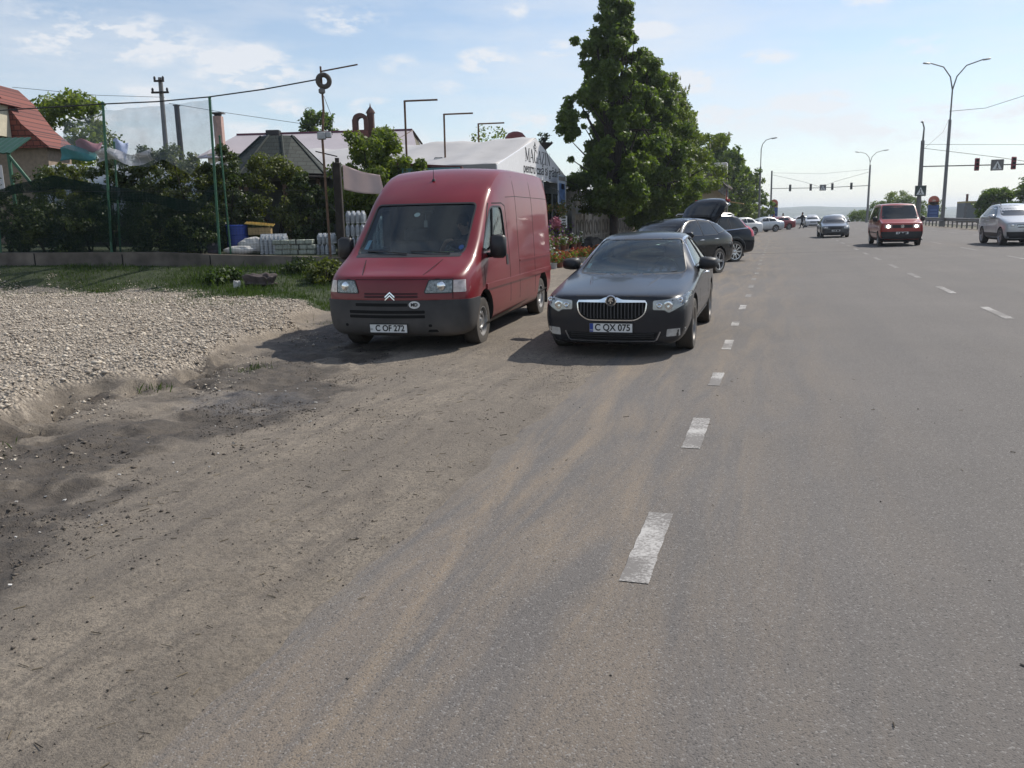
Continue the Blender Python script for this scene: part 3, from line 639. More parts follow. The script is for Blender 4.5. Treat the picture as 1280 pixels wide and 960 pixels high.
def wheel(parent, x, y, Rr, wid, rim, style='spoke', n=5, mat=None, turn=0):
    sg = 1 if x > 0 else -1; w = wid/2
    t = MB().lathe([(rim*.96,-w*.92),(rim*1.05,-w),(Rr*.94,-w),(Rr*.985,-w*.82),(Rr,-w*.5),(Rr,w*.5),(Rr*.985,w*.82),(Rr*.94,w),(rim*1.05,w),(rim*.96,w*.92)], 36, 'x')
    for k in (-.36,-.12,.12,.36): t.lathe([(Rr+.001,w*(k-.03)*2),(Rr-.006,w*k*2),(Rr+.001,w*(k+.03)*2)], 36, 'x')
    wo = t.build('wheel', MT['rubber'], parent, smooth=50); wo.location = (x, y, Rr); wo.rotation_euler = (0,0,turn)
    r = MB(); s = sg
    r.lathe([(rim*.97, s*w*.9),(rim*1.0, s*w*.98),(rim*.93, s*w*.96),(rim*.88, s*w*.55),(rim*.86,-s*w*.5)], 36, 'x')
    if style == 'steel':
        r.lathe([(rim*.88,s*w*.5),(rim*.80,s*w*.62),(rim*.60,s*w*.78),(rim*.44,s*w*.70),(rim*.40,s*w*.55),(rim*.22,s*w*.55),(rim*.20,s*w*.8),(.001,s*w*.82)], 40, 'x', skip=lambda i, k: i == 1 and (k % 4) in (1,2))
    else:
        for k in range(n):
            a = 2*math.pi*k/n
            for da in ((-.13,.13) if style == 'twin' else (0,)):
                p = []; aw = .5*rim*(.30 if n <= 6 else .2)*(.62 if style == 'twin' else 1)
                for rr_, hw, hh in ((rim*.14, aw*.9, .66),(rim*.5, aw*.8, .78),(rim*.94, aw*1.05, .74)):
                    aa = a+da*(rr_/rim)*1.3
                    for e in (-1,1): p.append((s*w*hh, rr_*math.cos(aa)-e*hw*math.sin(aa), rr_*math.sin(aa)+e*hw*math.cos(aa)))
                m = len(p); q = [(v[0]-s*.03, v[1], v[2]) for v in p]
                r.add(p+q, [(0,1,3,2),(2,3,5,4),(m+0,m+2,m+3,m+1),(m+2,m+4,m+5,m+3),(0,2,m+2,m+0),(2,4,m+4,m+2),(1,m+1,m+3,3),(3,m+3,m+5,5)])
        r.lathe([(rim*.22,s*w*.6),(rim*.21,s*w*.78),(rim*.12,s*w*.82),(.001,s*w*.82)], 20, 'x')
    ro = r.build('rim', mat or MT['alloy'], wo, smooth=35)
    d = MB().lathe([(rim*.87,0),(rim*.87,s*w*.18),(.001,s*w*.2)], 24, 'x').build('brake_disc', MT['dark'], wo, smooth=False)
    return wo

def text_mesh(txt, size, sx=1.0, ext=.002, bold=0):
    cu = bpy.data.curves.new('t', 'FONT'); cu.body = txt; cu.size = size; cu.align_x = 'CENTER'; cu.align_y = 'CENTER'; cu.extrude = ext; cu.offset = bold
    o = bpy.data.objects.new('t', cu); COL.objects.link(o); bpy.context.view_layer.update()
    me = bpy.data.meshes.new_from_object(o.evaluated_get(bpy.context.evaluated_depsgraph_get())); bpy.data.objects.remove(o, do_unlink=True)
    for v in me.vertices: v.co.x *= sx
    return me
def text_part(name, txt, size, parent, loc, rot, mat, sx=1.0, ext=.002, bold=0):
    o = link_mesh(name, text_mesh(txt, size, sx, ext, bold), mat, parent); o.location = loc; o.rotation_euler = rot; return o
def plate(parent, txt, loc, rx=0, eu=False, w=.52, h=.113):
    p = MB().prism(rpoly([(-w/2,-h/2),(w/2,-h/2),(w/2,h/2),(-w/2,h/2)], .012), 'y', -.006, .006); 
    o = p.build('number_plate', MT['white'], parent); o.location = loc; o.rotation_euler = (rx,0,0)
    ring = MB(); 
    for (a,b,c,d) in ((-w/2-.006,-h/2-.006,w/2+.006,-h/2+.004),(-w/2-.006,h/2-.004,w/2+.006,h/2+.006),(-w/2-.006,-h/2+.004,-w/2+.003,h/2-.004),(w/2-.003,-h/2+.004,w/2+.006,h/2-.004)):
        ring.box(((a+c)/2,.001,(b+d)/2),(c-a,.02,d-b))
    ring.build('plate_frame', MT['black'], o)
    sh = .02
    if txt is None:                                      # too far off to read: only the dark band of characters
        for x0, x1 in ((-.19,-.15),(-.10,0),(.05,.2)): MB().box(((x0+x1)/2,-.0065,0),(x1-x0,.004,h*.6)).build('plate_characters', MT['ink'], o)
        return o
    if eu:
        MB().box((-w/2+.026,-.0055,0),(.042,.005,h-.012)).build('blue_band', MT['blue'], o)
        text_part('country_code', 'MD', .026, o, (-w/2+.026,-.009,-.03), (R_(90),0,0), MT['white'], ext=.0005)
    else: text_part('country_code', 'MD', .026, o, (-w/2+.026,-.009,-.012), (R_(90),0,0), MT['ink'], ext=.0005)
    text_part('plate_lettering', txt, h*.98, o, (sh,-.007,0), (R_(90),0,0), MT['ink'], sx=w/.52*.90, ext=.0015, bold=.0026)
    return o

def cut_body(me, paint, arches=(), cavity=None, side_openings=(), front_openings=(), rear_openings=(), regions=()):
    """arches (y, z, r, xin) ; openings are outlines cut right through into the cavity. returns mesh"""
    me.materials.clear(); me.materials.append(paint)
    cutters = []
    def cutter(mb, mat):
        m = mb.mesh('c', False, True); m.materials.append(mat); o = bpy.data.objects.new('c', m); COL.objects.link(o); cutters.append(o)
    for y, z, r, xin in arches:
        for s in (1,-1): cutter(MB().prism([(y+r*math.cos(a), z+r*math.sin(a)) for a in np.linspace(0, 2*math.pi, 41)[:-1]], 'x', s*xin, s*1.6), MT['dark'])
    if cavity: cutter(cavity, MT['dark'])
    for p in side_openings: cutter(MB().prism(p, 'x', -1.6, 1.6), MT['black'])
    for p, a, b in front_openings: cutter(MB().prism(p, 'y', a, b), MT['black'])
    def mods(o):
        for c in cutters:
            m = o.modifiers.new('b', 'BOOLEAN'); m.operation = 'DIFFERENCE'; m.object = c; m.solver = 'EXACT'; m.material_mode = 'TRANSFER'
    r = eval_mesh(me, [mods]) if cutters else me
    for c in cutters: bpy.data.objects.remove(c, do_unlink=True)
    r.polygons.foreach_set('use_smooth', [True]*len(r.polygons)); r.set_sharp_from_angle(angle=R_(38))
    return r

def scale_st(st, sx, sy, sz):
    out = []
    for s in st:
        d = dict(s); d['y'] = s['y']*sy; d['r'] = [(p[0]*sx, p[1]*sz)+((p[2]*sy,) if len(p) > 2 else ()) for p in s['r']]
        d['crown'] = s.get('crown',0)*sz; d['dyt'] = s.get('dyt',0)*sy; out.append(d)
    return out
def sc2(poly, a, b): return [(p[0]*a, p[1]*b)+tuple(p[2:]) for p in poly]

def paint(name, col, rough=.32, coat=.7, dust=.5, var=.08, metal=0): return M(name, col, rough, metal, coat, var, 2.5, dust=dust)

# ------------------------------------------------------------------ people
def skin_body(name, joints, edges, radii, mat, parent=None, root=0, lev=2):
    me = bpy.data.meshes.new(name); me.from_pydata(joints, edges, [])
    def ms(o):
        o.modifiers.new('sk', 'SKIN'); sv = o.data.skin_vertices[0].data
        for i, r in enumerate(radii): sv[i].radius = (r, r) if not isinstance(r, tuple) else r; sv[i].use_root = (i == root)
        q = o.modifiers.new('ss', 'SUBSURF'); q.levels = lev; q.render_levels = lev
    if not me.skin_vertices:
        o = bpy.data.objects.new('tmp2', me); COL.objects.link(o); o.modifiers.new('sk','SKIN')
        bpy.data.objects.remove(o)
        if not me.skin_vertices:
            me.attributes  # skin layer is created with the modifier through bmesh
            bm = bmesh.new(); bm.from_mesh(me); bm.verts.layers.skin.verify(); bm.to_mesh(me); bm.free()
    r = eval_mesh(me, [ms]); r.polygons.foreach_set('use_smooth', [True]*len(r.polygons))
    return link_mesh(name, r, mat, parent)
def person(label, loc, rz, J, shirt, trousers, group=None, hair=True):
    """J: dict of joint positions. one continuous skin body; shirt, trousers, hair, shoes are clothing children"""
    t = thing('person', label, 'person', loc, rz, group)
    names = ['hip','waist','chest','neck','head','crown','lsh','lel','lwr','lha','rsh','rel','rwr','rha','lhp','lkn','lan','lto','rhp','rkn','ran','rto']
    rad = dict(hip=(.15,.11),waist=(.14,.10),chest=(.165,.115),neck=.055,head=(.078,.095),crown=(.07,.085),lsh=.06,lel=.043,lwr=.03,lha=.032,lhp=.085,lkn=.056,lan=.038,lto=.036)
    E = [('hip','waist'),('waist','chest'),('chest','neck'),('neck','head'),('head','crown')]
    for s in 'lr': E += [('chest',s+'sh'),(s+'sh',s+'el'),(s+'el',s+'wr'),(s+'wr',s+'ha'),('hip',s+'hp'),(s+'hp',s+'kn'),(s+'kn',s+'an'),(s+'an',s+'to')]
    pts = [J[n] for n in names]; ra = [rad.get(n, rad.get('l'+n[1:])) for n in names]; ix = {n:i for i, n in enumerate(names)}
    body = skin_body('body', pts, [(ix[a],ix[b]) for a, b in E], ra, MT['skin'], t)
    # features of the face
    H = Vector(J['head']); K = Vector(J['crown']); fwd = Vector(J.get('face', (0,-1,0))).normalized(); upv = (K-H).normalized(); sd_ = fwd.cross(upv)
    for s in (-1,1): MB().box(H+fwd*.088+sd_*s*.033+upv*.035, (.02,.012,.01)).build('eye', MT['hair'], t); MB().tube([H+sd_*s*.086-upv*.02, H+sd_*s*.094+upv*.02, H+sd_*s*.088+upv*.045], [.012,.018,.01], 6).build('ear', MT['skin'], t)
    MB().box(H+fwd*.088-upv*.045, (.04,.01,.008)).build('mouth', M('lips', (.3,.12,.09), .6), t)
    MB().lathe([(.004,.03),(.014,0),(.018,-.02),(.004,-.026)], 8, 'z', tuple(H+fwd*.1)).build('nose', MT['skin'], t)
    if hair:
        hm = MB().lathe([(.001,.135),(.05,.125),(.085,.085),(.1,.03),(.098,-.03),(.09,-.05)], 16, 'z'); o = hm.build('hair', MT['hair'], t, smooth=80)
        o.location = H-fwd*.022+upv*.035
    # clothing : pushed out from the body's own surface
    def wear(nm, mat, keep, push):
        bm = bmesh.new(); bm.from_mesh(body.data); bm.normal_update()
        bmesh.ops.delete(bm, geom=[f for f in bm.faces if not keep(f.calc_center_median())], context='FACES')
        for v in bm.verts: v.co += v.normal*push
        me = bpy.data.meshes.new(nm); bm.to_mesh(me); bm.free(); return link_mesh(nm, me, mat, t)
    def near(p, a, b):
        a, b = Vector(a), Vector(b); q = max(0, min(1, (p-a).dot(b-a)/max((b-a).length_squared, 1e-6))); return (a+(b-a)*q-p).length
    segs = [(a, b) for a, b in E]
    def seg(p): return min(segs, key=lambda e: near(p, J[e[0]], J[e[1]]))
    sl = J.get('sleeve', 'long')
    top = {('hip','waist'),('waist','chest'),('chest','neck'),('chest','lsh'),('chest','rsh'),('lsh','lel'),('rsh','rel')}|({('lel','lwr'),('rel','rwr')} if sl == 'long' else set())
    leg = {('hip','lhp'),('hip','rhp'),('lhp','lkn'),('rhp','rkn'),('lkn','lan'),('rkn','ran')}
    foot = {('lan','lto'),('ran','rto')}
    cache = {}
    wear('shirt', shirt, lambda p: seg(p) in top and (p-H).length > .15, .014); wear('trousers', trousers, lambda p: seg(p) in leg, .012); [wear('shoe', MT['black'], lambda p, f=f: seg(p) == f, .01) for f in foot]
    # five fingers on each hand
    for s in 'lr':
        W = Vector(J[s+'wr']); A_ = Vector(J[s+'ha']); d = (A_-W).normalized(); q = d.cross(Vector((0,0,1))); q = q.normalized() if q.length > .05 else Vector((0,1,0)); dn = Vector((0,0,-1)) if abs(d.z) < .7 else Vector((0,-1,0))
        fmb = MB()
        for k, (o_, l) in enumerate(((-.027,.062),(-.009,.075),(.009,.07),(.027,.055))):
            b = A_+q*o_+d*.015; fmb.tube([b, b+d*l*.5+dn*.006, b+d*l*.85+dn*.026, b+d*l*.95+dn*.04], [.0095,.009,.008,.006], 6)
        b = A_-d*.02-q*.026; fmb.tube([b, b-q*.02+d*.02, b-q*.024+d*.045+dn*.01], [.011,.01,.007], 6)
        fmb.build('fingers', MT['skin'], t, smooth=60)
    return t
STAND = dict(hip=(0,0,.93),waist=(0,0,1.08),chest=(0,.01,1.32),neck=(0,.0,1.5),head=(0,-.015,1.63),crown=(0,-.01,1.74),lsh=(.18,0,1.40),lel=(.23,.02,1.12),lwr=(.24,-.05,.88),lha=(.24,-.08,.8),rsh=(-.18,0,1.40),rel=(-.23,.02,1.12),rwr=(-.24,-.05,.88),rha=(-.24,-.08,.8),
  lhp=(.09,0,.86),lkn=(.1,-.02,.48),lan=(.1,.02,.09),lto=(.11,-.14,.04),rhp=(-.09,0,.86),rkn=(-.1,-.02,.48),ran=(-.1,.02,.09),rto=(-.11,-.14,.04))
# ------------------------------------------------------------------ shared car pieces
def mirror_pod(parent, x, y, z, mat, w=.2, h=.15, square=False):
    sg = 1 if x > 0 else -1
    if square: mb = MB().box((0,0,0), (w,.14,h), bev=.04); 
    else:
        mb = MB(); n = 12
        for k, (yy, s) in enumerate(((-.11,.35),(-.08,.75),(-.03,.97),(.03,1),(.06,.97))):
            for i in range(n):
                a = 2*math.pi*i/n; cx, cz = math.cos(a), math.sin(a); e = .55
                px = (abs(cx)**e)*(1 if cx > 0 else -1)*w/2*s; pz = (abs(cz)**e)*(1 if cz > 0 else -1)*h/2*s*(1-.22*(px*sg/w))
                mb.v.append((px, yy+abs(px)*.12, pz))
        for k in range(4):
            for i in range(n): mb.f.append((k*n+i, k*n+(i+1)%n, (k+1)*n+(i+1)%n, (k+1)*n+i)); mb.m.append(0)
        mb.f += [tuple(range(n-1,-1,-1)), tuple(4*n+i for i in range(n))]; mb.m += [0,0]
    mb.box((-sg*w*.55, .01, -h*.32), (w*.5,.05,.04), bev=.012)
    o = mb.build('side_mirror', mat, parent, smooth=60); o.location = (x, y, z)
    MB().box((0,.072,0), (w*.84,.006,h*.8), bev=.002).build('mirror_glass', MT['chrome'], o); return o
def door_handle(parent, bvh, y, z, sg=1, w=.19, mat=None):
    mb = MB(); h = bvh.ray_cast(Vector((sg*3,y,z)), Vector((-sg,0,0)))[0]
    if h is None: return
    mb.tube([(h.x-.005*sg,y-w/2,z),(h.x+.03*sg,y-w/2+.03,z+.002),(h.x+.034*sg,y+w/2-.03,z+.002),(h.x-.005*sg,y+w/2,z)], .012, 8)
    mb.build('door_handle', mat or MT['chrome'], parent, smooth=60)
def seat_mb(x, y, z=.42, w=.5):
    mb = MB().box((x,y,z),(w,.52,.16),bev=.05).box((x,y+.30,z+.36),(w,.14,.66),rx=R_(-14),bev=.05)
    mb.box((x,y+.41,z+.78),(w*.5,.1,.2),rx=R_(-10),bev=.04); return mb
def wheels(parent, W2, ya, yb, Rr, wid, rim, style='spoke', n=5, mat=None, turn=0):
    for y in (ya, yb):
        for s in (1,-1): wheel(parent, s*(W2-wid/2), y, Rr, wid, rim, style, n, mat, turn if y == ya else 0)
def steering(parent, x, y, z):
    mb = MB(); mb.tube([(.18*math.cos(a),0,.18*math.sin(a)) for a in np.linspace(0,2*math.pi,25)], .014, 6, caps=False); mb.box((0,.01,0),(.3,.03,.05)); mb.box((0,.02,-.05),(.05,.03,.16)); mb.tube([(0,0,0),(0,-.4,-.1)],.03,6)
    o = mb.build('steering_wheel', MT['black'], parent, smooth=60); o.location = (x,y,z); o.rotation_euler = (R_(-25),0,0); return o

# ------------------------------------------------------------------ red delivery van
RED = M('faded_red_paint', (.175,.0105,.017), .36, 0, .42, .12, 1.6, dust=.35, spec=.28)
def red_van():
    t = thing('delivery_van', 'faded red high-roof delivery van with grey bumper parked on the dirt verge', 'van', (-4.74, 9.70, -.035), R_(3.2))
    st = [
     dict(y=.20, r=[(.84,.24),(.93,.40),(.95,.71),(.93,.80),(.89,.95),(.84,.99),(.76,1.01)], crown=.012),
     dict(y=.34, r=[(.955,.235),(1.0,.42),(1.005,.71),(.99,.84),(.96,.99),(.90,1.05),(.81,1.075)], crown=.02),
     dict(y=.56, r=[(.955,.235),(1.005,.44),(1.01,.71),(1.005,.9),(.975,1.08),(.92,1.15),(.83,1.175)], crown=.03, dyt=-.04),
     dict(y=.86, r=[(.955,.24),(1.005,.45),(1.01,.72),(1.005,.97),(.985,1.18),(.93,1.25),(.85,1.28)], crown=.03, dyt=-.13),
     dict(y=1.60, r=[(.96,.25),(1.005,.45),(1.01,.72),(1.005,.99),(.985,1.25),(.92,1.83),(.85,1.96)], crown=.05, dyt=-.1),
     dict(y=1.78, r=[(.96,.25),(1.005,.45),(1.01,.72),(1.005,.99),(.985,1.25),(.935,1.88),(.86,2.10)], crown=.05, dyt=-.08),
     dict(y=2.35, r=[(.96,.25),(1.005,.45),(1.01,.72),(1.005,.99),(.985,1.27),(.95,1.98),(.86,2.43)], crown=.05, dyt=-.05),
     dict(y=2.9, r=[(.96,.25),(1.005,.45),(1.01,.72),(1.005,.99),(.99,1.27),(.955,2.0),(.87,2.46)], crown=.045),
     dict(y=4.0, r=[(.96,.25),(1.005,.45),(1.01,.72),(1.005,.99),(.99,1.27),(.955,2.0),(.87,2.46)], crown=.045),
     dict(y=5.30, r=[(.96,.27),(1.005,.45),(1.01,.72),(1.005,.99),(.99,1.27),(.955,2.0),(.865,2.46)], crown=.04),
     dict(y=5.56, r=[(.86,.30),(.985,.46),(.99,.72),(.985,.99),(.975,1.27),(.94,1.98),(.84,2.42)], crown=.03),
    ]
    me = cage(st, nose=(-.17,-.20,-.20,-.19,-.17,-.15,-.13), tail=.03, creases=[('top',3,0,0,.6),('top',4,0,0,.55),('row',5,3,10,.3),('row',6,3,10,.42),('cap',2,0,0,.5)])
    for v in me.vertices: pass
    bv = bvh_of(me)
    ws = rpoly([(-.76,1.275),(.76,1.275),(.735,1.93),(-.735,1.93)], .06)
    sw = rpoly([(1.08,1.30,.05),(2.22,1.30,.05),(2.12,1.88,.1),(1.66,1.88,.12)], .05)
    cav = MB(); prof = [(.62,.55),(2.5,.55),(2.5,2.2),(2.2,2.15),(1.74,1.93),(1.64,1.86),(.96,1.19),(.62,.95)]
    hw = lambda z: .94 if z < 1.25 else .94-(z-1.25)*.17
    vs = [(-hw(z),y,z) for y, z in prof]+[(hw(z),y,z) for y, z in prof]; m = len(prof)
    cav.add(vs, [tuple(range(m)), tuple(range(2*m-1,m-1,-1))]+[(i,m+i,m+(i+1)%m,(i+1)%m) for i in range(m)])
    body = cut_body(me, RED, [(.97,.36,.42,.55),(4.67,.36,.42,.60)], cav, [sw], [(ws,-.5,2.0)])
    # split the grey bumper off the shell
    bm = bmesh.new(); bm.from_mesh(body)
    for co, no in (((0,0,.705),(0,0,1)), ((0,.66,0),(0,1,0))): bmesh.ops.bisect_plane(bm, geom=bm.verts[:]+bm.edges[:]+bm.faces[:], plane_co=co, plane_no=no)
    bm2 = bm.copy(); inb = lambda f: (f.calc_center_median().z < .705 and f.calc_center_median().y < .66 and f.material_index == 0)
    bmesh.ops.delete(bm, geom=[f for f in bm.faces if inb(f)], context='FACES'); bmesh.ops.delete(bm2, geom=[f for f in bm2.faces if not inb(f)], context='FACES')
    bm2.normal_update()
    nn = {v: v.normal.copy() for v in bm2.verts}
    for v in bm2.verts: v.co += nn[v]*.018
    bmesh.ops.solidify(bm2, geom=bm2.faces[:], thickness=.02)
    bm.to_mesh(body); bumper = bpy.data.meshes.new('bumper'); bm2.to_mesh(bumper); bm.free(); bm2.free()
    bumper.polygons.foreach_set('use_smooth', [True]*len(bumper.polygons)); bumper.set_sharp_from_angle(angle=R_(40))
    bo = link_mesh('body', body, None, t)
    bp = link_mesh('front_bumper', bumper, [MT['grey_plastic'], MT['dark']], t)
    bb = bvh_of(bumper)
    sl = MB()
    for z0, z1, a, b_ in ((.628,.668,-.50,.24),(.535,.575,-.60,.46),(.475,.515,-.60,.46)): patch(bb, rpoly([(a,z0),(b_,z0),(b_,z1),(a,z1)],.012), 'y-', .002, .006, .08, sl)
    for z in (.556,.496): patch(bb, [(-.6,z-.003),(.46,z-.003),(.46,z+.003),(-.6,z+.003)], 'y-', .005, .004, .1, sl)
    for x in (-.66,.52): patch(bb, rpoly([(x-.022,.36),(x+.022,.36),(x+.022,.395),(x-.022,.395)],.018), 'y-', .002, .004, .08, sl)
    patch(bb, rpoly([(.48,.29),(.62,.29),(.6,.325),(.5,.325)],.012), 'y-', .002, .004, .08, sl)
    sl.build('bumper_slots', MT['seam'], bp)
    g = MB()
    for z0, z1 in ((.735,.765),(.775,.80)): patch(bv, rpoly([(-.37,z0),(.37,z0),(.37,z1),(-.37,z1)],.01), 'y-', .002, .006, .08, g)
    g.build('grille_slots', M('dark_red_recess', (.05,.006,.01), .7), t)
    e = MB()                                            # two stacked chevrons
    for z in (.735,.773):
        for s in (1,-1): patch(bv, [(0,z+.042),(s*.066,z-.016),(s*.066,z-.036),(0,z+.022)][::s], 'y-', .012, .012, .2, e)
    e.build('emblem', MT['chrome'], t)
    st_ = patch(bb, [(.33+.072*math.cos(a), .648+.048*math.sin(a)) for a in np.linspace(0,6.283,25)[:-1]], 'y-', .004, .004, .2).build('country_sticker', MT['white'], bp)
    h = bb.ray_cast(Vector((.33,-2,.648)), Vector((0,1,0)))[0]
    text_part('sticker_lettering', 'MD', .06, st_, (.33, h.y-.008, .648), (R_(90),0,R_(6)), MT['ink'], bold=.002)
    h = bb.ray_cast(Vector((-.03,-2,.34)), Vector((0,1,0)))[0]
    plate(t, 'C OF 272', (-.03, h.y-.014, .345), R_(4))
    for s in (1,-1):
        f = (lambda p: p) if s == 1 else mir
        hl = f([(.46,.80),(.80,.80),(.80,.955),(.52,.955)]); o = patch(bv, rpoly(hl,.02), 'y-', .004, .02, .05).build('headlight', M('old_reflector', (.22,.23,.23), .25, .5, var=.5, vs=30), t)
        q = ring_patch(bv, rpoly(hl,.02), 'y-', .012, .008, .02).build('lamp_seal', MT['black'], o)
        lz = bv.ray_cast(Vector((s*.66,-2,.878)), Vector((0,1,0)))[0]
        MB().lathe([(.062,0),(.055,-.012),(.03,-.02),(.001,-.022)], 20, 'y', (lz.x, lz.y-.001, lz.z)).build('bulb_lens', MT['chrome'], o)
        patch(bv, rpoly(f([(.47,.81),(.79,.81),(.79,.945),(.53,.945)]),.02), 'y-', .022, .003, .05).build('lamp_cover', MT['clearglass'], o)
        ind = f([(.812,.80),(.955,.80),(.94,.955),(.812,.955)]); o2 = patch(bv, rpoly(ind,.012), 'y-', .006, .02, .04).build('indicator', M('clear_indicator', (.5,.42,.38), .2, .3, .6, var=.3, vs=18), t)
    # glass
    patch(bv, grow(ws,.006), 'y-', -.012, .006, .12).build('windscreen', MT['glass'], t)
    ring_patch(bv, ws, 'y-', .022, .004, .012).build('windscreen_seal', MT['black'], t)
    for s, ax in ((1,'x+'),(-1,'x-')):
        o = patch(bv, grow(sw,.006), ax, -.012, .006, .12).build('side_window', MT['glass'], t)
        ring_patch(bv, sw, ax, .022, .003, .01).build('window_seal', MT['black'], o)
        strip(bv, [(1.50,1.30),(1.72,1.87)], ax, .03, .004, .03).build('quarter_bar', MT['black'], o)
        strip(bv, [(.98,.78),(.98,1.20),(1.05,1.27),(1.63,1.93),(2.14,1.94),(2.30,1.9),(2.36,1.25),(2.36,.36)], ax, .017, .0015, .003).build('door_seam', MT['seam'], t)
        for l, w_ in (([(2.40,2.03),(2.95,2.05),(5.4,2.05)],.009),([(2.95,.36),(2.95,2.36)],.013),([(4.05,.36),(4.05,2.36)],.014)): strip(bv, l, ax, w_, .0015, .003).build('body_seam', MT['seam'], t)
        strip(bv, [(1.02,.80),(5.5,.80)], ax, .075, .016, .02).build('side_moulding', RED, t); strip(bv, [(2.98,1.06),(5.4,1.06)], ax, .03, .009, .012).build('side_moulding', RED, t)
        patch(bv, rpoly([(2.16,1.04),(2.28,1.04),(2.28,1.19),(2.16,1.19)],.02), ax, .006, .02, .06).build('door_handle', MT['black'], t)
        o = mirror_pod(t, s*1.14, 1.20, 1.34, MT['black'], .22, .32, True)
        MB().tube([(-s*.02,0,-.12),(-s*.17,.04,-.14)], .022, 6).build('mirror_arm', MT['black'], o); MB().tube([(-s*.02,0,.05),(-s*.17,.05,-.04)], .016, 6).build('mirror_arm', MT['black'], o)
    sc = MB(); patch(bv, rpoly([(-.75,1.228),(.75,1.228),(.76,1.262),(-.76,1.262)],.015), 'y-', .005, .008, .15, sc); sc.build('cowl_panel', MT['black'], t)
    for x0, x1 in ((-.62,.02),(.05,.60)):
        w = MB(); h0 = bv.ray_cast(Vector((x1,-2,1.275)), Vector((0,1,0)))[0]; h1 = bv.ray_cast(Vector((x0,-2,1.305)), Vector((0,1,0)))[0]
        w.tube([h0+Vector((0,-.03,0)), (h0+h1)/2+Vector((0,-.05,.01)), h1+Vector((0,-.025,0))], .009, 6); w.build('wiper', MT['black'], t, smooth=60)
    hs = MB(); strip(bv, [(.42,1.02),(.55,1.2)], 'y-', .008, .0015, .003, hs); strip(bv, [(-.42,1.02),(-.55,1.2)], 'y-', .008, .0015, .003, hs); strip(bv, [(-.8,.975),(-.46,.968),(.46,.968),(.8,.975)], 'y-', .008, .0015, .003, hs); strip(bv, [(.806,.72),(.806,.97)],'y-',.008,.0015,.003,hs); hs.build('bonnet_seam', MT['seam'], t)
    h = bv.ray_cast(Vector((-.03,1.95,5)), Vector((0,0,-1)))[0]; MB().lathe([(.03,0),(.022,.03),(.006,.04),(.003,.2),(.001,.21)], 10, 'z', (h.x,h.y,h.z-.005)).build('aerial', MT['black'], t)
    patch(bv, rpoly([(-.99,.28),(.99,.28),(.99,.5),(-.99,.5)],.03), 'y+', .02, .03, .3).build('rear_bumper', MT['grey_plastic'], t)
    for s in (1,-1): patch(bv, rpoly([(s*.86,.7),(s*.96,.7),(s*.95,1.2),(s*.86,1.2)][::s],.02), 'y+', .01, .02, .1).build('tail_light', MT['redlens'], t)
    for s in (1,-1): MB().box((s*.88,4.67+.47,.28),(.20,.02,.2)).build('mudflap', MT['black'], t)
    wheels(t, .965, .97, 4.67, .335, .205, .205, 'steel', mat=MT['steel_rim'])
    MB().box((0,2.9,.25),(1.5,4.2,.12)).build('chassis', MT['dark'], t)
    MB().box((0,1.02,1.10),(1.82,.42,.22),bev=.05).box((.5,1.22,1.16),(.42,.16,.14),bev=.04).build('dashboard', MT['dark'], t)
    MB().box((0,2.42,1.4),(1.72,.03,1.3)).build('bulkhead', M('bulkhead_board', (.09,.09,.095), .9), t)
    for x, w in ((.5,.52),(-.42,.86)): seat_mb(x, 1.80, .72, w).build('seat', MT['seat'], t, smooth=60)
    steering(t, .5, 1.34, 1.26)
    MB().box((0,0,0),(.24,.03,.07),bev=.012).build('rear_view_mirror', MT['black'], t).location = (0,1.5,1.83)
    MB().tube([(0,1.46,1.80),(0,1.46,1.70)], .003, 4).box((0,1.46,1.66),(.05,.012,.1),bev=.006).build('hanging_charm', MT['lightcloth'], t)
    patch(bv, [(-.06+.045*math.cos(a), 1.79+.03*math.sin(a)) for a in np.linspace(0,6.28,17)[:-1]], 'y-', -.022, .003, .2).build('windscreen_sensor', MT['white'], t)
    for nm, x, y, w, h_, rz, m_ in (('dashboard_paper',.44,.95,.30,.2,.5,M('yellow_green_paper', (.42,.5,.16), .8)),('dashboard_card',.68,.93,.14,.08,.1,M('pale_card', (.6,.66,.68), .7))):
        o = MB().box((0,0,0),(w,h_,.004)).build(nm, m_, None); o.location = t.matrix_world @ Vector((0,0,0)); o.parent = t; o.location = (x,y,1.235); o.rotation_euler = (R_(28),0,rz)
    patch(bv, [(.70+.035*math.cos(a), 1.345+.03*math.sin(a)) for a in np.linspace(0,6.28,17)[:-1]], 'y-', -.024, .003, .2).build('windscreen_sticker', M('blue_sticker', (.05,.12,.45), .5), t)
    patch(bv, rpoly([(-.72,1.33),(-.65,1.33),(-.64,1.45),(-.70,1.45)],.01), 'y-', -.024, .003, .2).build('windscreen_sticker', M('pale_blue_sticker', (.25,.45,.62), .5), t)
    return t
VAN = red_van()
bpy.context.view_layer.update()
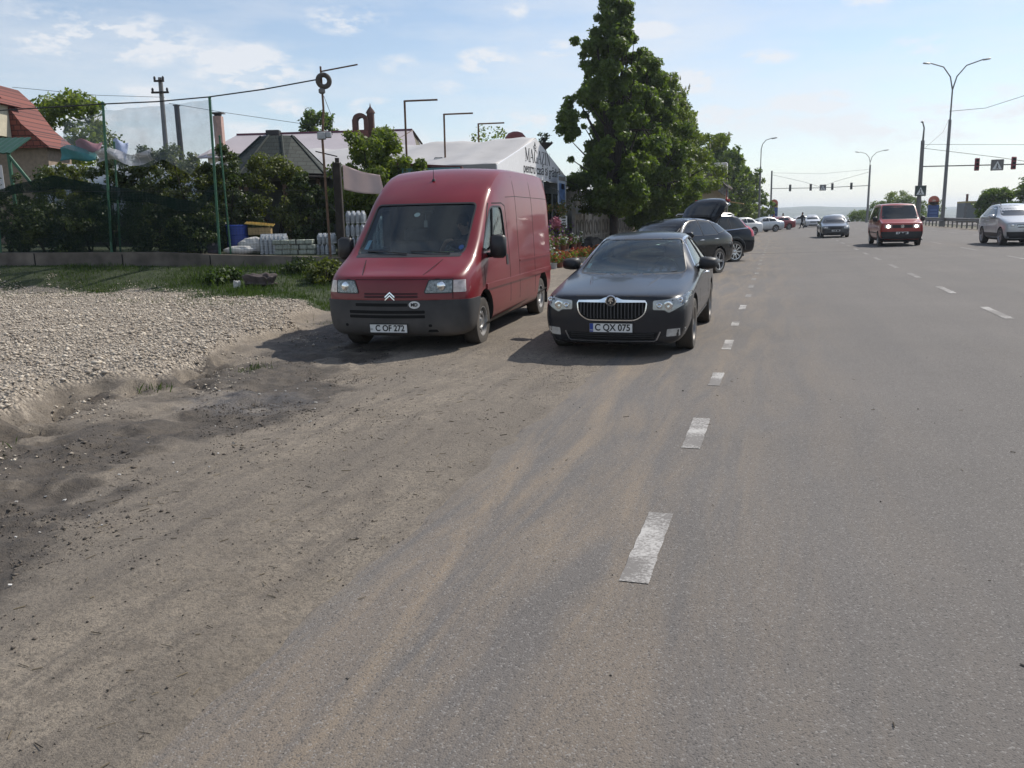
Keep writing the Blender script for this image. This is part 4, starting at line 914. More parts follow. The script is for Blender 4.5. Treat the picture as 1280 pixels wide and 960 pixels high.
# the driver, sitting behind the wheel, one arm up to it
D = dict(hip=(0,.02,.0),waist=(0,.08,.18),chest=(0,.13,.42),neck=(0,.12,.60),head=(-.03,.08,.73),crown=(-.035,.09,.84),face=(-.35,-1,-.1),
   lsh=(.19,.12,.50),lel=(.27,-.08,.27),lwr=(.17,-.31,.36),lha=(.13,-.37,.40),rsh=(-.19,.12,.50),rel=(-.30,-.12,.36),rwr=(-.16,-.34,.50),rha=(-.10,-.38,.53),
   lhp=(.1,-.03,-.02),lkn=(.14,-.42,.02),lan=(.13,-.56,-.36),lto=(.13,-.70,-.42),rhp=(-.1,-.03,-.02),rkn=(-.14,-.42,.02),ran=(-.13,-.56,-.36),rto=(-.13,-.70,-.42), sleeve='short')
DR = person('driver in a dark short-sleeved shirt at the wheel of the parked red van', VAN.matrix_world @ Vector((.47,1.74,.90)), R_(3.2), D, MT['darkcloth'], MT['bluecloth'])

# ------------------------------------------------------------------ modern car builder (saloons and tall cars)
def make_car(t, st, P, spec):
    """spec: outlines and details. far cars use closed tinted windows laid into the shell, near ones real openings"""
    me = cage(st, nose=spec.get('nose',(-.14,)), tail=spec.get('tail',.06), creases=spec.get('crease',()))
    bv = bvh_of(me); ya, yb = spec['axles']; Rr = spec['R']; W2 = spec['track']
    arches = [(ya, Rr+.01, Rr+.055, W2-.3),(yb, Rr+.01, Rr+.055, W2-.3)]
    sides = [rpoly(p, .04) for p in spec['side']]; ws = rpoly(spec['ws'], .06); rw = rpoly(spec['rw'], .06) if spec.get('rw') else None
    near = spec.get('near')
    body = cut_body(me, P, arches, spec.get('cavity'), sides if near else (), [(ws,-.5,spec['ws_y'])]+([(rw,spec['rw_y'],6)] if rw else []) if near else spec.get('front_openings', ()))
    link_mesh('body', body, None, t)
    gl = spec.get('glass', MT['glass']) if near else MT['darkglass']; off = -.010 if near else .0025
    o = patch(bv, grow(ws,.005) if near else ws, 'y-', off, .005, .1).build('windscreen', gl if near else spec.get('wsmat', gl), t); ring_patch(bv, ws, 'y-', .014, .004, .012).build('windscreen_seal', MT['black'], o)
    if rw: patch(bv, grow(rw,.005) if near else rw, 'y+', off, .005, .1).build('rear_window', pane('rear_tint', (.3,.34,.34)) if near else gl, t)
    for s, ax in ((1,'x+'),(-1,'x-')):
        for p in sides:
            o = patch(bv, grow(p,.005) if near else p, ax, off, .005, .1).build('side_window', gl, t)
            ring_patch(bv, p, ax, .012, .003, .01).build('window_seal', MT['black'], o)
        if spec.get('chrome_line'): 
            r = MB(); strip(bv, spec['chrome_line'], ax, .016, .006, .012, r); r.build('window_trim', MT['chrome'], t)
        for l in spec.get('gaps', ()): strip(bv, l, ax, .009, .0015, .003).build('door_seam', MT['seam'], t)
        for l, w_, m_ in spec.get('mould', ()): strip(bv, l, ax, w_, .008, .02).build('side_moulding', m_, t)
        for y, z in spec.get('handles', ()): door_handle(t, bv, y, z, s, mat=spec.get('handle_mat'))
        x, y, z, w_, h_ = spec['mirror']; mirror_pod(t, s*x, y, z, spec.get('mirror_mat', P), w_, h_)
        f = (lambda p: p) if s == 1 else mir
        hl = rpoly(f(spec['head']), .025); o = patch(bv, hl, 'y-', .004, .02, .04).build('headlight', spec.get('lampmat', MT['lamp']), t)
        if near or spec.get('seal'): ring_patch(bv, hl, 'y-', .008, .006, .02).build('lamp_seal', MT['black'], o)
        for (bx, bz, br) in spec.get('bulbs', ()):
            h = bv.ray_cast(Vector((s*bx,-3,bz)), Vector((0,1,0)))[0]
            if h: MB().lathe([(br,.0),(br*.95,-.014),(br*.6,-.02),(.001,-.012)], 18, 'y', (h.x,h.y-.001,h.z)).build('bulb_lens', MT['chrome'] if near else spec.get('bulbmat', MT['chrome']), o)
        if near: patch(bv, grow(hl,-.006), 'y-', .024, .003, .04).build('lamp_cover', MT['clearglass'], o)
        if spec.get('fog'): patch(bv, rpoly(f(spec['fog']),.012), 'y-', .004, .015, .05).build('fog_light', MT['lamp'], t)
        if spec.get('tail_l'): patch(bv, rpoly(f(spec['tail_l']),.02), 'y+', .004, .02, .05).build('tail_light', MT['redlens'], t)
        if spec.get('tail_s'): patch(bv, rpoly(spec['tail_s'],.02), ax, .004, .02, .05).build('tail_light', MT['redlens'], t)
        if spec.get('rail'): 
            r = MB(); r.tube([(s*p[0],p[1],p[2]) for p in spec['rail']], .018, 6); r.build('roof_rail', spec.get('railmat', MT['alloy']), t, smooth=60)
        for bq, r_, mt_ in spec.get('cladding', ()): strip(bv, bq, ax, r_, .006, .02).build('wheel_arch_trim', mt_, t)
    for nm, poly, m_, o_ in spec.get('front', ()): patch(bv, rpoly(poly,.02), 'y-', o_, .012, .05).build(nm, m_, t)
    for nm, poly, m_, o_ in spec.get('rear', ()): patch(bv, rpoly(poly,.02), 'y+', o_, .012, .08).build(nm, m_, t)
    wheels(t, W2, ya, yb, Rr, spec.get('ww',.22), spec['rim'], spec.get('wstyle','spoke'), spec.get('wn',5), spec.get('rimmat'))
    MB().box((0,(ya+yb)/2,.24),(W2*1.5,yb-ya+1.2,.1)).build('chassis', MT['dark'], t)
    if spec.get('plate'):
        txt, x, z, eu = spec['plate']; h = bv.ray_cast(Vector((x,-3,z)), Vector((0,1,0)))[0]; plate(t, txt, (x,h.y-.014,z), R_(spec.get('plate_rx',4)), eu)
    return bv

def saloon_st():
    return [
     dict(y=.16, r=[(.74,.15),(.82,.30),(.83,.52),(.81,.66),(.765,.72),(.65,.748)], crown=.012),
     dict(y=.34, r=[(.80,.16),(.88,.34),(.893,.55),(.868,.70),(.81,.765),(.68,.792)], crown=.02),
     dict(y=.95, r=[(.78,.18),(.90,.36),(.908,.60),(.89,.775),(.83,.84),(.71,.865)], crown=.04),
     dict(y=1.62, r=[(.78,.18),(.90,.36),(.91,.62),(.895,.85),(.845,.91),(.755,.922)], crown=.03, dyt=-.20),
     dict(y=1.85, r=[(.78,.18),(.90,.36),(.91,.62),(.895,.87),(.85,.94),(.725,1.035)], crown=.04, dyt=-.18),
     dict(y=2.45, r=[(.78,.18),(.90,.36),(.91,.62),(.895,.89),(.85,.96),(.60,1.365)], crown=.05, dyt=-.12),
     dict(y=3.1, r=[(.78,.18),(.90,.36),(.91,.62),(.895,.90),(.845,.975),(.585,1.425)], crown=.045),
     dict(y=3.7, r=[(.78,.18),(.90,.36),(.91,.62),(.89,.91),(.835,.985),(.565,1.38)], crown=.045, dyt=.04),
     dict(y=4.25, r=[(.78,.19),(.895,.37),(.90,.62),(.88,.92),(.81,1.0),(.65,1.06)], crown=.03, dyt=.12),
     dict(y=4.66, r=[(.76,.22),(.865,.38),(.875,.62),(.85,.89),(.77,.985),(.63,1.01)], crown=.02),
     dict(y=4.78, r=[(.70,.26),(.80,.4),(.815,.62),(.79,.86),(.73,.945),(.61,.965)], crown=.02),
    ]
SAL_NOSE = (-.13,-.15,-.15,-.14,-.13,-.12)
SAL_CR = [('top',3,0,0,.55),('top',7,0,0,.3),('top',8,0,0,.6),('row',4,2,8,.55),('row',5,3,8,.3),('row',3,1,9,.25)]
# ------------------------------------------------------------------ near dark grey saloon
PG = M('dark_grey_metallic_paint', (.019,.021,.027), .25, .15, .32, .06, 2, dust=.1, spec=.25)
def prism_taper(prof, hw):
    m = len(prof); vs = [(-hw(z),y,z) for y, z in prof]+[(hw(z),y,z) for y, z in prof]
    return MB().add(vs, [tuple(range(m)), tuple(range(2*m-1,m-1,-1))]+[(i,m+i,m+(i+1)%m,(i+1)%m) for i in range(m)])
t = thing('saloon_car', 'dark grey saloon parked half on the asphalt edge, plate C QX 075', 'car', (-1.86, 9.70, -.005), R_(.3))
SIDE_A = [(1.98,1.005,.03),(2.98,1.02,.03),(2.98,1.36,.03),(2.55,1.315,.14)]
SIDE_B = [(3.05,1.02,.03),(3.86,1.03,.03),(3.70,1.29,.12),(3.05,1.36,.03)]
cav = prism_taper([(1.40,.35),(3.28,.35),(3.30,.78),(4.06,.80),(4.06,.92),(3.62,1.33),(3.1,1.385),(2.5,1.33),(1.76,.90),(1.42,.80)], lambda z: .80 if z < .95 else .80-(z-.95)*.56)
bv = make_car(t, saloon_st(), PG, dict(near=True, glass=pane('green_tint_glass', (.60,.69,.67)), nose=SAL_NOSE, tail=.05, crease=SAL_CR, axles=(.97,3.73), R=.325, track=.895, ww=.215, rim=.225, wn=5, rimmat=M('dusty_alloy', (.3,.29,.28), .4, .8, dust=.5),
   side=[SIDE_A, SIDE_B], ws=[(-.715,.935),(.715,.935),(.565,1.345),(-.565,1.345)], ws_y=2.6, rw=[(-.56,1.10),(.56,1.10),(.48,1.34),(-.48,1.34)], rw_y=3.5, cavity=cav,
   chrome_line=[(1.94,.985),(2.50,1.335),(2.75,1.365),(3.1,1.38),(3.5,1.355),(3.76,1.30),(3.93,1.02)], gaps=[[(1.62,.40),(1.60,.86),(1.88,.955)],[(3.015,.30),(3.015,.97)],[(3.95,.98),(3.72,.72)]],
   handles=[(2.78,.86),(3.72,.88)], mirror=(.965,2.08,1.02,.26,.17), mirror_mat=MT['black'],
   head=[(.485,.585,.02),(.62,.58,.02),(.665,.548,.02),(.72,.575,.02),(.86,.655,.04),(.875,.765,.03),(.66,.705,.05),(.485,.692,.02)], bulbs=[(.66,.637,.056),(.56,.637,.038),(.79,.69,.033)], fog=[(.64,.265),(.84,.275),(.86,.365),(.65,.355)],
   plate=('C QX 075', .0, .375, True), plate_rx=3))
g = ring = None
gp = rpoly([(-.29,.47,.06),(.29,.47,.06),(.395,.545,.06),(.41,.675,.02),(-.41,.675,.02),(-.395,.545,.06)], .03)
gm = patch(bv, gp, 'y-', .003, .012, .05).build('grille', MT['seam'], t)
mb = MB()
for k in range(19):
    x = -.37+.74*k/18; zb_ = .485+max(0, abs(x)-.27)*.6; patch(bv, [(x-.006,zb_),(x+.006,zb_),(x+.006,.67),(x-.006,.67)], 'y-', .020, .018, .1, mb)
mb.build('grille_bars', M('grille_bar_satin', (.05,.05,.055), .35, .3), gm)
mb = ring_patch(bv, gp, 'y-', .013, .022, .03); patch(bv, rpoly([(-.41,.676),(.41,.676),(.405,.700),(.13,.708),(.07,.736),(-.07,.736),(-.13,.708),(-.405,.700)],.02), 'y-', .026, .03, .06, mb); mb.build('grille_surround', MT['chrome'], gm)
h = bv.ray_cast(Vector((0,-3,.697)), Vector((0,1,0)))[0]
em = MB().lathe([(.066,0),(.066,-.012),(.056,-.018),(.052,-.012),(.001,-.012)], 28, 'y', (0,h.y-.028,.697)).build('badge', MT['chrome'], t)
MB().lathe([(.05,0),(.001,-.001)], 24, 'y', (0,h.y-.042,.697)).build('badge_field', MT['ink'], em)
mb = MB(); y_ = h.y-.046                                   # winged arrow of the badge
for poly in ([(-.036,-.012),(.0,-.004),(.03,-.012),(.022,.004),(-.006,.008)], [(-.03,.0),(-.005,.01),(.012,.04),(-.012,.03)], [(-.018,.004),(.004,.008),(.03,.03),(.004,.034)], [(-.01,-.034),(.004,-.034),(.004,-.008),(-.01,-.008)]):
    mb.prism([(p[0],.697+p[1]) for p in poly], 'y', y_, y_+.004)
mb.build('badge_arrow', MT['chrome'], em)
lg = rpoly([(-.50,.225,.05),(.50,.225,.05),(.555,.315,.03),(-.555,.315,.03)], .03)
lo = patch(bv, lg, 'y-', .002, .01, .05).build('lower_grille', MT['seam'], t)
mb = MB(); 
for z in (.25,.275,.30): patch(bv, [(-.5,z-.006),(.5,z-.006),(.5,z+.006),(-.5,z+.006)], 'y-', .012, .01, .1, mb)
mb.build('lower_grille_bars', MT['black'], lo)
mb = MB(); strip(bv, [(-.575,.325),(-.53,.225),(-.50,.210),(.50,.210),(.53,.225),(.575,.325)], 'y-', .014, .012, .016, mb); mb.build('lower_trim', MT['alloy'], lo)
mb = MB()
for s in (1,-1): strip(bv, [(s*.70,.722),(s*.66,.765),(s*.655,.85)], 'y-', .006, .0015, .003, mb)
strip(bv, [(-.44,.745),(.44,.745)], 'y-', .007, .0015, .003, mb); mb.build('bonnet_seam', MT['seam'], t)
for s, ax in ((1,'x+'),(-1,'x-')): strip(bv, [(.40,.60),(.58,.595)], ax, .006, .0015, .003).build('bumper_seam', MT['seam'], t); strip(bv, [(1.40,.30),(3.30,.31)], ax, .05, .008, .014).build('sill_trim', MT['black'], t)
for s in (1,-1):
    mb = MB(); pts = [bv.ray_cast(Vector((s*x,y,3)), Vector((0,0,-1)))[0] for x, y in ((.34,.42),(.38,.7),(.43,1.0),(.49,1.3))]
    mb.tube([p+Vector((0,0,-.012)) for p in pts], [.008,.021,.021,.012], 10); mb.build('bonnet_crease', PG, t, smooth=80)
MB().box((0,1.66,.82),(1.5,.5,.12),bev=.05).box((.38,1.84,.89),(.36,.14,.08),bev=.03).build('dashboard', MT['dark'], t)
for x in (.38,-.38): seat_mb(x, 2.55, .38).build('seat', MT['seat'], t, smooth=60)
MB().box((0,3.2,.42),(1.1,.4,.18),bev=.06).box((0,3.50,.80),(1.2,.12,.5),rx=R_(-18),bev=.05).build('rear_seat', MT['seat'], t, smooth=60)
steering(t, .38, 2.05, .92)
MB().box((0,2.22,1.27),(.24,.03,.06),bev=.012).build('rear_view_mirror', MT['black'], t)
for x0, x1 in ((-.55,.05),(.1,.6)):
    h0 = bv.ray_cast(Vector((x1,-2,.94)), Vector((0,1,0)))[0]; h1 = bv.ray_cast(Vector((x0,-2,.955)), Vector((0,1,0)))[0]
    MB().tube([h0+Vector((0,-.02,0)), (h0+h1)/2+Vector((0,-.03,.008)), h1+Vector((0,-.015,0))], .008, 6).build('wiper', MT['black'], t, smooth=60)
patch(bv, rpoly([(-.67,.98),(-.61,.98),(-.595,1.04),(-.65,1.04)],.01), 'y-', -.02, .003, .2).build('windscreen_sticker', bpy.data.materials['pale_blue_sticker'], t)

# ------------------------------------------------------------------ tall cars
def suv_st(L=4.75, W=.94, H=1.69, hood=1.02, belt=1.10, tilt=.0):
    return [
     dict(y=.18, r=[(.72,.26),(.83,.42),(.87,.62),(.85,.80),(.80,.90),(.68,.935)], crown=.012),
     dict(y=.38, r=[(.82,.24),(W*.96,.42),(W*.98,.65),(W*.95,.84),(.86,.95),(.72,.985)], crown=.02),
     dict(y=.95, r=[(.82,.23),(W*.99,.43),(W,.70),(W*.98,.92),(.88,hood),(.74,hood+.025)], crown=.04),
     dict(y=1.40, r=[(.82,.23),(W*.985,.43),(W,.72),(W*.985,.98),(.89,hood+.05),(.79,hood+.075)], crown=.035, dyt=-.18),
     dict(y=1.62, r=[(.82,.23),(W*.985,.43),(W,.72),(W*.985,1.0),(.89,belt-.02),(.765,belt+.10)], crown=.04, dyt=-.16),
     dict(y=2.25, r=[(.82,.23),(W*.985,.43),(W,.72),(W*.985,1.02),(.89,belt),(.635,H-.09)], crown=.045, dyt=-.12),
     dict(y=2.9, r=[(.82,.23),(W*.985,.43),(W,.72),(W*.985,1.03),(.89,belt+.01),(.64,H-.045)], crown=.045),
     dict(y=L-.95, r=[(.82,.25),(W*.985,.44),(W,.72),(W*.98,1.05),(.885,belt+.03),(.62,H-.08)], crown=.045),
     dict(y=L-.55, r=[(.80,.28),(W*.975,.46),(W*.985,.74),(W*.965,1.06),(.865,belt+.05),(.59,H-.16-tilt)], crown=.04, dyt=.05),
     dict(y=L-.14, r=[(.78,.32),(W*.92,.48),(W*.94,.76),(W*.90,1.02),(.80,belt+.02),(.66,belt+.10)], crown=.02),
     dict(y=L-.05, r=[(.74,.34),(W*.86,.5),(W*.88,.76),(W*.84,1.0),(.76,belt-.02),(.64,belt+.04)], crown=.02),
    ]
SUV_CR = [('top',3,0,0,.5),('row',4,2,9,.5),('row',5,4,8,.3),('row',3,1,9,.2)]
SUV_NOSE = (-.12,-.14,-.15,-.14,-.13,-.12)
BLK = M('black_car_paint', (.003,.0035,.005), .14, 0, .15, .1, 2, spec=.22, dust=.03)
def suv_spec(L, W2, ax, Rr, rim, extra):
    d = dict(nose=SUV_NOSE, tail=.05, crease=SUV_CR, axles=ax, R=Rr, track=W2, ww=.235, rim=rim,
      side=[[(1.72,1.155,.03),(2.82,1.15,.03),(2.82,1.575,.03),(2.36,1.555,.12)],[(2.89,1.15,.03),(3.66,1.165,.03),(3.66,1.565,.05),(2.89,1.575,.03)],[(3.72,1.17,.03),(L-.50,1.22,.05),(L-.74,1.50,.08),(3.72,1.56,.03)]],
      ws=[(-.72,1.13),(.72,1.13),(.60,1.585),(-.60,1.585)], rw=[(-.58,1.2),(.58,1.2),(.52,1.5),(-.52,1.5)],
      gaps=[[(1.45,.45),(1.45,1.0)],[(2.855,.36),(2.855,1.12)],[(3.66,1.13),(3.62,.95)]], handles=[(2.68,1.0),(3.5,1.02)], mirror=(.99,1.85,1.16,.24,.18),
      head=[(.50,.74),(.80,.76),(.86,.90),(.58,.86)], bulbs=[(.66,.81,.05)], tail_l=[(.62,.95),(.85,.9),(.85,1.15),(.62,1.12)])
    d.update(extra); return d
t = thing('suv_car', 'black crossover car parked nose-in with its tailgate raised', 'car', (-4.02, 22.3, -.02), R_(-25))
LX = suv_spec(4.75, .93, (.95,3.70), .37, .265, dict(wn=5, side=[[(1.72,1.155,.03),(2.78,1.14,.03),(2.78,1.555,.03),(2.36,1.535,.12)],[(2.85,1.14,.03),(3.66,1.15,.03),(3.45,1.50,.08),(2.85,1.555,.03)],[(3.72,1.18,.03),(4.24,1.25,.06),(3.98,1.42,.08),(3.56,1.49,.04)]],
   chrome_line=[(1.66,1.13),(2.30,1.565),(2.8,1.60),(3.4,1.55),(3.95,1.44),(4.3,1.24)], wsmat=MT['darkglass'], mould=[([(1.5,.5),(3.2,.5)],.03,MT['chrome'])], front=[('grille',[(-.4,.62),(.4,.62),(.46,.86),(-.46,.86)],MT['black'],.004)], plate=(None, 0, .5, False), rw=None,
   front_openings=[([(-.60,.62),(.60,.62),(.62,1.15),(.50,1.46),(-.50,1.46),(-.62,1.15)], 3.9, 6.0)], cavity=MB().prism([(3.75,.62),(4.45,.62),(4.4,1.1),(4.1,1.42),(3.75,1.42)],'x',-.62,.62)))
bv = make_car(t, suv_st(4.75,.94,1.66,1.02,1.09,.06), BLK, LX)
# raised tailgate: curved shell with window and inner trim, hinged at the rear edge of the roof
tg = MB(); n = 12; secs = [(3.98,1.60,.60),(4.18,1.80,.63),(4.36,1.98,.66),(4.56,2.11,.66),(4.80,2.15,.62),(4.92,2.10,.56)]
for off in (0, .07):
    for k, (y, z, w) in enumerate(secs):
        for i in range(n+1):
            f = i/n*2-1; tg.v.append((f*w, y+off*.75-(1-f*f)*.0, z-off*.8+(1-f*f)*.05-.10*abs(f)**5))
m = n+1; q = len(secs)*m
for k in range(len(secs)-1):
    for i in range(n): a = k*m+i; tg.f += [(a,a+1,a+m+1,a+m),(q+a,q+a+m,q+a+m+1,q+a+1)]; tg.m += [0,1]
for k in range(len(secs)-1):
    for i in (0, n): a = k*m+i; tg.f.append((a,a+m,q+a+m,q+a)); tg.m.append(0)
for k in (0, len(secs)-1):
    for i in range(n): a = k*m+i; tg.f.append((a,a+1,q+a+1,q+a)); tg.m.append(0)
tgo = tg.build('tailgate', [BLK, MT['black']], t, smooth=45)
gb = bvh_of(tgo.data); patch(gb, rpoly([(-.52,4.04),(.52,4.04),(.54,4.40),(-.54,4.40)],.06), 'z+', .003, .006, .1).build('tailgate_window', MT['darkglass'], tgo)
MB().tube([(-.52,4.90,2.12),(.52,4.90,2.12)], .022, 8).build('tailgate_trim', MT['chrome'], tgo)
for s in (1,-1): MB().tube([(s*.60,4.15,1.35),(s*.6,4.50,2.0)], .012, 6).build('gas_strut', MT['black'], tgo); MB().box((s*.52,4.84,2.12),(.16,.05,.08),bev=.02).build('tail_light', MT['redlens'], tgo)

t = thing('suv_car', 'blue-black SUV with bright window line and many-spoked wheels behind the raised tailgate', 'car', (-4.98, 29.5, -.02), R_(-47))
make_car(t, suv_st(4.95,.985,1.77,1.08,1.14), M('blue_black_paint', (.004,.006,.011), .14, 0, .2, .1, 2, spec=.22, dust=.03), suv_spec(4.95, .98, (.92,3.90), .38, .285, dict(wn=10, wstyle='spoke', rimmat=M('bright_alloy', (.62,.62,.62), .25, .9),
   side=[[(1.72,1.19,.03),(2.82,1.18,.03),(2.82,1.65,.03),(2.36,1.63,.12)],[(2.89,1.18,.03),(3.72,1.19,.03),(3.72,1.64,.03),(2.89,1.65,.03)],[(3.78,1.19,.03),(4.52,1.24,.05),(4.25,1.60,.08),(3.78,1.63,.03)]],
   chrome_line=[(1.66,1.155),(2.30,1.66),(2.9,1.69),(3.7,1.68),(4.27,1.63),(4.60,1.215),(3.6,1.155),(1.66,1.155)], rail=[(.60,2.4,1.70),(.62,2.5,1.755),(.62,3.9,1.745),(.60,4.1,1.68)], tail_l=[(.66,.85),(.86,.85),(.80,1.28),(.66,1.3)], tail_s=[(4.68,.90),(4.92,.92),(4.80,1.22),(4.55,1.30),(4.42,1.56),(4.36,1.55),(4.50,1.25),(4.68,1.15)], wsmat=MT['darkglass'],
   mould=[([(1.5,.45),(3.3,.45)],.03,MT['chrome'])], cladding=[([(3.90+.50*math.cos(a), .40+.50*math.sin(a)) for a in np.linspace(.1,3.0,12)],.03,M('arch_trim',(.06,.065,.07),.35,.3,.4))])))

# ------------------------------------------------------------------ oncoming traffic
t = thing('suv_car', 'silver compact SUV with dark roof rails driving at the right edge of the road', 'car', (9.70, 38.6, .20), R_(3))
SIL = M('silver_paint', (.50,.51,.52), .3, .35, .7, .05, dust=.1)
make_car(t, suv_st(4.53,.91,1.72,1.09,1.13), SIL, suv_spec(4.53, .90, (.90,3.52), .35, .24, dict(wn=5, rail=[(.58,2.2,1.64),(.60,2.35,1.73),(.60,3.4,1.72),(.58,3.6,1.66)], railmat=MT['black'], lampmat=MT['lamp'],
   side=[[(1.72,1.155,.03),(2.75,1.15,.03),(2.75,1.59,.03),(2.36,1.57,.12)],[(2.82,1.18,.03),(3.50,1.20,.03),(3.42,1.57,.05),(2.82,1.59,.03)],[(3.56,1.21,.03),(4.0,1.28,.05),(3.8,1.49,.08),(3.5,1.56,.03)]],
   ws=[(-.71,1.20),(.71,1.20),(.60,1.60),(-.60,1.60)], wsmat=M('bright_windscreen', (.02,.025,.025), .12, 0, .5, spec=.9), front=[('grille',[(-.48,.72),(.48,.72),(.52,.84),(-.52,.84)],MT['black'],.004),('grille_bar',[(-.5,.77),(.5,.77),(.5,.80),(-.5,.80)],MT['chrome'],.014),('lower_bumper',[(-.80,.30),(.80,.30),(.84,.55),(-.84,.55)],MT['black'],.008)], plate=(None, 0, .58, False),
   mould=[([(1.3,.42),(3.2,.42)],.16,MT['black'])], rw=[(-.55,1.2),(.55,1.2),(.5,1.45),(-.5,1.45)])))
# boxy red minibus
t = thing('minibus', 'small boxy red minibus with headlights on in the oncoming lane', 'minibus', (5.33, 41.6, .11), R_(1.5))
st = [
 dict(y=.12, r=[(.76,.30),(.84,.44),(.87,.66),(.86,.84),(.84,.98),(.81,1.04)], crown=.01),
 dict(y=.25, r=[(.80,.28),(.90,.44),(.915,.68),(.90,.88),(.87,1.03),(.83,1.08)], crown=.02),
 dict(y=.85, r=[(.80,.26),(.91,.44),(.92,.70),(.915,.95),(.89,1.13),(.83,1.18)], crown=.03, dyt=-.08),
 dict(y=1.02, r=[(.80,.26),(.91,.44),(.92,.70),(.915,.97),(.89,1.15),(.825,1.28)], crown=.04, dyt=-.08),
 dict(y=1.68, r=[(.80,.26),(.91,.44),(.92,.70),(.915,.98),(.89,1.18),(.72,1.86)], crown=.05, dyt=-.06),
 dict(y=2.1, r=[(.80,.26),(.91,.44),(.92,.70),(.915,.98),(.89,1.18),(.73,1.90)], crown=.045),
 dict(y=3.6, r=[(.80,.26),(.91,.44),(.92,.70),(.915,.98),(.89,1.18),(.73,1.90)], crown=.045),
 dict(y=4.6, r=[(.80,.28),(.90,.45),(.91,.70),(.905,.98),(.88,1.18),(.71,1.87)], crown=.04),
 dict(y=4.76, r=[(.76,.3),(.86,.46),(.87,.70),(.865,.98),(.84,1.16),(.69,1.82)], crown=.03)]
HEAD_ON = M('lit_headlight', (1,.93,.78), .2, emit=9)
make_car(t, st, M('bright_red_paint', (.34,.028,.022), .34, 0, .6, dust=.3), dict(nose=(-.10,), tail=.04, crease=[('top',2,0,0,.6),('top',4,0,0,.5),('row',5,3,7,.5),('row',4,2,7,.4)], axles=(.9,3.82), R=.32, track=.90, ww=.2, rim=.19, wstyle='steel', rimmat=MT['steel_rim'],
  side=[[(1.12,1.19,.03),(1.98,1.19,.03),(1.98,1.76,.05),(1.66,1.76,.1)],[(2.1,1.19),(3.2,1.19),(3.2,1.76),(2.1,1.76)],[(3.3,1.19),(4.45,1.19),(4.4,1.76),(3.3,1.76)]], ws=[(-.76,1.225),(.76,1.225),(.67,1.83),(-.67,1.83)], rw=[(-.66,1.2),(.66,1.2),(.6,1.75),(-.6,1.75)],
  gaps=[[(1.0,.4),(1.0,1.15)],[(2.04,.35),(2.04,1.85)],[(3.25,.35),(3.25,1.85)]], handles=[(1.85,1.05)], handle_mat=MT['black'], mirror=(1.02,1.2,1.22,.2,.24), mirror_mat=MT['black'],
  head=[(.44,.82),(.72,.82),(.72,.97),(.44,.97)], bulbs=[(.58,.895,.07)], bulbmat=HEAD_ON, front=[('grille',[(-.42,.82),(.42,.82),(.42,.96),(-.42,.96)],MT['black'],.004),('front_bumper',[(-.86,.28),(.86,.28),(.87,.66),(-.87,.66)],MT['black'],.02)], plate=(None, .0, .60, False),
  tail_l=[(.72,.8),(.84,.8),(.84,1.1),(.72,1.1)], mould=[([(1.3,.6),(3.4,.6)],.05,MT['black'])]))
mb = MB(); mb.lathe([(.07,0),(.07,-.012),(.06,-.012),(.06,0)], 20, 'y'); 
for s in (1,-1): mb.box((s*.022,-.006,.03),(.012,.008,.06),ry=s*.35); mb.box((s*.032,-.006,-.02),(.01,.008,.06),ry=s*.3); mb.box((s*.012,-.006,-.022),(.01,.008,.05),ry=-s*.3)
o = mb.build('badge', MT['chrome'], t); o.location = (0,-.005,.89)
# saloons: scaled shells with tinted windows
def far_saloon(label, loc, rz, P, sx=1, sy=1, sz=1, plate_txt=False, lean=False, group=None):
    t = thing('saloon_car', label, 'car', loc, rz, group); S = saloon_st()
    if lean: S = [dict(s, r=[(p[0], p[1]+(.0 if i < 4 else 0))+tuple(p[2:]) for i, p in enumerate(s['r'])]) for s in S]
    sp = dict(nose=SAL_NOSE, tail=.05, crease=SAL_CR, axles=(.97*sy,3.73*sy), R=.325*sz, track=.895*sx, ww=.21, rim=.21*sz, side=[sc2(SIDE_A,sy,sz), sc2(SIDE_B,sy,sz)],
      ws=sc2([(-.71,.95),(.71,.95),(.565,1.345),(-.565,1.345)],sx,sz), rw=sc2([(-.58,1.09),(.58,1.09),(.48,1.34),(-.48,1.34)],sx,sz), gaps=[sc2([(3.015,.30),(3.015,.97)],sy,sz),sc2([(1.62,.40),(1.60,.86)],sy,sz)], handles=[(2.78*sy,.86*sz),(3.72*sy,.88*sz)], handle_mat=P,
      mirror=(.965*sx,2.02*sy,1.03*sz,.2,.14), head=sc2([(.50,.60),(.70,.585),(.85,.68),(.855,.75),(.66,.725),(.50,.715)],sx,sz), bulbs=[(.66*sx,.655*sz,.05)], tail_l=sc2([(.55,.74),(.80,.74),(.78,.88),(.55,.88)],sx,sz),
      front=[('grille',sc2([(-.36,.56),(.36,.56),(.40,.68),(-.40,.68)],sx,sz),MT['black'],.005),('lower_grille',sc2([(-.5,.22),(.5,.22),(.55,.34),(-.55,.34)],sx,sz),MT['black'],.004)])
    if plate_txt is not False: sp['plate'] = (None, 0, .46*sz, False)
    make_car(t, scale_st(S, sx, sy, sz), P, sp); return t
far_saloon('dark grey saloon coming down the middle lane, seen head-on', (3.55,58.5,.08), R_(2), paint('slate_paint', (.028,.034,.046), .3, .8, .15), .98, .95, 1.0, '')
far_saloon('silver saloon parked side-on at the kerb beyond the parked SUVs', (-3.75,84.5,0), R_(-56), M('pale_silver_paint', (.52,.54,.56), .3, .4, .7, .05), .98, .97, 1.0)
far_saloon('dark red saloon parked just behind the silver saloon', (-2.1,93.5,0), R_(-52), paint('dark_red_paint', (.22,.018,.025), .3, .7, .2), .95, .9, 1.0)
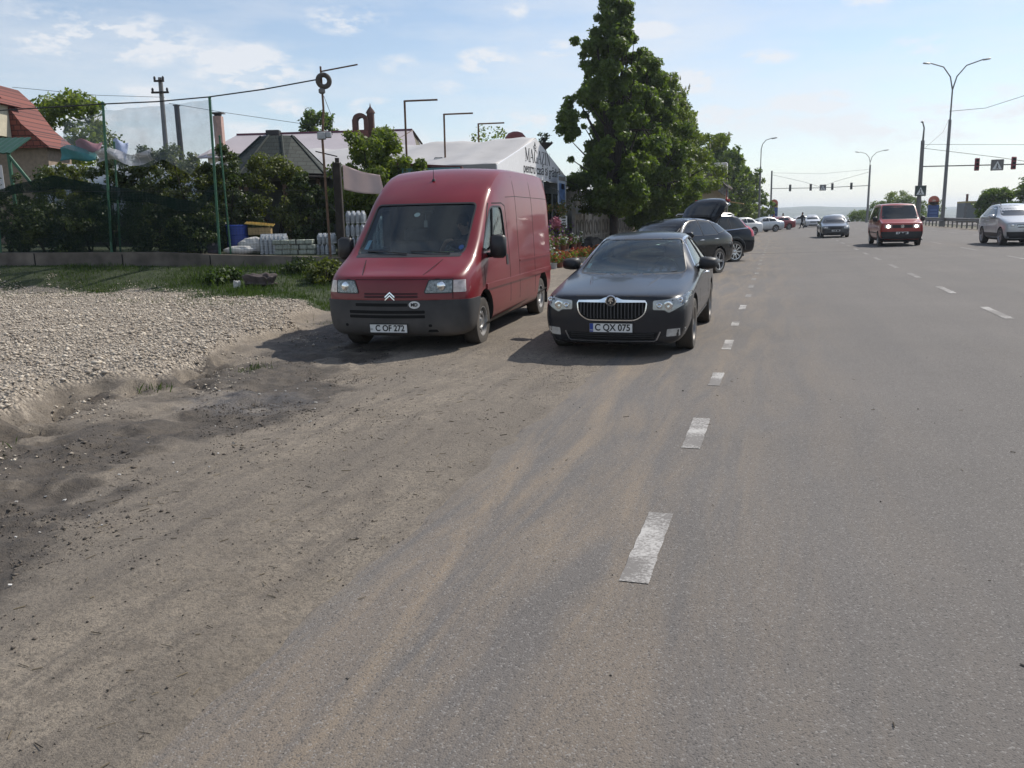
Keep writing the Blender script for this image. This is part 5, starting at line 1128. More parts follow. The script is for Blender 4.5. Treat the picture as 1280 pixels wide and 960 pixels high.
far_saloon('low white saloon at the far kerb left of the crossing pedestrian', (-1.9,117,0), R_(-60), M('white_paint', (.7,.71,.72), .35, 0, .6, .04), .95, .9, .98)
far_saloon('white saloon crossing the road behind the pedestrian at the lights', (.45,128,0), R_(-75), M('off_white_paint', (.72,.72,.7), .35, 0, .6, .04), .95, .85, .95)
far_saloon('pale grey saloon stopped at the far traffic lights, right of the pedestrian', (3.9,106,.05), R_(2), M('pale_grey_paint', (.55,.56,.58), .35, .2, .6, .04), .95, .95, 1.02)
far_saloon('white car half hidden behind the oncoming dark saloon', (5.35,84,.1), R_(2), bpy.data.materials['white_paint'], .95, .9, 1.0)
far_saloon('white car parked nose-in just past the tail light of the blue-black SUV', (-5.0,70,0), R_(-50), bpy.data.materials['off_white_paint'], .95, .9, 1.02)
# ------------------------------------------------------------------ foliage
def leaf_cloud(name, C_, Rd, n, size, mat, parent=None, up=.35, shell=.55, squash=.85, aspect=.6):
    """many small leaf faces spread through clumps (centres C_, radii Rd)"""
    C_ = np.asarray(C_, float); Rd = np.asarray(Rd, float); w = Rd**2/np.sum(Rd**2); k = RNG.choice(len(C_), n, p=w)
    d = RNG.normal(size=(n,3)); d /= np.linalg.norm(d, axis=1)[:,None]; r = Rd[k]*(shell+(1-shell)*RNG.random(n))*RNG.choice([1,1,1,.6,1.18], n)
    P = C_[k]+d*r[:,None]*np.array([1,1,squash])
    N = d+RNG.normal(size=(n,3))*.75+np.array([0,0,up]); N /= np.linalg.norm(N, axis=1)[:,None]
    T = np.cross(N, RNG.normal(size=(n,3))); T /= np.linalg.norm(T, axis=1)[:,None]; B = np.cross(N, T)
    s = size*RNG.uniform(.6, 1.3, n); a = T*s[:,None]*.5; b = B*(s*aspect*.5)[:,None]; q = N*(s*.12)[:,None]
    V = np.stack([P-a, P+b-q*.3+a*.15, P+a-q, P-b-q*.3+a*.15], 1).reshape(-1,3)
    F = np.arange(4*n).reshape(-1,4); return link_mesh(name, arr_mesh(name, V, F, 4), mat, parent)
LEAF_D = leaf_mat('broad_leaf', (.046,.080,.017), (.135,.185,.048), .48, 2.2)
LEAF_L = leaf_mat('spring_leaf', (.07,.11,.023), (.18,.215,.055), .48, 2.2)
LEAF_T = leaf_mat('conifer_leaf', (.028,.046,.018), (.075,.10,.034), .3, 2)
LEAF_M = leaf_mat('shrub_leaf', (.05,.07,.022), (.135,.15,.048), .4, 2)
def limbs(mb, base, h, r, tips, rnd):
    tr = [Vector(base)]; 
    for k in range(1,6): tr.append(Vector(base)+Vector((rnd.uniform(-.08,.08)*k*.6, rnd.uniform(-.08,.08)*k*.6, h*k/5)))
    mb.tube(tr, [r*1.25, r, r*.86, r*.7, r*.5, r*.22], 10)
    for tp in tips:
        f = rnd.uniform(.18,.75); i = min(4, int(f*5)); s = tr[i].lerp(tr[i+1], f*5-i); tp = Vector(tp); m = s.lerp(tp, .5)+Vector((0,0,rnd.uniform(-.1,.25))); q = r*(.55-.42*f); mb.tube([s, m, tp], [q, q*.6, q*.18], 6)
def big_tree(label, loc, h, rad, n, seed, trunk=.2, low=.12, mat=None, pointy=1.0, group='roadside trees', size=.18, blossom=0, dense=1.0):
    rnd = random.Random(seed); t = thing('tree', label, 'tree', loc, 0, group); C_ = []; Rd = []
    m = int(210*dense)
    for k in range(m):
        f = low+(1-low)*(k+.5)/m; g = (f-low)/(1-low); prof = rad*(min(1, g/.16)**.6)*max(0, 1-g**(1.5*pointy))**.75*1.02+.16
        for _ in range(1):
            a = rnd.uniform(0, 6.283); lob = 1+.26*math.sin(2*a+5*g+seed)+.22*math.sin(3*a-11*g+seed*2.3)+.16*math.sin(a+17*g+seed); q = prof*lob*math.sqrt(rnd.uniform(.03, 1.0)); C_.append((q*math.cos(a), q*math.sin(a), f*h)); Rd.append(rnd.uniform(.26,.62)*(1-.35*g)*rad/2.6)
    for k in range(44):                                                    # stray shoots that break the outline
        g = rnd.uniform(.2,.95); a = rnd.uniform(0,6.283); prof = rad*(1-g**(1.5*pointy))**.75*.98+.06; C_.append((prof*math.cos(a), prof*math.sin(a), (low+(1-low)*g)*h)); Rd.append(rnd.uniform(.14,.36))
    mb = MB(); limbs(mb, (0,0,-.1), h*.93, trunk, rnd.sample(C_, min(30, len(C_)))+C_[-44:], rnd); mb.build('trunk', MT['bark'], t, smooth=60)
    leaf_cloud('crown', C_, Rd, n, size, mat or LEAF_D, t)
    if blossom:
        B = [c for c in C_ if c[2] > h*.2]; mb = MB()
        for k in range(blossom):
            c = rnd.choice(B); a = rnd.uniform(0,6.283); p = (c[0]*1.12+.4*math.cos(a), c[1]*1.12+.4*math.sin(a), c[2]+rnd.uniform(-.1,.4)); mb.lathe([(.005,.26),(.03,.18),(.055,.06),(.03,0)], 6, 'z', p)
        tag(mb.build('blossom', M('cream_blossom', (.5,.46,.32), .8), t), kind='stuff')
    return t
big_tree('tallest roadside tree with pointed dark crown beside the shop', (-7.25,38.6,0), 11.3, 2.4, 75000, 3, .18, .17, pointy=1.05, dense=1.1)
big_tree('dense roadside tree second in the row, close behind the tallest', (-7.0,45.5,0), 10.0, 2.7, 55000, 5, .21, .14, pointy=.9)
big_tree('blossoming roadside chestnut third in the row with pale flower candles', (-7.0,53,0), 10.1, 2.9, 50000, 8, .21, .12, mat=LEAF_L, pointy=1.2, blossom=90)
big_tree('roadside tree with paler leaves behind the blossoming chestnut', (-7.6,61,0), 10.8, 3.0, 30000, 12, .2, .22, mat=LEAF_L, pointy=1.3, blossom=60)
big_tree('last tree of the near clump, overhanging the thatched kiosk', (-8.0,69.5,0), 11.0, 2.8, 24000, 14, .2, .32, pointy=1.3)
for i, (x, y, h, r, lb) in enumerate([(-6.6,96,10.2,3.6,'tall round tree beyond the kiosk, left of the single-arm lamp post'),(-5.8,110,9.2,3.2,'tree behind the single-arm lamp post'),(-5.0,126,8.2,3.0,'shorter tree right of the single-arm lamp post, by the fuel pylon'),(-12,88,8,3.2,'dark tree filling the gap behind the kiosk')]):
    big_tree(lb, (x,y,0), h, r, 9000, 30+i, .2, .1, mat=LEAF_D if i != 1 else LEAF_L, pointy=1.6, size=.42, group='distant roadside trees')
def bush(name, label, loc, r, h, n, seed, mat, size=.1, group=None, cat='shrub', low=0.08, cone=False, stems=5):
    rnd = random.Random(seed); t = thing(name, label, cat, loc, 0, group); C_ = []; Rd = []
    for k in range(int(46*max(1,min(2,r)))):
        g = rnd.random()**.8; pr = r*((1-g)**.8+.05 if cone else math.sqrt(max(.05, 1-(g*1.02-.12)**2*1.0)))
        a = rnd.uniform(0,6.283); q = pr*math.sqrt(rnd.uniform(.1,1)); C_.append((q*math.cos(a), q*math.sin(a), h*(low+(1-low)*g)*.94)); Rd.append(rnd.uniform(.2,.42)*min(r, 2.4)*(1.0-.35*g))
    mb = MB()
    for k in range(stems):
        c = rnd.choice(C_); mb.tube([(rnd.uniform(-.06,.06),rnd.uniform(-.06,.06),-.1),(c[0]*.4,c[1]*.4,c[2]*.5),c], [.03,.02,.006], 6)
    mb.build('stems', MT['bark'], t); leaf_cloud('foliage', C_, Rd, n, size, mat, t); return t
def gz(u, d): p = UD(u, d); return float(terrain(p.x, p.y, False))
def at(u, d, z=None): return UD(u, d, gz(u, d) if z is None else z)
HG = 'shrubs packed behind the shade net'
for i, (u, d, r, h, mt_, lb) in enumerate([
  (-14.6,24.6,1.0,2.3,LEAF_T,'dark shrub at the left end of the fence under the green shed roof'),(-12.9,24.9,.9,2.7,LEAF_M,'loose shrub behind the sagging net, next to the leftmost bay'),(-11.5,24.5,.9,2.9,LEAF_T,'dark shrub just left of the second fence post pair'),
  (-10.2,24.8,.95,3.1,LEAF_T,'tall dark shrub just right of the second fence post pair'),(-9.1,24.5,.9,2.9,LEAF_M,'shrub in the middle of the netted bay'),(-8.3,25.0,.75,3.2,LEAF_T,'spindly dark shrub left of the paired green posts'),
  (-7.1,25.9,1.05,3.05,LEAF_M,'broad shrub behind the blue barrel'),(-6.1,25.6,.6,2.5,LEAF_T,'narrow dark conifer in front of the gazebo'),(-5.55,25.8,.42,1.7,LEAF_T,'small dark conifer left of the pole with the tyre'),
  (-13.8,26.5,1.1,2.6,LEAF_T,'shrub deep in the nursery plot at the far left'),(-10.8,26.8,1.2,3.3,LEAF_M,'shrub behind the second fence post pair, deeper in the plot'),(-8.9,26.8,1.0,3.0,LEAF_T,'dark shrub behind the netted bay, left of the gazebo roof')]):
    bush('shrub', lb, at(u,d), r, h, 7500, 60+i, mt_, .10, HG)
for (u, d) in ((-15.6,24.2),(-13.2,24.0),(-11.9,23.9),(-9.7,23.95),(-8.75,23.9)): bush('low_shrub', 'low dark filler shrub growing against the inside of the fence', at(u,d), .85, 1.5, 4200, int(-u*10), LEAF_T, .09, 'low filler shrubs along the fence')
bush('garden_tree', 'bright leafy garden tree behind the pinkish cloth', at(-4.35,27.0), 1.3, 4.35, 16000, 80, LEAF_L, .13, None, 'tree', .2)
bush('garden_tree', 'smaller leafy garden tree right of the pinkish cloth, by the stall', at(-3.0,26.4), .95, 3.7, 8000, 81, LEAF_L, .12, None, 'tree', .25)
bush('garden_tree', 'rounded garden tree behind the red-roofed house', at(-23.2,46), 2.5, 8.0, 9000, 82, LEAF_L, .25, None, 'tree', .25)
bush('garden_tree', 'far tree showing above the long white roof', at(-13.4,62), 1.8, 9.0, 5000, 83, LEAF_D, .3, None, 'tree', .4)
bush('garden_tree', 'bare-topped tree showing above the shop tent', at(-1.0,52), 1.8, 7.5, 1300, 84, LEAF_L, .2, None, 'tree', .5)
bush('weed_clump', 'tall leafy weed clump on the grass bank left of the red van', at(-4.4,20.2), .6, .5, 2600, 85, LEAF_M, .09, None, 'weeds', 0)
bush('weed_clump', 'bright weed clump below the concrete kerb wall', at(-7.0,20.6), .5, .28, 1800, 86, GRASS, .09, None, 'weeds', 0)
bush('weed_clump', 'dark weed clump at the foot of the kerb wall near the van', at(-5.3,21.6), .55, .34, 2000, 87, LEAF_T, .08, None, 'weeds', 0)

# ------------------------------------------------------------------ kerb wall, fence, nets
w = thing('kerb_wall', 'low weathered concrete wall holding the fence above the grass bank', 'wall', UD(-10,WALL_D,0), YAW); mb = MB()
us = np.arange(-26, -3.9, .55)
for a, b in zip(us, us[1:]):
    za, zb_ = bank(a)-.05, bank(b)-.05; ta, tb = float(np.interp(a,[-26,-14,-9.5,-8,-4.5],[1.12,1.08,1.0,.9,.75])), float(np.interp(b,[-26,-14,-9.5,-8,-4.5],[1.12,1.08,1.0,.9,.75]))
    j = [random.uniform(-.012,.012) for _ in range(2)]
    mb.add([(a+10,0,za-.4),(b+10,0,zb_-.4),(b+10,j[1]*0,tb),(a+10,0,ta),(a+10,.26,za-.4),(b+10,.26,zb_-.4),(b+10,.26,tb),(a+10,.26,ta)], [(0,1,2,3),(3,2,6,7),(5,4,7,6)])
mb.build('wall_face', M('stained_concrete', (.135,.115,.095), .92, var=.5, vs=1.8, bump=.6, bs=12), w, smooth=False)
mb = MB()
for u in np.arange(-25, -4.2, 2.4): mb.box((u+10,-.004,float(np.interp(u,[-14,-4.5],[.9,.58]))), (.025,.02,.36))
mb.build('wall_joint', MT['seam'], w)
FP = 'fence posts along the wall'
def post(u, d, z0, z1, lean, r, label, mat='greenpost', name='fence_post'):
    t = thing(name, label, 'post', UD(u,d,z0), YAW, FP); m = MB().tube([(0,0,0),(lean*.5,0,(z1-z0)*.5),(lean,0,z1-z0)], r, 8); m.box((0,0,.0),(.12,.12,.03)); m.build('pole', MT[mat], t, smooth=60)
    MB().lathe([(r*1.25,-.02),(r*1.25,.02),(.001,.035)], 8, 'z', (lean,0,z1-z0)).build('cap', MT[mat], t); return t
post(-14.0,23.15,.95,4.85,.25,.028,'leaning green fence post at the left edge by the red-roofed house')
post(-10.95,23.15,.92,4.95,.22,.036,'tall dark green fence post carrying the cable, middle of the netted fence')
post(-10.8,23.35,.92,3.95,.16,.026,'shorter green fence post beside the tall middle one')
post(-7.98,23.15,.85,5.03,.1,.036,'tall green fence post at the right end of the grey net')
post(-7.74,23.35,.85,4.05,-.03,.026,'shorter green fence post beside the barrel')
t = thing('wire_fence', 'fine wire mesh fence stretched between the posts above the kerb wall', 'fence', UD(-10,WALL_D+.12,0), YAW)
def net_mat(name, col, cell, line, veil=.0):
    m = bpy.data.materials.new(name); m.use_nodes = True; nt = m.node_tree; nt.nodes.clear(); N = nt.nodes.new; L = nt.links.new
    out = N('ShaderNodeOutputMaterial'); mix = N('ShaderNodeMixShader'); tr = N('ShaderNodeBsdfTransparent'); df = N('ShaderNodeBsdfDiffuse'); df.inputs[0].default_value = (*col,1)
    tc = N('ShaderNodeTexCoord'); sp = N('ShaderNodeSeparateXYZ'); L(tc.outputs['UV' if False else 'Object'], sp.inputs[0]); last = None
    def mth(op, a, c):
        n = N('ShaderNodeMath'); n.operation = op
        for k, v in ((0, a), (1, c)):
            if isinstance(v, (int, float)): n.inputs[k].default_value = v
            else: L(v, n.inputs[k])
        return n.outputs[0]
    a = mth('LESS_THAN', mth('FRACT', mth('DIVIDE', sp.outputs[0], cell), 0), line); b = mth('LESS_THAN', mth('FRACT', mth('DIVIDE', sp.outputs[2], cell*.8), 0), line)
    f = mth('MAXIMUM', a, b)
    if veil:
        nz = N('ShaderNodeTexNoise'); nz.inputs['Scale'].default_value = 2.2; nz.inputs['Detail'].default_value = 6; L(tc.outputs['Object'], nz.inputs['Vector'])
        f = mth('MINIMUM', mth('MAXIMUM', f, mth('ADD', mth('MULTIPLY', mth('SUBTRACT', nz.outputs['Fac'], .5), .5), veil)), .97)
    L(f, mix.inputs[0]); L(tr.outputs[0], mix.inputs[1]); L(df.outputs[0], mix.inputs[2]); L(mix.outputs[0], out.inputs[0]); return m
def sheet(P, nu, nv, name, mat, parent=None, smooth=True):
    V = [P(i/nu, j/nv) for j in range(nv+1) for i in range(nu+1)]; F = [(j*(nu+1)+i, j*(nu+1)+i+1, (j+1)*(nu+1)+i+1, (j+1)*(nu+1)+i) for j in range(nv) for i in range(nu)]
    return MB().add(V, F).build(name, mat, parent, smooth=80 if smooth else False, fix=False)
sheet(lambda a, b: (-4.2+9.3*a, .03*math.sin(a*40), float(np.interp(-14.2+9.3*a,[-14,-9.5,-8,-4.9],[1.06,1.0,.9,.78]))+b*1.75+.04*math.sin(a*9)), 60, 6, 'mesh', net_mat('wire_mesh', (.05,.055,.05), .085, .05), t)
MB().tube([(-4.2,0,2.72),(5.1,0,2.55)], .006, 5).build('top_wire', MT['wire'], t)
t = thing('shade_net', 'dark green shade net drooping across the lower fence, hiding the shrubs', 'net', UD(-10,WALL_D+.25,0), YAW)
def low(a, b):
    u = -14.9+7.0*a; top = float(np.interp(u,[-14.9,-13.8,-13.1,-12.35,-11.6,-10.75,-9.6,-8.6,-7.9],[2.8,2.78,2.95,3.12,2.95,2.80,2.55,2.35,2.9])); bot = 1.02
    return (u+10, .10*math.sin(u*3.1+b*2)+.16*(1-abs(2*b-1))*math.sin(u*1.3), bot+(top-bot)*b)
sheet(low, 80, 12, 'netting', net_mat('dark_green_netting', (.014,.032,.024), .02, .16, .12), t)
def lowband(a, b):
    x, y, z = low(a, 1); return (x, y-.03+.04*math.sin(a*50), z-.30*b-.05*math.sin(a*23)*b)
sheet(lowband, 80, 3, 'bunched_edge', net_mat('bunched_netting', (.010,.022,.018), .02, .3, .62), t)
t = thing('shade_net', 'torn grey net hanging between the tall posts, sky showing through', 'net', UD(-10,WALL_D+.22,0), YAW)
def upn(a, b):
    u = -11.9+4.05*a; top = float(np.interp(u,[-11.9,-10.75,-10.2,-9.6,-7.85],[4.45,4.76,4.80,4.84,4.98])); bot = float(np.interp(u,[-11.9,-11.2,-10.6,-9.9,-9.2,-8.6,-8.1,-7.85],[3.9,3.55,3.35,3.3,3.4,3.1,3.6,4.3]))
    return (u+10, .22*math.sin(u*2.2)*(1-b)+.06*math.sin(u*7+b*5), bot+(top-bot)*b+.012*math.sin(u*11)*b+.05*math.sin(u*6)*(1-b))
sheet(upn, 70, 14, 'netting', net_mat('grey_netting', (.20,.23,.27), .014, .10, .14), t)
sheet(lambda a, b: (-1.1+1.5*a, .02+.12*math.sin(a*9+b*4), 3.42+.28*b+.10*math.sin(a*7)), 24, 4, 'plastic_strip', net_mat('white_plastic', (.5,.5,.52), .3, .1, .7), t)

# pole with tyre, timber post, cloth, cable
t = thing('tyre_pole', 'leaning rusty pole topped by an old tyre and a side arm', 'pole', UD(-4.93,23.15,.7), YAW)
MB().tube([(0,0,0),(-.02,0,3.2),(.06,0,4.0),(.05,0,5.05)], [.035,.033,.03,.026], 8).build('shaft', MT['rust'], t, smooth=60)
MB().tube([(.03,0,4.92),(1.05,-.1,5.06)], .02, 6).build('side_arm', MT['rust'], t)
tb = MB(); n = 28
for k in range(n):
    a = 2*math.pi*k/n
    for j in range(10): q = 2*math.pi*j/10; rr_ = .15+.065*math.cos(q); tb.v.append((rr_*math.cos(a), .07*math.sin(q), rr_*math.sin(a)))
for k in range(n):
    for j in range(10): tb.f.append((k*10+j, k*10+(j+1)%10, ((k+1)%n)*10+(j+1)%10, ((k+1)%n)*10+j)); tb.m.append(0)
o = tb.build('tyre', MT['rubber'], t, smooth=60); o.location = (.12,-.04,4.68); o.rotation_euler = (0,0,R_(20))
MB().box((.06,-.06,4.42),(.16,.14,.14),bev=.03).build('insulator_block', MT['greypole'], t); MB().box((-.02,-.07,3.28),(.22,.14,.2),bev=.02).build('junction_box', MT['galv'], t); MB().box((.16,-.05,3.3),(.16,.1,.16),bev=.02).build('junction_box', MT['galv'], t)
MB().tube([(.1,-.05,4.3),(.3,-.05,3.7),(.25,0,3.3)], .007, 5).tube([(-.02,-.04,1.6),(.3,0,1.2),(.1,0,1.5)],.006,5).build('loose_wire', MT['wire'], t)
t = thing('timber_post', 'thick dark timber post right behind the pole with the tyre', 'post', UD(-4.66,23.4,.6), YAW); MB().box((0,0,1.35),(.21,.2,2.7),bev=.02).build('shaft', MT['timber'], t); MB().box((-.25,-.05,2.93),(.6,.03,.03),ry=R_(14)).build('stick', MT['timber'], t); MB().box((.02,0,2.74),(.10,.10,.16)).build('stub', MT['timber'], t)
def cloth_mat(name, col):
    m, nt, b = new_mat(name); N = nt.nodes.new; L = nt.links.new; o_ = nt.nodes['Material Output']; tr = N('ShaderNodeBsdfTranslucent'); tr.inputs[0].default_value = (*col,1); mx = N('ShaderNodeMixShader'); mx.inputs[0].default_value = .45
    nz = N('ShaderNodeTexNoise'); nz.inputs['Scale'].default_value = 3; mr_ = N('ShaderNodeMapRange'); mr_.inputs[3].default_value = .8; mr_.inputs[4].default_value = 1.1; L(nz.outputs['Fac'], mr_.inputs[0]); vm = N('ShaderNodeVectorMath'); vm.operation = 'SCALE'; vm.inputs[0].default_value = col; L(mr_.outputs[0], vm.inputs['Scale']); L(vm.outputs[0], b.inputs['Base Color']); b.inputs['Roughness'].default_value = .9
    L(b.outputs[0], mx.inputs[1]); L(tr.outputs[0], mx.inputs[2]); L(mx.outputs[0], o_.inputs['Surface']); return m
c = sheet(lambda a, b: (-4.40+.98*a+.10*b*a, -.10*math.sin(3.14*a)*b-.03*math.sin(a*11), 3.22-.30*a-(.66-.16*a)*b-.05*math.sin(3.14*a)), 24, 12, 'cloth_banner', cloth_mat('pinkish_cloth', (.66,.56,.54)), None)
c.location = (0,0,0); c.rotation_euler = (0,0,YAW); c.location = UD(0,22.9,0); tag(c, 'faded pinkish white cloth tied to the dark timber post', 'cloth')
m2 = c.data
bm = bmesh.new(); bm.from_mesh(m2); bmesh.ops.solidify(bm, geom=bm.faces[:], thickness=.006); bm.to_mesh(m2); bm.free()
t = tag(MB().tube([UD(-22,22.9,4.95),UD(-13.8,23.1,4.80),UD(-10.75,23.13,4.92),UD(-9.3,23.13,4.95),UD(-7.9,23.13,5.04),UD(-6.4,23.1,5.2),UD(-4.95,23.1,5.42)], .018, 6, caps=True).build('cable', MT['wire'], None, smooth=60), 'thick black cable running along the post tops to the pole with the tyre', 'cable')
tag(MB().tube([UD(-26,46,9.1),UD(-22,47,8.75),UD(-18.8,48,8.72)], .012, 5).build('thin_wire', MT['wire'], None), 'thin wire in the sky left of the wooden power pole', 'wire')
tag(MB().tube([UD(-18.6,48,8.4),UD(-15,46,7.6),UD(-9,43,6.4)], .012, 5).build('thin_wire', MT['wire'], None), 'thin wire sloping right from the power pole over the long white roof', 'wire')
# power pole
t = thing('power_pole', 'dark wooden power pole with two crossarms of insulators behind the net', 'pole', at(-19.1,48), YAW); MB().tube([(0,0,0),(.15,0,8.7)], [.15,.115], 10).build('shaft', MT['greypole'], t, smooth=60)  # shaft's grey has the veiling by net and haze put into its colour
for z, w_ in ((7.9,.95),(8.5,.55)):
    MB().box((.12,-.14,z),(w_,.1,.1)).build('crossarm', MT['timber'], t)
    for s in (-1,1): MB().lathe([(.02,0),(.06,.02),(.07,.12),(.03,.2)], 8, 'z', (.12+s*w_*.42,-.14,z+.05)).build('insulator', MT['black'], t)
t = thing('wooden_stub_pole', 'short dark pole standing right of the power pole behind the net', 'pole', at(-18.2,48), YAW); MB().tube([(0,0,0),(0,0,7.2)], [.16,.14], 10).build('shaft', MT['timber'], t, smooth=60); MB().box((0,0,7.22),(.3,.3,.05)).build('cap', MT['timber'], t)

# ------------------------------------------------------------------ goods on the wall
def lump(name, label, loc, dims, mat, seed, cat, rz=0, group=None, amp=.18):
    """a soft lumpy sack"""
    rnd = random.Random(seed); bm = bmesh.new(); bmesh.ops.create_icosphere(bm, subdivisions=4, radius=.5)
    ox = rnd.uniform(0, 50)
    for v in bm.verts:
        p = v.co*1.0; e = .72; q = Vector([(abs(k*2)**e)*(.5 if k > 0 else -.5) for k in p])
        n = math.sin(p.x*7+ox)*math.cos(p.y*8+ox)+.6*math.sin(p.z*13+ox*2)+.4*math.sin(p.x*19+p.y*17+ox)
        v.co = Vector((q.x*dims[0], q.y*dims[1], (q.z+.5)*dims[2]))*(1+amp*.3*n); v.co.z = max(0, v.co.z)
    me = bpy.data.meshes.new(name); bm.to_mesh(me); bm.free(); me.polygons.foreach_set('use_smooth', [True]*len(me.polygons))
    o = link_mesh(name, me, mat); o.location = loc; o.rotation_euler = (0,0,rz); return tag(o, label, cat, group)
SACK = M('white_sacking', (.50,.49,.47), .8, var=.15, bump=.5, bs=30); FILM = M('shrink_film', (.56,.58,.60), .22, var=.2, vs=14, bump=.5, bs=25, spec=.6)
t = thing('barrel', 'blue plastic barrel standing behind the kerb wall', 'barrel', UD(-7.75,24.1,.95), YAW)
MB().lathe([(.001,0),(.27,0),(.285,.02),(.30,.15),(.305,.32),(.30,.5),(.295,.68),(.31,.69),(.31,.73),(.285,.74),(.27,.70),(.27,.1),(.001,.08)], 32).build('drum', M('blue_plastic', (.012,.045,.27), .4, var=.15, dust=.2), t, smooth=40)
mb = MB()
for z in (.22,.46): mb.lathe([(.302,z-.015),(.312,z),(.302,z+.015)], 32)
mb.build('hoops', bpy.data.materials['blue_plastic'], t, smooth=60)
t = thing('crate', 'yellow crate with a slatted lid perched on the white sacks', 'crate', UD(-7.12,24.2,1.38), YAW+.15); YEL = M('yellow_slats', (.55,.38,.10), .6, var=.2)
MB().box((0,0,.12),(.62,.4,.2)).build('box', M('tan_board', (.30,.21,.10), .8, var=.25), t); mb = MB()
for k in range(5): mb.box((0,-.2+.1*k,.30+.012*k),(.78,.085,.03),ry=R_(6))
mb.build('lid', YEL, t)
lump('sack', 'limp white sack slumped over against the blue barrel', UD(-7.25,23.75,.9), (.75,.4,.42), SACK, 1, 'sack', YAW, 'white goods on the wall')
lump('sack', 'flat white sack lying along the wall top below the barrel', UD(-7.55,23.55,.88), (.9,.35,.22), SACK, 2, 'sack', YAW, 'white goods on the wall')
def pack(label, u, d, z, w, dp, h, nx=4, ny=3, group='shrink-wrapped packs'):
    """a shrink-wrapped pack of bottles"""
    t = thing('wrapped_pack', label, 'pack', UD(u,d,z), YAW, group); mb = MB()
    for i in range(nx):
        for j in range(ny):
            x, y = (i+.5)/nx*w-w/2, (j+.5)/ny*dp-dp/2; r = min(w/nx, dp/ny)*.47; mb.lathe([(r*.9,0),(r,.02),(r,h*.62),(r*.75,h*.78),(r*.35,h*.9),(r*.35,h*.97),(.001,h*.975)], 10, 'z', (x,y,0))
    mb.build('bottles', FILM, t, smooth=50); MB().box((0,0,h*.42),(w*1.015,dp*1.015,h*.84),bev=.05).build('film', pane('film_'+str(len(bpy.data.materials)), (.78,.8,.82), .25, 1.35), t); return t
pack('large shrink-wrapped pack of white bottles right of the slumped sack', -6.62,23.75,.86,.72,.5,.58,6,4)
for k, (u, z) in enumerate(((-4.36,.95),(-4.36,1.30),(-4.34,1.66))): pack(['lowest','middle','topmost'][k]+' bottle pack in the stack beside the dark timber post', u,24.1,z,.55,.4,.36)
for k, z in enumerate((.8,1.15,1.5)): pack(['lowest','middle','topmost'][k]+' bottle pack of the stack seen through the van cab', -3.72,24.3,z,.42,.4,.36)
for k, (u, z) in enumerate(((-5.2,.82),(-5.15,1.12))): pack(['lower','upper'][k]+' grey wrapped pack left of the pole with the tyre', u,23.85,z,.5,.42,.30,4,3)
for k, (u, z) in enumerate(((-6.0,.84),(-5.97,.98),(-6.04,1.12))):
    t = thing('slab_pack', ['bottom','middle','top'][k]+' pale greenish slab pack lying on the wall behind the mesh', 'slabs', UD(u,23.6,z), YAW, 'pale slabs on the wall'); mb = MB()
    for i in range(5): mb.box((-.45+.225*i,0,.065),(.215,.3,.125),bev=.015)
    mb.build('slabs', M('pale_green_block', (.30,.33,.28), .85, var=.2), t); MB().box((.1,0,.066),(.02,.31,.135)).build('strap', MT['black'], t)
lump('bundle', 'small purplish bundle tucked by the foot of the paired posts', UD(-8.3,23.6,.88), (.32,.3,.34), M('purple_grey_cloth', (.07,.06,.085), .9), 4, 'bundle')
lump('rag_heap', 'brown-grey heap of rags dumped on the grass bank', at(-5.85,19.6), (.72,.44,.30), M('brown_rags', (.075,.058,.055), .95, var=.5), 5, 'rags', .3, amp=.6)
lump('plastic_bag', 'crumpled white plastic bag beside the heap of rags', at(-6.32,19.3), (.16,.14,.2), SACK, 6, 'bag', amp=.4)

# ------------------------------------------------------------------ buildings behind the fence
def hstruct(name, label, cat, u, d, z=0): return thing(name, label, cat, UD(u,d,z), YAW)
TILE = M('red_roof_tiles', (.22,.055,.04), .75, var=.25, vs=3)
def tile_mat(name, c1, c2, sx, sy):
    m, nt, b = new_mat(name); N = nt.nodes.new; L = nt.links.new; tc = N('ShaderNodeTexCoord'); mp = N('ShaderNodeMapping'); mp.inputs['Rotation'].default_value = (R_(90),0,0); L(tc.outputs['Object'], mp.inputs[0])
    br = N('ShaderNodeTexBrick'); br.inputs['Scale'].default_value = 1; br.inputs['Brick Width'].default_value = sx; br.inputs['Row Height'].default_value = sy; br.inputs['Mortar Size'].default_value = sy*.09; br.inputs['Color1'].default_value = (*c1,1); br.inputs['Color2'].default_value = (*c2,1); br.inputs['Mortar'].default_value = (c1[0]*.35,c1[1]*.35,c1[2]*.35,1)
    L(mp.outputs[0], br.inputs['Vector']); L(br.outputs[0], b.inputs['Base Color']); b.inputs['Roughness'].default_value = .8
    bp = N('ShaderNodeBump'); bp.inputs['Distance'].default_value = .03; bp.inputs['Strength'].default_value = .7; L(br.outputs['Fac'], bp.inputs['Height']); bp.invert = True; L(bp.outputs[0], b.inputs['Normal']); return m
RT = tile_mat('red_roof_tiling', (.15,.040,.030), (.20,.055,.038), .3, .22); WALLB = M('brown_plaster', (.26,.20,.15), .9, var=.2); GT = tile_mat('green_shingle', (.012,.02,.017), (.02,.029,.024), .26, .14)
PLASTER = M('cream_plaster', (.52,.47,.36), .9, var=.1); WHITE = M('white_sheeting', (.62,.60,.60), .6, var=.08, vs=1.2)
t = hstruct('red_roof_house', 'house with steep red tiled roof and a dormer at the left edge', 'house', -23.3, 38)
MB().box((0,1.0,2.7),(6.0,2,5.4)).build('wall', WALLB, t)
mb = MB(); prof = [(-3.3,5.2),(-2.6,6.6),(-1.2,7.75),(.9,8.0),(1.5,7.4),(2.3,6.2),(3.4,5.2)]
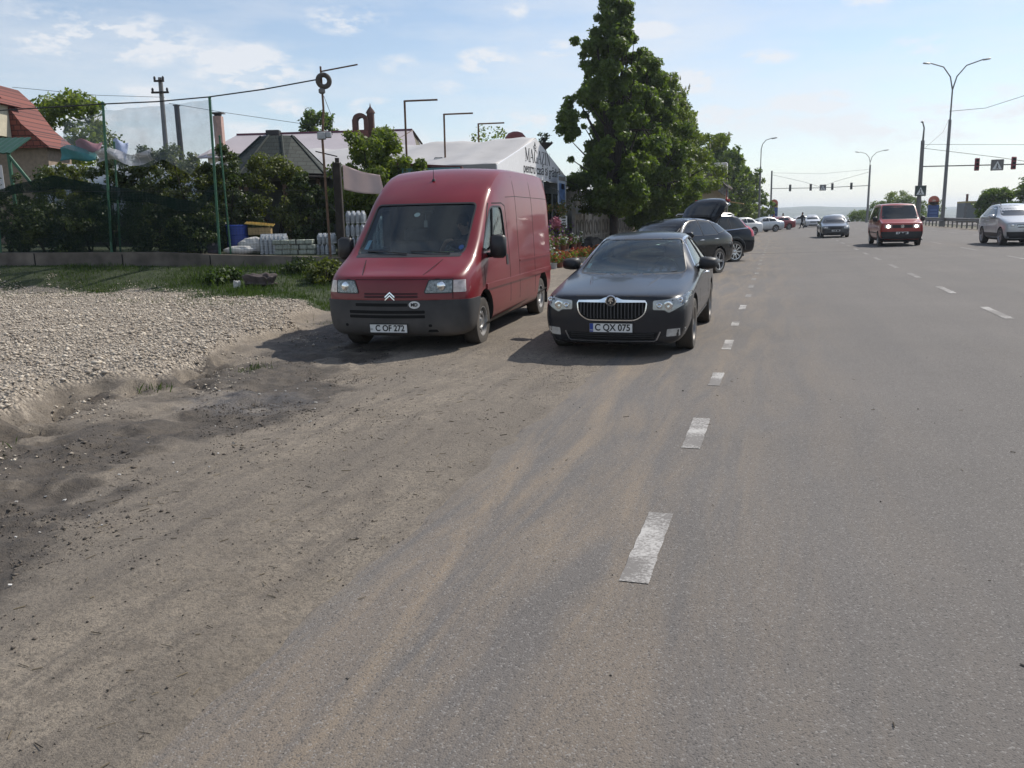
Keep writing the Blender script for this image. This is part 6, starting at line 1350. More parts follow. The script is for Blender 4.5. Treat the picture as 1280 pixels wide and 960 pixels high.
mb.add([(x,-.5,z) for x, z in prof]+[(x,2.1,z) for x, z in prof], [(i,i+1,i+8,i+7) for i in range(6)]+[tuple(range(7)),tuple(range(13,6,-1))]); mb.build('roof', RT, t, smooth=False)
d = MB().box((1.15,-.9,6.3),(1.3,1.4,1.3)).build('dormer', PLASTER, t); MB().prism([(.2,6.95),(2.1,6.95),(1.9,7.15),(1.15,7.42),(.4,7.15)], 'y', -1.75, .2).build('dormer_roof', RT, d); MB().box((1.15,-1.62,6.25),(.6,.04,.8)).build('dormer_window', MT['darkglass'], d)
for x in (.45,1.85): MB().box((x,-1.66,6.25),(.14,.1,1.4)).build('dormer_post', PLASTER, d)
MB().box((-1.5,-.03,3.6),(1.1,.06,1.2)).build('window', MT['darkglass'], t)
t = hstruct('green_roof_stall', 'small nursery stall with ribbed green metal roof and white sheeting', 'stall', -16.3, 27, .8); GRM = M('green_metal', (.012,.06,.034), .45, .2, var=.15)
mb = MB(); n = 22
for k in range(n+1):
    x = -1.1+2.2*k/n; mb.v += [(x,-.7,3.2+.02*(k%2)),(x,.6,3.78+.02*(k%2))]
mb.f += [(2*k,2*k+1,2*k+3,2*k+2) for k in range(n)]; mb.m += [0]*n; o = mb.build('roof', GRM, t, smooth=False)
bm = bmesh.new(); bm.from_mesh(o.data); bmesh.ops.solidify(bm, geom=bm.faces[:], thickness=.03); bm.to_mesh(o.data); bm.free()
for x in (-1.0,1.0): MB().box((x,-.6,1.6),(.08,.08,3.2)).build('post', MT['greenpost'], t)
for x, w_ in ((-.35,.5),(.45,.42)): MB().box((x,-.45,2.4),(w_,.03,.95),bev=.01).build('white_panel', WHITE, t)
MB().tube([(1.02,-.6,3.1),(1.9,-.7,1.9)], .05, 6).build('brace', MT['greenpost'], t)
# plastic greenhouse with ribs and coloured tarpaulins, seen through the nets
t = hstruct('polytunnel', 'pale plastic greenhouse tunnel with hoops seen behind the nets', 'greenhouse', -13.2, 31, .9)
sheet(lambda a, b: (-4+6.4*a, -1.6*math.cos(math.pi*b)+1.6, 1.2+1.95*math.sin(math.pi*b)+.05*math.sin(a*19)), 40, 14, 'film_cover', M('greenhouse_film', (.30,.33,.36), .5, var=.35, vs=1.5), t)
for k in range(8): MB().tube([(-4+.9*k, -1.63*math.cos(math.pi*b)+1.6, 1.2+1.98*math.sin(math.pi*b)) for b in np.linspace(0,1,13)], .02, 5).build('hoop', MT['galv'], t)
MB().box((-.8,0,.6),(6.4,.05,1.2)).build('base_wall', MT['timber'], t)
for lb, u, z, wd, hh, c_ in (('teal tarpaulin draped over the greenhouse behind the net',-14.95,4.25,1.3,.45,(.05,.20,.20)),('purple-red cloth lying over the greenhouse behind the net',-14.6,4.5,.9,.35,(.28,.12,.14)),('white and blue sack hung from the greenhouse behind the middle fence post',-13.5,4.3,.5,.75,(.35,.42,.6))):
    c = sheet(lambda a, b: (-wd/2+wd*a, .1*math.sin(a*5+b*3), -hh/2+hh*b+.07*math.sin(a*6)), 14, 6, 'tarpaulin', M('tarp_'+lb[:4], c_, .7), None); c.location = UD(u,30.0,z); c.rotation_euler = (R_(-12),0,YAW); tag(c, lb, 'tarpaulin')
    bm = bmesh.new(); bm.from_mesh(c.data); bmesh.ops.solidify(bm, geom=bm.faces[:], thickness=.02); bm.to_mesh(c.data); bm.free()
# long house with white roof
t = hstruct('white_roof_house', 'long low house with white metal roof, purple edging and a cream gable', 'house', -10.6, 46)
MB().box((0,2.6,2.75),(10.6,6,5.4)).build('wall', PLASTER, t); mb = MB()
mb.add([(-5.9,-.6,5.2),(5.9,-.6,5.3),(5.3,2.6,6.68),(-4.6,2.6,6.62),(-5.9,5.8,5.2),(5.9,5.8,5.3)], [(0,1,2,3),(3,2,5,4)]); o = mb.build('roof', M('white_roof_metal', (.47,.42,.43), .5, .1, var=.06, vs=1.0), t, smooth=False)
bm = bmesh.new(); bm.from_mesh(o.data); bmesh.ops.solidify(bm, geom=bm.faces[:], thickness=-.06); bm.to_mesh(o.data); bm.free()
PUR = M('purple_edging', (.12,.035,.055), .6); MB().tube([(-4.6,2.6,6.72),(5.3,2.6,6.78)], .06, 6).build('ridge_cap', PUR, t)
MB().add([(3.9,-.3,5.4),(5.3,2.4,6.55),(5.95,5.6,5.45),(5.95,5.6,5.3),(3.9,-.3,5.2)],[(0,1,2,3,4)]).build('gable', PLASTER, t)
mb = MB(); mb.tube([(3.7,-.6,5.25),(5.32,2.6,6.72),(6.1,5.9,5.35)], .07, 4); mb.build('bargeboard', M('brown_board', (.09,.05,.04), .7), t)
for x in (-.05,):  MB().box((-2.5,2.5,6.75),(.75,.5,.3),bev=.03).build('roof_vent', MT['dark'], t)
t = hstruct('pink_chimney', 'slim pink chimney with a metal cap left of the gazebo roof', 'chimney', -15.3, 46, 5.0); MB().box((0,0,1.25),(.42,.42,2.3)).build('shaft', M('pink_brick', (.42,.28,.24), .85), t); MB().box((0,0,2.56),(.62,.62,.05)).build('cap', MT['greypole'], t); MB().box((0,0,2.47),(.3,.3,.14)).build('throat', MT['dark'], t)
t = hstruct('brick_chimney', 'dark brick chimney with arched openings and a spired cap above the white roof', 'chimney', -6.95, 42, 4.6); BRK = tile_mat('dark_brick', (.10,.035,.03), (.14,.05,.04), .25, .09)
MB().box((-.1,0,.75),(.72,.6,1.5)).build('shaft', BRK, t); mb = MB()
arch = [(-.46,1.5),(-.46,2.05)]+[(-.10-.36*math.cos(a), 2.05+.25*math.sin(a)) for a in np.linspace(0,math.pi,9)][1:-1]+[(.26,2.05),(.26,1.5)]; hole = [(-.10+.18*math.cos(a), 1.86+.3*math.sin(a)) for a in np.linspace(0,2*math.pi,15)[:-1]]
for x in (-.42,.22): mb.box((x+(.04 if x < 0 else -.04),0,1.74),(.22,.6,.5))
for a0, a1 in zip(np.linspace(0,math.pi,13), np.linspace(0,math.pi,13)[1:]): mb.prism([(-.10+.36*math.cos(a0),1.98+.30*math.sin(a0)),(-.10+.36*math.cos(a1),1.98+.30*math.sin(a1)),(-.10+.15*math.cos(a1),1.98+.12*math.sin(a1)),(-.10+.15*math.cos(a0),1.98+.12*math.sin(a0))], 'y', -.3, .3)
mb.build('arched_top', M('soot_brick', (.07,.032,.027), .85), t, smooth=False)
MB().box((.36,.1,1.3),(.3,.4,2.0)).lathe([(.24,2.3),(.18,2.42),(.04,2.6),(.001,2.8)], 8, 'z', (.36,.1,0)).build('spired_flue', bpy.data.materials['soot_brick'], t)
# gazebo
t = hstruct('gazebo', 'octagonal garden gazebo with green shingle roof and wooden railing', 'gazebo', -8.4, 31.2, .9)
mb = MB(); n = 8; R1, R0 = 2.05, .6
ring1 = [(R1*math.cos(R_(22.5+45*k)), R1*math.sin(R_(22.5+45*k)), 2.52) for k in range(n)]; ring0 = [(.1+R0*1.0*math.cos(R_(22.5+45*k)), .5*R0*math.sin(R_(22.5+45*k)), 3.92) for k in range(n)]
mb.add(ring1+ring0, [(k,(k+1)%n,n+(k+1)%n,n+k) for k in range(n)]+[tuple(range(n,2*n)),tuple(range(n-1,-1,-1))]); mb.build('roof', GT, t, smooth=False)
mb = MB(); 
for k in range(n): mb.tube([ring1[k], ring0[k]], .045, 5)
mb.build('ridge_caps', M('dark_ridge', (.015,.023,.019), .8), t); mb = MB()
for k in range(n): a, b_ = Vector(ring1[k]), Vector(ring1[(k+1)%n]); mb.tube([a*.97+Vector((0,0,-.02)), b_*.97+Vector((0,0,-.02))], .06, 5)
mb.build('fascia', MT['timber'], t)
for k in range(n): MB().box((1.75*math.cos(R_(22.5+45*k)),1.75*math.sin(R_(22.5+45*k)),1.25),(.13,.13,2.5)).build('post', MT['wood'], t)
for k in range(n):
    if k == 5: continue
    a = R_(22.5+45*k); b_ = R_(67.5+45*k); A = Vector((1.75*math.cos(a),1.75*math.sin(a),0)); B = Vector((1.75*math.cos(b_),1.75*math.sin(b_),0)); mb = MB(); mb.tube([A+Vector((0,0,1.15)),B+Vector((0,0,1.15))],.045,4)
    for q in (.95,.75,.55): mb.tube([A+Vector((0,0,q)),B+Vector((0,0,q))],.06,4)
    mb.build('railing', MT['wood'], t)
MB().lathe([(1.9,0),(1.9,.1),(.001,.1)], 8).build('floor', MT['wood'], t)
# gallows-shaped lamp poles
for i, (u, d, top, lb) in enumerate(((-3.35,28.4,5.57,'nearest of the three thin pole frames above the van'),(-2.35,32.2,5.59,'middle thin pole frame above the van, with a floodlight'),(-1.2,35.8,5.62,'farthest thin pole frame above the van, guyed with ropes'))):
    t = thing('sign_pole', lb, 'pole', UD(u,d,0), YAW, 'thin bracket poles along the nursery front'); MB().tube([(0,0,0),(.04,0,top)], .035, 8).build('shaft', MT['rust'], t, smooth=60); MB().tube([(.04,0,top-.02),(1.12,0,top+.0)], .03, 8).build('arm', MT['rust'], t, smooth=60)
    if i == 1: f = MB().box((-.22,-.06,3.9),(.3,.14,.26),rz=.3,bev=.02).build('floodlight', MT['greypole'], t); MB().box((-.22,-.135,3.9),(.24,.01,.2),rz=.3).build('lens', MT['lamp'], f)
    if i == 2: MB().tube([(.03,0,4.3),(-.7,-.1,3.2)],.012,4).tube([(.03,0,4.3),(.5,-.1,3.3)],.012,4).build('guy_rope', M('hemp_rope', (.3,.25,.15), .9), t)
# stall with dark red frame behind the van
t = hstruct('nursery_stall', 'low stall with dark red roof edge and teal signboard behind the van', 'stall', -2.4, 27.2, .0); mb = MB().box((0,0,3.36),(2.0,1.6,.07),ry=R_(4)); mb.build('roof', M('dark_red_edge', (.10,.03,.025), .7), t)
MB().box((.05,-.82,3.14),(1.8,.05,.3)).build('signboard', M('teal_board', (.08,.20,.22), .6), t)
for x in (-.95,.95): 
    for y in (-.7,.7): MB().box((x,y,1.66),(.09,.09,3.3)).build('post', MT['timber'], t)
MB().box((0,.75,1.3),(1.9,.05,2.4)).build('back_panel', MT['timber'], t); MB().box((0,-.3,.9),(1.8,.8,.06)).build('counter', MT['wood'], t)

# ------------------------------------------------------------------ the shop tent
t = thing('shop_tent', 'long white tent shop whose gable sign reads MAGAZIN', 'shop', (-9.35,32.9,0)); TENT = M('white_tarpaulin', (.43,.415,.405), .6, var=.1, vs=.8); TENTD = M('grey_tarpaulin', (.30,.29,.28), .7, var=.15, vs=1)
def tent(a, b):
    x = -13*a; f = 2*b-1; sag = .10*math.sin(a*26)*(1-abs(f))+.05*math.sin(a*61); y = f*5.0; z = 4.83-1.3*abs(f)-.10*math.sin(3.14*abs(f))*(.5+.5*math.sin(a*26+1)); return (x, y, z+sag*.45*(1 if a > .02 else 0))
o = sheet(tent, 52, 24, 'roof_cover', TENT, t); bm = bmesh.new(); bm.from_mesh(o.data); bmesh.ops.solidify(bm, geom=bm.faces[:], thickness=.02); bm.to_mesh(o.data); bm.free()
gs = MB().add([(.04,-5.0,3.53),(.04,-5.0,3.30),(.04,5.0,3.18),(.04,5.0,3.50),(.04,0,4.80),(-.03,-5.0,3.53),(-.03,-5.0,3.30),(-.03,5.0,3.18),(-.03,5.0,3.50),(-.03,0,4.80)], [(0,1,2,3,4),(9,8,7,6,5)]+[(i,(i+1)%5,5+(i+1)%5,5+i) for i in range(5)]).build('gable_sign', M('white_banner_vinyl', (.80,.80,.81), .5, var=.04), t, smooth=False)
INK = M('sign_ink', (.02,.022,.025), .6)
def serif(ch):
    """upright seriffed capitals drawn as strokes: (x0,z0,x1,z1,width)"""
    T, H = .16, .05; S = {'M':(1.1,[(.12,0,.12,1,H),(.98,0,.98,1,T),(.12,1,.55,.1,T),(.98,1,.55,.1,H)]),'A':(.95,[(.05,0,.47,1,H),(.9,0,.47,1,T),(.2,.36,.75,.36,H)]),'G':(.95,[(.9,.78,.62,.97,H),(.62,.97,.35,.95,H),(.35,.95,.14,.7,.11),(.14,.7,.12,.32,T),(.12,.32,.33,.05,.12),(.33,.05,.62,.02,H),(.62,.02,.85,.15,H),(.84,.0,.84,.42,T)]),
      'Z':(.85,[(.08,.97,.8,.97,H),(.06,.03,.82,.03,H),(.76,.95,.12,.05,T),(.09,.8,.09,.97,H),(.8,.03,.8,.2,H)]),'I':(.4,[(.2,0,.2,1,T)]),'N':(1.05,[(.14,0,.14,1,H),(.92,0,.92,1,H),(.14,1,.92,.02,T)])}
    w_, st_ = S[ch]; st_ = list(st_)
    for x in {'M':(.12,.98),'A':(.05,.9),'I':(.2,),'N':(.14,)}.get(ch, ()): st_.append((x-.14,.02,x+.14,.02,.045))
    for x in {'M':(.10,1.0),'I':(.2,),'N':(.1,.92)}.get(ch, ()): st_.append((x-.13,.98,x+.13,.98,.045))
    if ch == 'G': st_.append((.7,.42,.96,.42,.045))
    return w_, st_
def serif_word(word, h, wd):
    tot = sum(serif(c)[0]+.12 for c in word); k = wd/tot; mb = MB(); x = -wd/2
    for j, c in enumerate(word):
        w_, st_ = serif(c)
        for q, (a, b, c2, d, t_) in enumerate(st_):
            A, B = Vector((x+a*k, b*h)), Vector((x+c2*k, d*h)); e = (B-A).normalized(); n = Vector((-e.y,e.x))*(t_*.5*(k if abs(e.y) > .5 else h)); z = .0006*q
            mb.add([(.0+z,A.x-n.x,A.y-n.y),(z,B.x-n.x,B.y-n.y),(z,B.x+n.x,B.y+n.y),(z,A.x+n.x,A.y+n.y)], [(0,1,2,3)])
        x += (w_+.12)*k
    return mb
o = serif_word('MAGAZIN', .50, 3.7).build('shop_lettering', INK, gs, smooth=False, fix=False); o.location = (.048,.25,3.86)
text_part('shop_lettering', 'pentru casă și grădină', .52, gs, (.046,.95,3.60), (R_(90),0,R_(90)), INK, sx=1.17, bold=.004)
mb = MB()
for a, b, c2, d in ((-.18,4.42,.18,4.42),(-.12,4.42,-.2,4.5),(.12,4.42,.2,4.5),(0,4.42,0,4.66),(-.08,4.5,0,4.66),(.08,4.5,0,4.66),(-.1,4.36,.1,4.36)):
    mb.tube([(.045,a-.25,b),(.045,c2-.25,d)], .012, 4)
mb.build('shop_emblem', INK, gs)
sheet(lambda a, b: (-13*a, -5.02+.02*math.sin(a*50), 3.58-.30*b), 40, 2, 'side_valance', TENTD, t)
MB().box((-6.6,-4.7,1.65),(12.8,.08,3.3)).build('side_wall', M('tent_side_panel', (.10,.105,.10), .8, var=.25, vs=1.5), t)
fw_ = MB().box((-.35,-2.0,1.65),(.1,5.8,3.2)).box((-.35,3.6,1.65),(.1,2.6,3.2)).box((-.35,1.55,3.0),(.1,1.5,.5)).build('front_wall', M('shop_front_panel', (.16,.18,.18), .6, var=.2), t)
for y in (-4.2,-2.2,-.2,2.9,4.2): MB().box((-.27,y,1.9),(.05,1.1 if y < 1 else .8,1.7)).build('window', MT['darkglass'], fw_)
MB().box((-.3,1.55,1.38),(.06,1.46,2.7)).build('door', MT['dark'], t)
for y in (-4.9,-2.5,1.0,4.9): MB().tube([(.0,y,0),(.0,y,3.3)], .045, 8).build('post', MT['galv'], t)
# annex and ornamental concrete fence
t = thing('shop_annex', 'grey corrugated annex wall between the tent and the big trees', 'building', (-9.6,37.95,0)); mb = MB(); n = 44
for k in range(n+1): y = 6.6*k/n; mb.v += [(.03*(k%2),y,0),(.03*(k%2),y,3.05)]
mb.f += [(2*k,2*k+2,2*k+3,2*k+1) for k in range(n)]; mb.m += [0]*n; mb.build('wall', M('corrugated_grey', (.27,.27,.26), .6, .2, var=.2, vs=1.5), t, smooth=False, fix=False)
MB().add([(.35,-.1,3.1),(.35,6.8,3.1),(-5,6.8,4.0),(-5,-.1,4.0),(.35,-.1,3.04),(.35,6.8,3.04),(-5,6.8,3.94),(-5,-.1,3.94)],[(0,1,2,3),(7,6,5,4),(0,4,5,1),(3,2,6,7),(0,3,7,4),(1,5,6,2)]).build('roof', WHITE, t, smooth=False)
t = thing('concrete_fence', 'ornamental concrete panel fence with arched reliefs under the trees', 'fence', (-8.95,37.7,0)); CF = M('fence_concrete', (.30,.275,.24), .92, var=.25, vs=2, bump=.4)
for k in range(12):
    y = k*2.0; MB().box((0,y,1.05),(.16,.14,2.1),bev=.02).build('post', CF, t); p = MB().box((0,y+1,.95),(.06,1.84,1.85)).build('panel', CF, t); mb = MB()
    for q in (-.45,.45): mb.lathe([(.36,.0),(.36,.045),(.26,.045),(.26,0)], 20, 'x', (.03,y+1+q,1.25)); mb.box((.035,y+1+q,.55),(.05,.6,.5),bev=.02)
    mb.build('relief', M('fence_relief', (.2,.18,.155), .92), p)
# banner and boards by the entrance
def board(label, y0, y1, z0, z1, x, field, marks, name='sign_board', post=False):
    t = thing(name, label, 'sign', (x,(y0+y1)/2,0)); b = MB().box((0,0,(z0+z1)/2),(.04,y1-y0,z1-z0)).build('panel', field, t)
    for nm, yy, zz, w_, h_, m_ in marks: MB().box((.024,yy,zz),(.006,w_,h_)).build(nm, m_, b)
    MB().box((-.05,0,z1/2),(.05,.05,z1)).build('post', MT['galv'], t); return t, b
BL = M('banner_blue', (.06,.12,.26), .6, var=.5, vs=4); PB = M('banner_pale', (.36,.42,.50), .6, var=.3, vs=3)
t, b = board('tall vertical banner with blue pictures at the corner of the shop', 34.85,36.1,2.2,3.5,-8.95,PB,[('picture',0,2.75,1.0,.8,BL),('picture',.1,3.02,.5,.22,MT['lightcloth']),('heading_bar',0,3.35,1.1,.18,MT['greypole'])],'banner_sign')
t, b = board('small white price board with dark lettering below the banner', 34.95,36.15,.92,1.80,-8.9,MT['white'],[('picture',0,1.12,.8,.26,BL)])
for k, w_ in enumerate((.8,.62,.74,.5)): MB().box((.026,-.05,1.70-.11*k),(.006,w_,.05)).build('text_line', INK, b)
# planter urn on a stand, red vent cap
t = thing('planter_urn', 'dark bowl planter with a twiggy plant raised on a tall stand behind the gable', 'planter', (-10.1,37.0,0)); UR = M('dark_iron', (.03,.024,.022), .6); MB().tube([(0,.5,0),(0,.35,4.5),(0,0,4.75)],[.07,.07,.05],8).build('stand', UR, t)
MB().lathe([(.06,4.70),(.16,4.78),(.32,4.92),(.40,5.0),(.38,5.0),(.26,4.94),(.001,4.9)], 20).build('bowl', UR, t, smooth=50); mb = MB(); rr = random.Random(9)
for k in range(26): a = rr.uniform(0,6.28); l = rr.uniform(.15,.36); mb.tube([(0,0,4.95),(.5*l*math.cos(a),.5*l*math.sin(a),5.0+l*.9),(l*math.cos(a),l*math.sin(a),4.95+l*rr.uniform(.9,1.5))],[.02,.014,.004],5)
mb.build('stems', UR, t); leaf_cloud('foliage', [(rr.uniform(-.25,.25),rr.uniform(-.25,.25),rr.uniform(5.0,5.4)) for _ in range(14)], [.12]*14, 260, .09, LEAF_T, t)
t = thing('roof_vent', 'dark red mushroom-shaped roof cap just behind the tent ridge', 'vent', (-10.7,34.6,0)); VR = M('vent_red', (.16,.035,.03), .6); MB().box((0,0,2.45),(.36,.36,4.9)).build('shaft', MT['dark'], t); MB().lathe([(.44,5.0),(.42,5.10),(.30,5.24),(.12,5.30),(.001,5.31)], 16).build('cap', VR, t, smooth=50); MB().lathe([(.28,4.8),(.28,5.0),(.001,5.02)],12).build('collar', VR, t)
# ------------------------------------------------------------------ flowers in pots
POT = M('terracotta_pot', (.22,.085,.05), .8); POTW = M('pale_pot', (.45,.44,.42), .6)
FLW = dict(white=M('white_petals', (.72,.72,.68), .7), red=M('red_petals', (.42,.05,.03), .7), orange=M('orange_petals', (.5,.16,.04), .7), purple=M('purple_petals', (.22,.10,.26), .7), pink=M('pink_petals', (.5,.16,.22), .7))
def flower_pot(kind, h, seed):
    rnd = random.Random(seed); t = thing('flower_pot', {'white':'potted plant with white flowers in the display before the shop','red':'potted plant with red flowers in the display before the shop','orange':'potted plant with orange flowers in the display before the shop','purple':'tall potted plant with purple flower spikes in the shop display','pink':'potted plant with pink flowers in the display before the shop'}[kind], 'flower pot', (0,0,0), 0, kind+' flower pots before the shop')
    MB().lathe([(.001,0),(.075,0),(.105,.17),(.118,.175),(.118,.2),(.10,.2),(.09,.16),(.001,.16)], 12).build('pot', POTW if seed % 3 == 0 else POT, t, smooth=40)
    C_ = [(rnd.uniform(-.12,.12),rnd.uniform(-.12,.12),.2+h*rnd.random()) for _ in range(10)]; leaf_cloud('foliage', C_, [.09]*10, 230, .06, LEAF_L, t)
    P = [(c[0]*1.3+rnd.uniform(-.06,.06),c[1]*1.3+rnd.uniform(-.06,.06),c[2]+rnd.uniform(.0,.12)) for c in C_ for _ in range(2)]; leaf_cloud('blossom', P, [.028]*len(P), 260, .045, FLW[kind], t, aspect=.9); return t
protos = {k: flower_pot(k, h, i+1) for i, (k, h) in enumerate((('white',.34),('red',.2),('orange',.2),('purple',.5),('pink',.24)))}
used = set(); rr = random.Random(21)
def put(kind, x, y, z):
    o = protos[kind] if kind not in used else copy_tree(protos[kind]); used.add(kind); o.location = (x,y,z); o.rotation_euler = (0,0,rr.uniform(0,6.28)); s = rr.uniform(.9,1.25); o.scale = (s,s,s)
b = thing('display_bench', 'low stepped bench carrying the taller potted flowers by the shop', 'bench', (-8.25,31.8,0)); MB().box((0,0,.40),(.5,8.6,.05)).build('shelf', MT['timber'], b); MB().box((-.42,0,.68),(.4,8.6,.05)).build('shelf', MT['timber'], b)
for y in (-4.1,-1.4,1.4,4.1): MB().box((-.2,y,.2),(.7,.08,.4)).box((-.42,y,.53),(.3,.08,.26)).build('leg', MT['timber'], b)
for k in range(13): put('red' if k % 2 else 'orange', -7.25+rr.uniform(-.1,.1), 27.8+k*.62, -.04)
for k in range(12): put(rr.choice(['red','orange','white']), -7.6+rr.uniform(-.08,.08), 28.1+k*.64, -.04)
for k in range(13): put(rr.choice(['white','white','purple','pink']), -8.2+rr.uniform(-.1,.1), 27.8+k*.64, .425)
for k in range(13): put(rr.choice(['white','purple','purple']), -8.67+rr.uniform(-.06,.06), 27.9+k*.64, .705)
for lb, p, kind in (('hanging basket of trailing flowers left of the tall banner',(-8.7,34.0,2.0),'orange'),('hanging basket of green trailing plants right of the tall banner',(-8.7,37.4,2.35),'white')):
    t = thing('hanging_basket', lb, 'basket', p); MB().lathe([(.001,-.12),(.14,-.1),(.22,.05),(.24,.08)], 14).build('bowl', POTW, t, smooth=50); MB().tube([(-.2,0,.08),(0,0,.8)],.008,4).tube([(.2,0,.08),(0,0,.8)],.008,4).tube([(0,0,.8),(-.6,0,1.0)],.012,4).build('hanger', MT['wire'], t)
    C_ = [(rr.uniform(-.4,.4),rr.uniform(-.55,.55),rr.uniform(-.2,.35)) for _ in range(16)]; leaf_cloud('foliage', C_, [.16]*16, 900, .08, LEAF_M, t); leaf_cloud('blossom', C_, [.17]*16, 160, .05, FLW[kind], t, aspect=.9)
t = thing('hanging_basket', 'basket of deep pink flowers low down beside the price board', 'basket', (-8.6,33.1,1.3)); MB().lathe([(.001,-.12),(.14,-.1),(.22,.05),(.24,.08)], 14).build('bowl', POT, t, smooth=50); MB().tube([(0,0,-.1),(0,0,-1.3)],.03,6).build('stand', MT['rust'], t); leaf_cloud('blossom', [(rr.uniform(-.2,.2),rr.uniform(-.3,.3),rr.uniform(.05,.4)) for _ in range(10)], [.12]*10, 420, .07, FLW['pink'], t)
lump('shade_heap', 'dark covered heap at the foot of the concrete fence behind the flowers', (-8.2,38.2,0), (.9,2.6,.75), M('dark_cover', (.05,.045,.04), .9), 9, 'heap', amp=.3)
# ------------------------------------------------------------------ thatched kiosk
t = thing('kiosk', 'beige roadside kiosk with ragged thatch-like board roof and a white box on top', 'kiosk', (-4.2,58,0)); KB = M('beige_boards', (.50,.43,.33), .85, var=.15)
MB().box((-.2,1.6,1.65),(1.9,3.2,3.3)).build('wall', KB, t); mb = MB(); rr = random.Random(4)
for side in (-1,1):
    for k in range(26):
        y = -.45+4.1*k/25; L_ = rr.uniform(1.3,1.7); mb.box((-.2+side*.62,y,3.95-.02*k%.1),(L_,.16,.04),ry=R_(38*side+rr.uniform(-5,5)),rz=R_(rr.uniform(-6,6)))
for k in range(16):
    x = -1.3+2.2*k/15; mb.box((x,-.35,3.88-abs(x+.2)*.55),(.13,.05,1.0),rx=R_(-38+rr.uniform(-6,6)),ry=R_(rr.uniform(-9,9)))
mb.build('roof', M('weathered_boards', (.22,.20,.18), .9, var=.5, vs=6), t, smooth=False)
MB().box((.35,.9,4.75),(.85,.9,.72),bev=.03).build('roof_box', WHITE, t); MB().box((.82,.2,2.9),(.06,.5,.9)).build('red_sign', M('red_sign_paint', (.42,.03,.04), .5), t); MB().box((1.35,1.0,2.5),(1.1,1.6,.06),ry=R_(10)).build('awning', M('yellow_awning', (.5,.36,.16), .7), t); MB().box((.78,1.4,1.9),(.05,1.6,1.1)).build('hatch', MT['dark'], t)
# ------------------------------------------------------------------ right-hand side
t = thing('guard_rail', 'grey steel guard rail along the right edge of the carriageway', 'guard rail', (14.35,24,.27)); mb = MB(); prof = [(0,.46),(-.05,.52),(-.05,.57),(0,.61),(-.05,.66),(-.05,.71),(0,.77)]
n = 60; ys = [i*2.0 for i in range(n)]
for y in ys:
    for x, z in prof: mb.v.append((x,y,z+float(crest(y+24))))
for i in range(n-1):
    for j in range(6): mb.f.append((i*7+j,i*7+j+1,(i+1)*7+j+1,(i+1)*7+j)); mb.m.append(0)
o = mb.build('beam', M('dusty_rail_steel', (.15,.14,.13), .65, .4, var=.25, vs=2), t, smooth=60)
bm = bmesh.new(); bm.from_mesh(o.data); bmesh.ops.solidify(bm, geom=bm.faces[:], thickness=.012); bm.to_mesh(o.data); bm.free()
for y in ys[::1]: MB().box((.12,y,.32+float(crest(y+24))),(.10,.12,.9)).build('post', bpy.data.materials['dusty_rail_steel'], t)
def lamp_post(label, loc, h, arms, r=.11, lean=0, group='street lamps along the road'):
    t = thing('street_lamp', label, 'street lamp', loc, 0, group); MB().tube([(0,0,0),(lean*.6,0,h*.78),(lean*.62,0,h*.785),(lean*.8,0,h)], [r,r*.75,r*.42,r*.36], 12).build('pole', MT['greypole'], t, smooth=60); MB().lathe([(r*1.6,0),(r*1.6,.5),(r,.6)], 10).build('base', MT['greypole'], t)
    for dx, dz in arms:
        x0 = lean*.8; a = MB().tube([(x0,0,h-.05),(x0+dx*.12,0,h+dz*.45),(x0+dx*.42,0,h+dz*.82),(x0+dx,0,h+dz)], [r*.36,r*.32,r*.3,r*.28], 8).build('arm', MT['greypole'], t, smooth=70)
        s = 1 if dx > 0 else -1; MB().box((x0+dx+s*.22,0,h+dz-.02),(.62,.26,.13),ry=R_(-8*s),bev=.05).build('lamp_head', MT['galv'], a)
    return t
lamp_post('tall double-armed street lamp rising behind the guard rail on the right', (14.15,85,.25), 11.9, ((-2.0,2.35),(2.3,2.35)), .17)
lamp_post('double-armed street lamp far off beside the crossing lights', (11.9,130,.2), 8.4, ((-1.5,1.45),(1.8,1.55)), .12)
lamp_post('single-armed street lamp on the left behind the kiosk', (-2.2,100,0), 8.9, ((1.15,1.1),), .13)
def signal(parent, x, z, red=False, name='traffic_light'):
    b = MB().box((x,-.12,z),(.34,.2,.98),bev=.03).build(name, M('signal_red_housing', (.30,.05,.07), .5) if red else MT['greypole'], parent); mb = MB()
    for k in range(3): mb.lathe([(.11,0),(.11,-.14),(.1,-.14),(.1,-.01),(.001,-.01)], 12, 'y', (x,-.22,z-.3+.3*k))
    mb.build('visor', MT['black'], b); return b
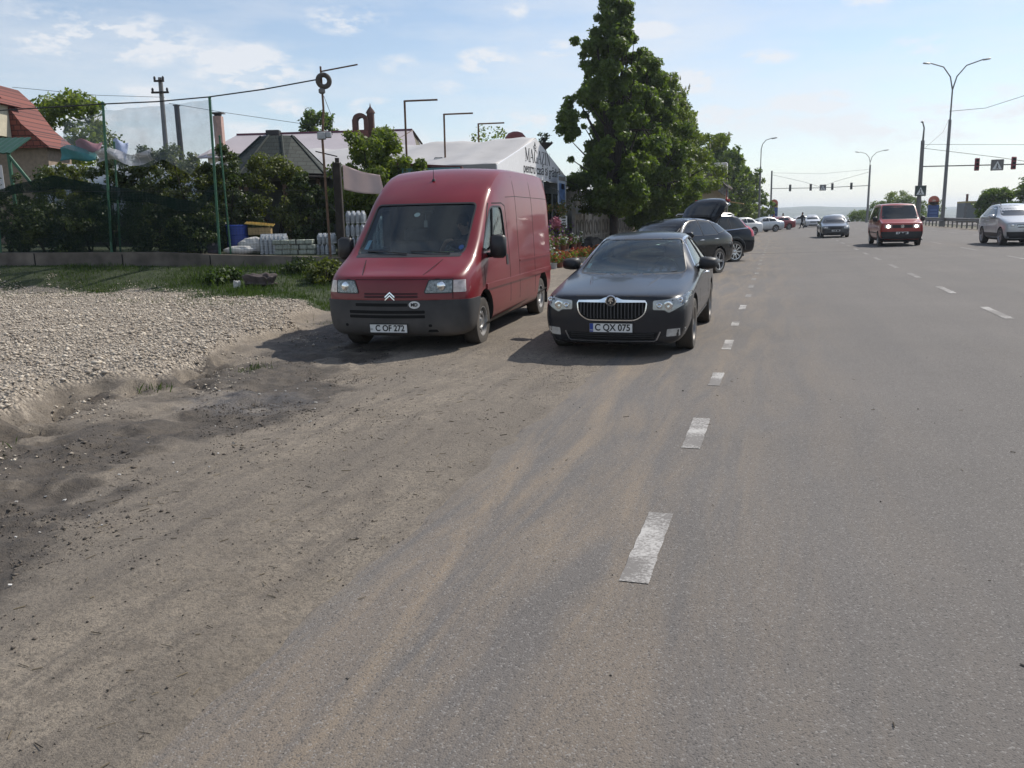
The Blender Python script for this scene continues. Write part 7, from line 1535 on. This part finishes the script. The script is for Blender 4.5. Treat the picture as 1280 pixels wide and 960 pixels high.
def gantry(label, loc, x0, x1, z, poles, lights, sign, red=False):
    t = thing('signal_gantry', label, 'traffic lights', loc, 0, 'overhead signal gantries')
    for px, ph, r in poles: MB().tube([(px,0,-.3),(px-.05,0,ph)], [r,r*.75], 10).build('pole', MT['greypole'], t, smooth=60)
    MB().tube([(x0,0,z),((x0+x1)/2,0,z-.12),(x1,0,z)], .05, 6).build('cross_bar', MT['greypole'], t); mb = MB(); top = poles[0][1]-.6
    mb.tube([(x0,0,top),((x0*2+x1)/3,0,(top+z)/2-.2),((x0+x1)/2,0,z)], .018, 4).tube([(x1,0,top),((x0+x1*2)/3,0,(top+z)/2-.2),((x0+x1)/2,0,z)], .018, 4).tube([(x0,0,top+.3),((x0+x1)/2,0,top-.1),(x1,0,top+.3)], .014, 4); mb.build('stay_wire', MT['wire'], t)
    for x in lights: signal(t, x, z, red)
    s = MB().box((sign,-.12,z-.1),(.9,.1,.85)).build('crossing_sign', MT['greypole'], t); MB().prism([(sign-.34,z-.44),(sign+.34,z-.44),(sign,z+.22)], 'y', -.18, -.172).build('triangle', MT['white'], s)
    mb = MB().lathe([(.05,0),(.001,-.003)],10,'y',(sign,-.184,z-.05)); mb.tube([(sign,-.184,z-.1),(sign,-.184,z-.25),(sign-.09,-.184,z-.4)],.028,5).tube([(sign,-.184,z-.25),(sign+.1,-.184,z-.4)],.028,5).tube([(sign-.1,-.184,z-.2),(sign+.1,-.184,z-.16)],.022,5); mb.build('walking_figure', MT['ink'], s); return t
gantry('overhead traffic lights spanning the carriageway in the distance, seen against the sky', (0,134,0), -1.2, 12.5, 5.5, [(-1.25,8.1,.16),(12.35,8.4,.16)], (1.4,4.3,7.3,9.9), 6.0)
gantry('overhead traffic lights with red housings on the right beyond the tall lamp', (0,77,.2), 11.0, 27, 5.05, [(10.98,7.1,.19),(27,8,.19)], (15.0,17.6), 16.45, True)
t = thing('street_lamp', 'short lamp on the pole that carries the right-hand overhead lights', 'street lamp', (10.94,77,7.3), 0, 'street lamps along the road'); MB().tube([(0,0,0),(.02,0,1.0),(-.12,0,1.45)], [.08,.06,.05], 8).build('arm', MT['greypole'], t, smooth=60); MB().box((-.16,-.1,1.46),(.2,.45,.1),bev=.03).build('lamp_head', MT['galv'], t)
t = thing('crossing_sign', 'pedestrian crossing sign fixed low on the pole of the right-hand lights', 'sign', (10.98,76.7,3.3)); s = MB().box((0,0,0),(.85,.06,.85)).build('panel', MT['greypole'], t); MB().box((0,-.035,0),(.76,.01,.76)).build('blue_field', M('sign_dark', (.04,.06,.05), .5), s); MB().prism([(-.30,-.30),(.30,-.30),(0,.30)], 'y', -.052, -.045).build('triangle', MT['white'], s)
mb = MB().lathe([(.05,0),(.001,-.003)],10,'y',(0,-.056,.08)); mb.tube([(0,-.056,.03),(0,-.056,-.1),(-.08,-.056,-.25)],.025,5).tube([(0,-.056,-.1),(.08,-.056,-.25)],.025,5); mb.build('walking_figure', MT['ink'], s)
def pylon(label, loc, h, w):
    t = thing('fuel_pylon', label, 'sign', loc, 0, 'fuel station pylons'); PBm = M('pylon_blue', (.02,.055,.20), .45, var=.15); b = MB().box((0,0,h*.40),(w,.4,h*.72)).build('board', PBm, t)
    MB().box((0,0,h*.82),(w,.4,h*.13)).build('yellow_band', M('pylon_yellow', (.55,.36,.08), .5), t); mb = MB().lathe([(w*.5,-.2),(w*.5,.2),(.001,.2)], 28, 'y', (0,0,h*.93)); mb.lathe([(w*.5,-.2),(.001,-.2)], 28, 'y', (0,0,h*.93)); mb.build('disc', M('pylon_orange', (.45,.10,.05), .5), t)
    d = MB().prism([(-.18*w,h*.90),(.02*w,h*.91),(.2*w,h*.93),(.12*w,h*.97),(-.1*w,h*.98)], 'y', -.215, -.205).build('disc_mark', M('pylon_pale', (.6,.45,.35), .5), t)
    for k in range(3): MB().box((0,-.21,h*(.25+.14*k)),(w*.7,.012,h*.07)).build('price_field', M('pylon_field', (.06,.12,.3), .4), b)
    return t
pylon('blue fuel station pylon with orange disc beyond the lamp on the left', (-.85,142,-.1), 3.8, 1.2); pylon('blue fuel station pylon with orange disc seen over the right guard rail', (19.6,125,.2), 3.0, 1.3)
t = thing('pale_kiosk', 'small pale cabin beside the fuel pylon on the left', 'cabin', (-2.2,140,0)); MB().box((0,0,1.2),(1.2,1.6,2.4)).build('wall', WHITE, t); MB().box((0,0,2.45),(1.4,1.8,.12)).build('roof', MT['greypole'], t); MB().box((0,-.82,1.4),(.7,.03,.9)).build('window', MT['darkglass'], t)
t = thing('grey_depot', 'low grey building with a yellow roof edge and chimney beyond the guard rail', 'building', (22.4,112,.2)); MB().box((.2,2,1.15),(3.4,5,2.3)).build('wall', M('depot_wall', (.16,.17,.175), .8, var=.15), t); MB().box((.6,2,2.4),(4.2,5.2,.2)).build('roof', M('depot_roof_edge', (.36,.30,.12), .7), t); MB().box((-1.1,1,2.9),(.22,.25,.9)).build('chimney', BRK, t); MB().box((-1.46,-.02-.5,1.1),(.3,.04,1.6)).build('door', MT['greypole'], t); MB().box((.6,-.53,1.3),(1.2,.04,.8)).build('window', MT['darkglass'], t)
for i, (x, y, h, r, n, lb, mt_) in enumerate([(22.6,88,4.9,2.3,9000,'dark bushy tree at the right edge behind the silver SUV',LEAF_D),(19.9,92,3.6,1.8,6000,'smaller dark bush left of the right-edge tree',LEAF_D),(17.9,148,4.7,2.7,6000,'rounded green tree behind the guard rail and red minibus',LEAF_L),(15.4,150,3.2,2.3,4500,'low bush left of the red minibus by the distant lamps',LEAF_D),(19.8,146,3.8,2.3,4500,'darker tree just right of the crossing sign pole',LEAF_D),(23.6,150,3.4,1.6,1500,'thin sparse tree left of the grey depot',LEAF_L),(28,95,5.4,2.6,6000,'dark tree beyond the right edge of the view',LEAF_D),(13.2,160,2.0,2.0,2500,'low bush at the right of the distant oncoming saloon',LEAF_D)]):
    bush('roadside_tree', lb, (x,y,.2+float(crest(y))), r, h, n, 120+i, mt_, .26, 'trees beyond the guard rail', 'tree', .1)
tag(MB().tube([(14.05,85,10.3),(16.5,83,10.2),(20.5,79,11.2),(26,75,14)], .02, 5).build('overhead_wire', MT['wire'], None, smooth=60), 'overhead wire curving up to the right from the tall lamp', 'wire')
tag(MB().tube([(14.05,85,9.6),(13,81,8.2),(11,77,6.6)], .015, 5).build('overhead_wire', MT['wire'], None, smooth=60), 'overhead wire from the tall lamp down to the lights pole', 'wire')
# ------------------------------------------------------------------ people in the distance
WALK = dict(STAND, lkn=(.1,-.22,.50), lan=(.1,-.30,.10), lto=(.1,-.46,.06), rkn=(-.1,.06,.47), ran=(-.1,.30,.14), rto=(-.1,.18,.05), lel=(.24,.16,1.14), lwr=(.25,.12,.9), lha=(.25,.1,.83), rel=(-.25,-.2,1.18), rwr=(-.28,-.40,1.08), rha=(-.28,-.47,1.06))
person('pedestrian in dark clothes walking across the road far away', (2.45,98.5,.05), R_(-60), WALK, MT['darkcloth'], MT['darkcloth'])
person('distant person in a red top standing by the dark red parked car', (-.55,97,0), R_(40), STAND, MT['redcloth'], MT['darkcloth'])
person('distant person in a pale top waiting near the fuel pylon', (.45,108,0), R_(10), STAND, MT['lightcloth'], MT['redcloth'])
# ------------------------------------------------------------------ haze: the air of the valley
hm = bpy.data.materials.new('haze'); hm.use_nodes = True; nt = hm.node_tree; nt.nodes.clear(); o_ = nt.nodes.new('ShaderNodeOutputMaterial'); pv = nt.nodes.new('ShaderNodeVolumePrincipled'); pv.inputs['Color'].default_value = (.78,.88,1,1); pv.inputs['Density'].default_value = .00033; pv.inputs['Anisotropy'].default_value = .5; nt.links.new(pv.outputs[0], o_.inputs['Volume'])
b = bpy.data.objects['ground'].bound_box; zlo = min(v[2] for v in b)-1; zhi = max(max(v[2] for v in b)+2, 24)
o = MB().box((0,1700,(zlo+zhi)/2),(7000,3520,zhi-zlo)).build('haze', hm, None, smooth=False); tag(o, kind='stuff')
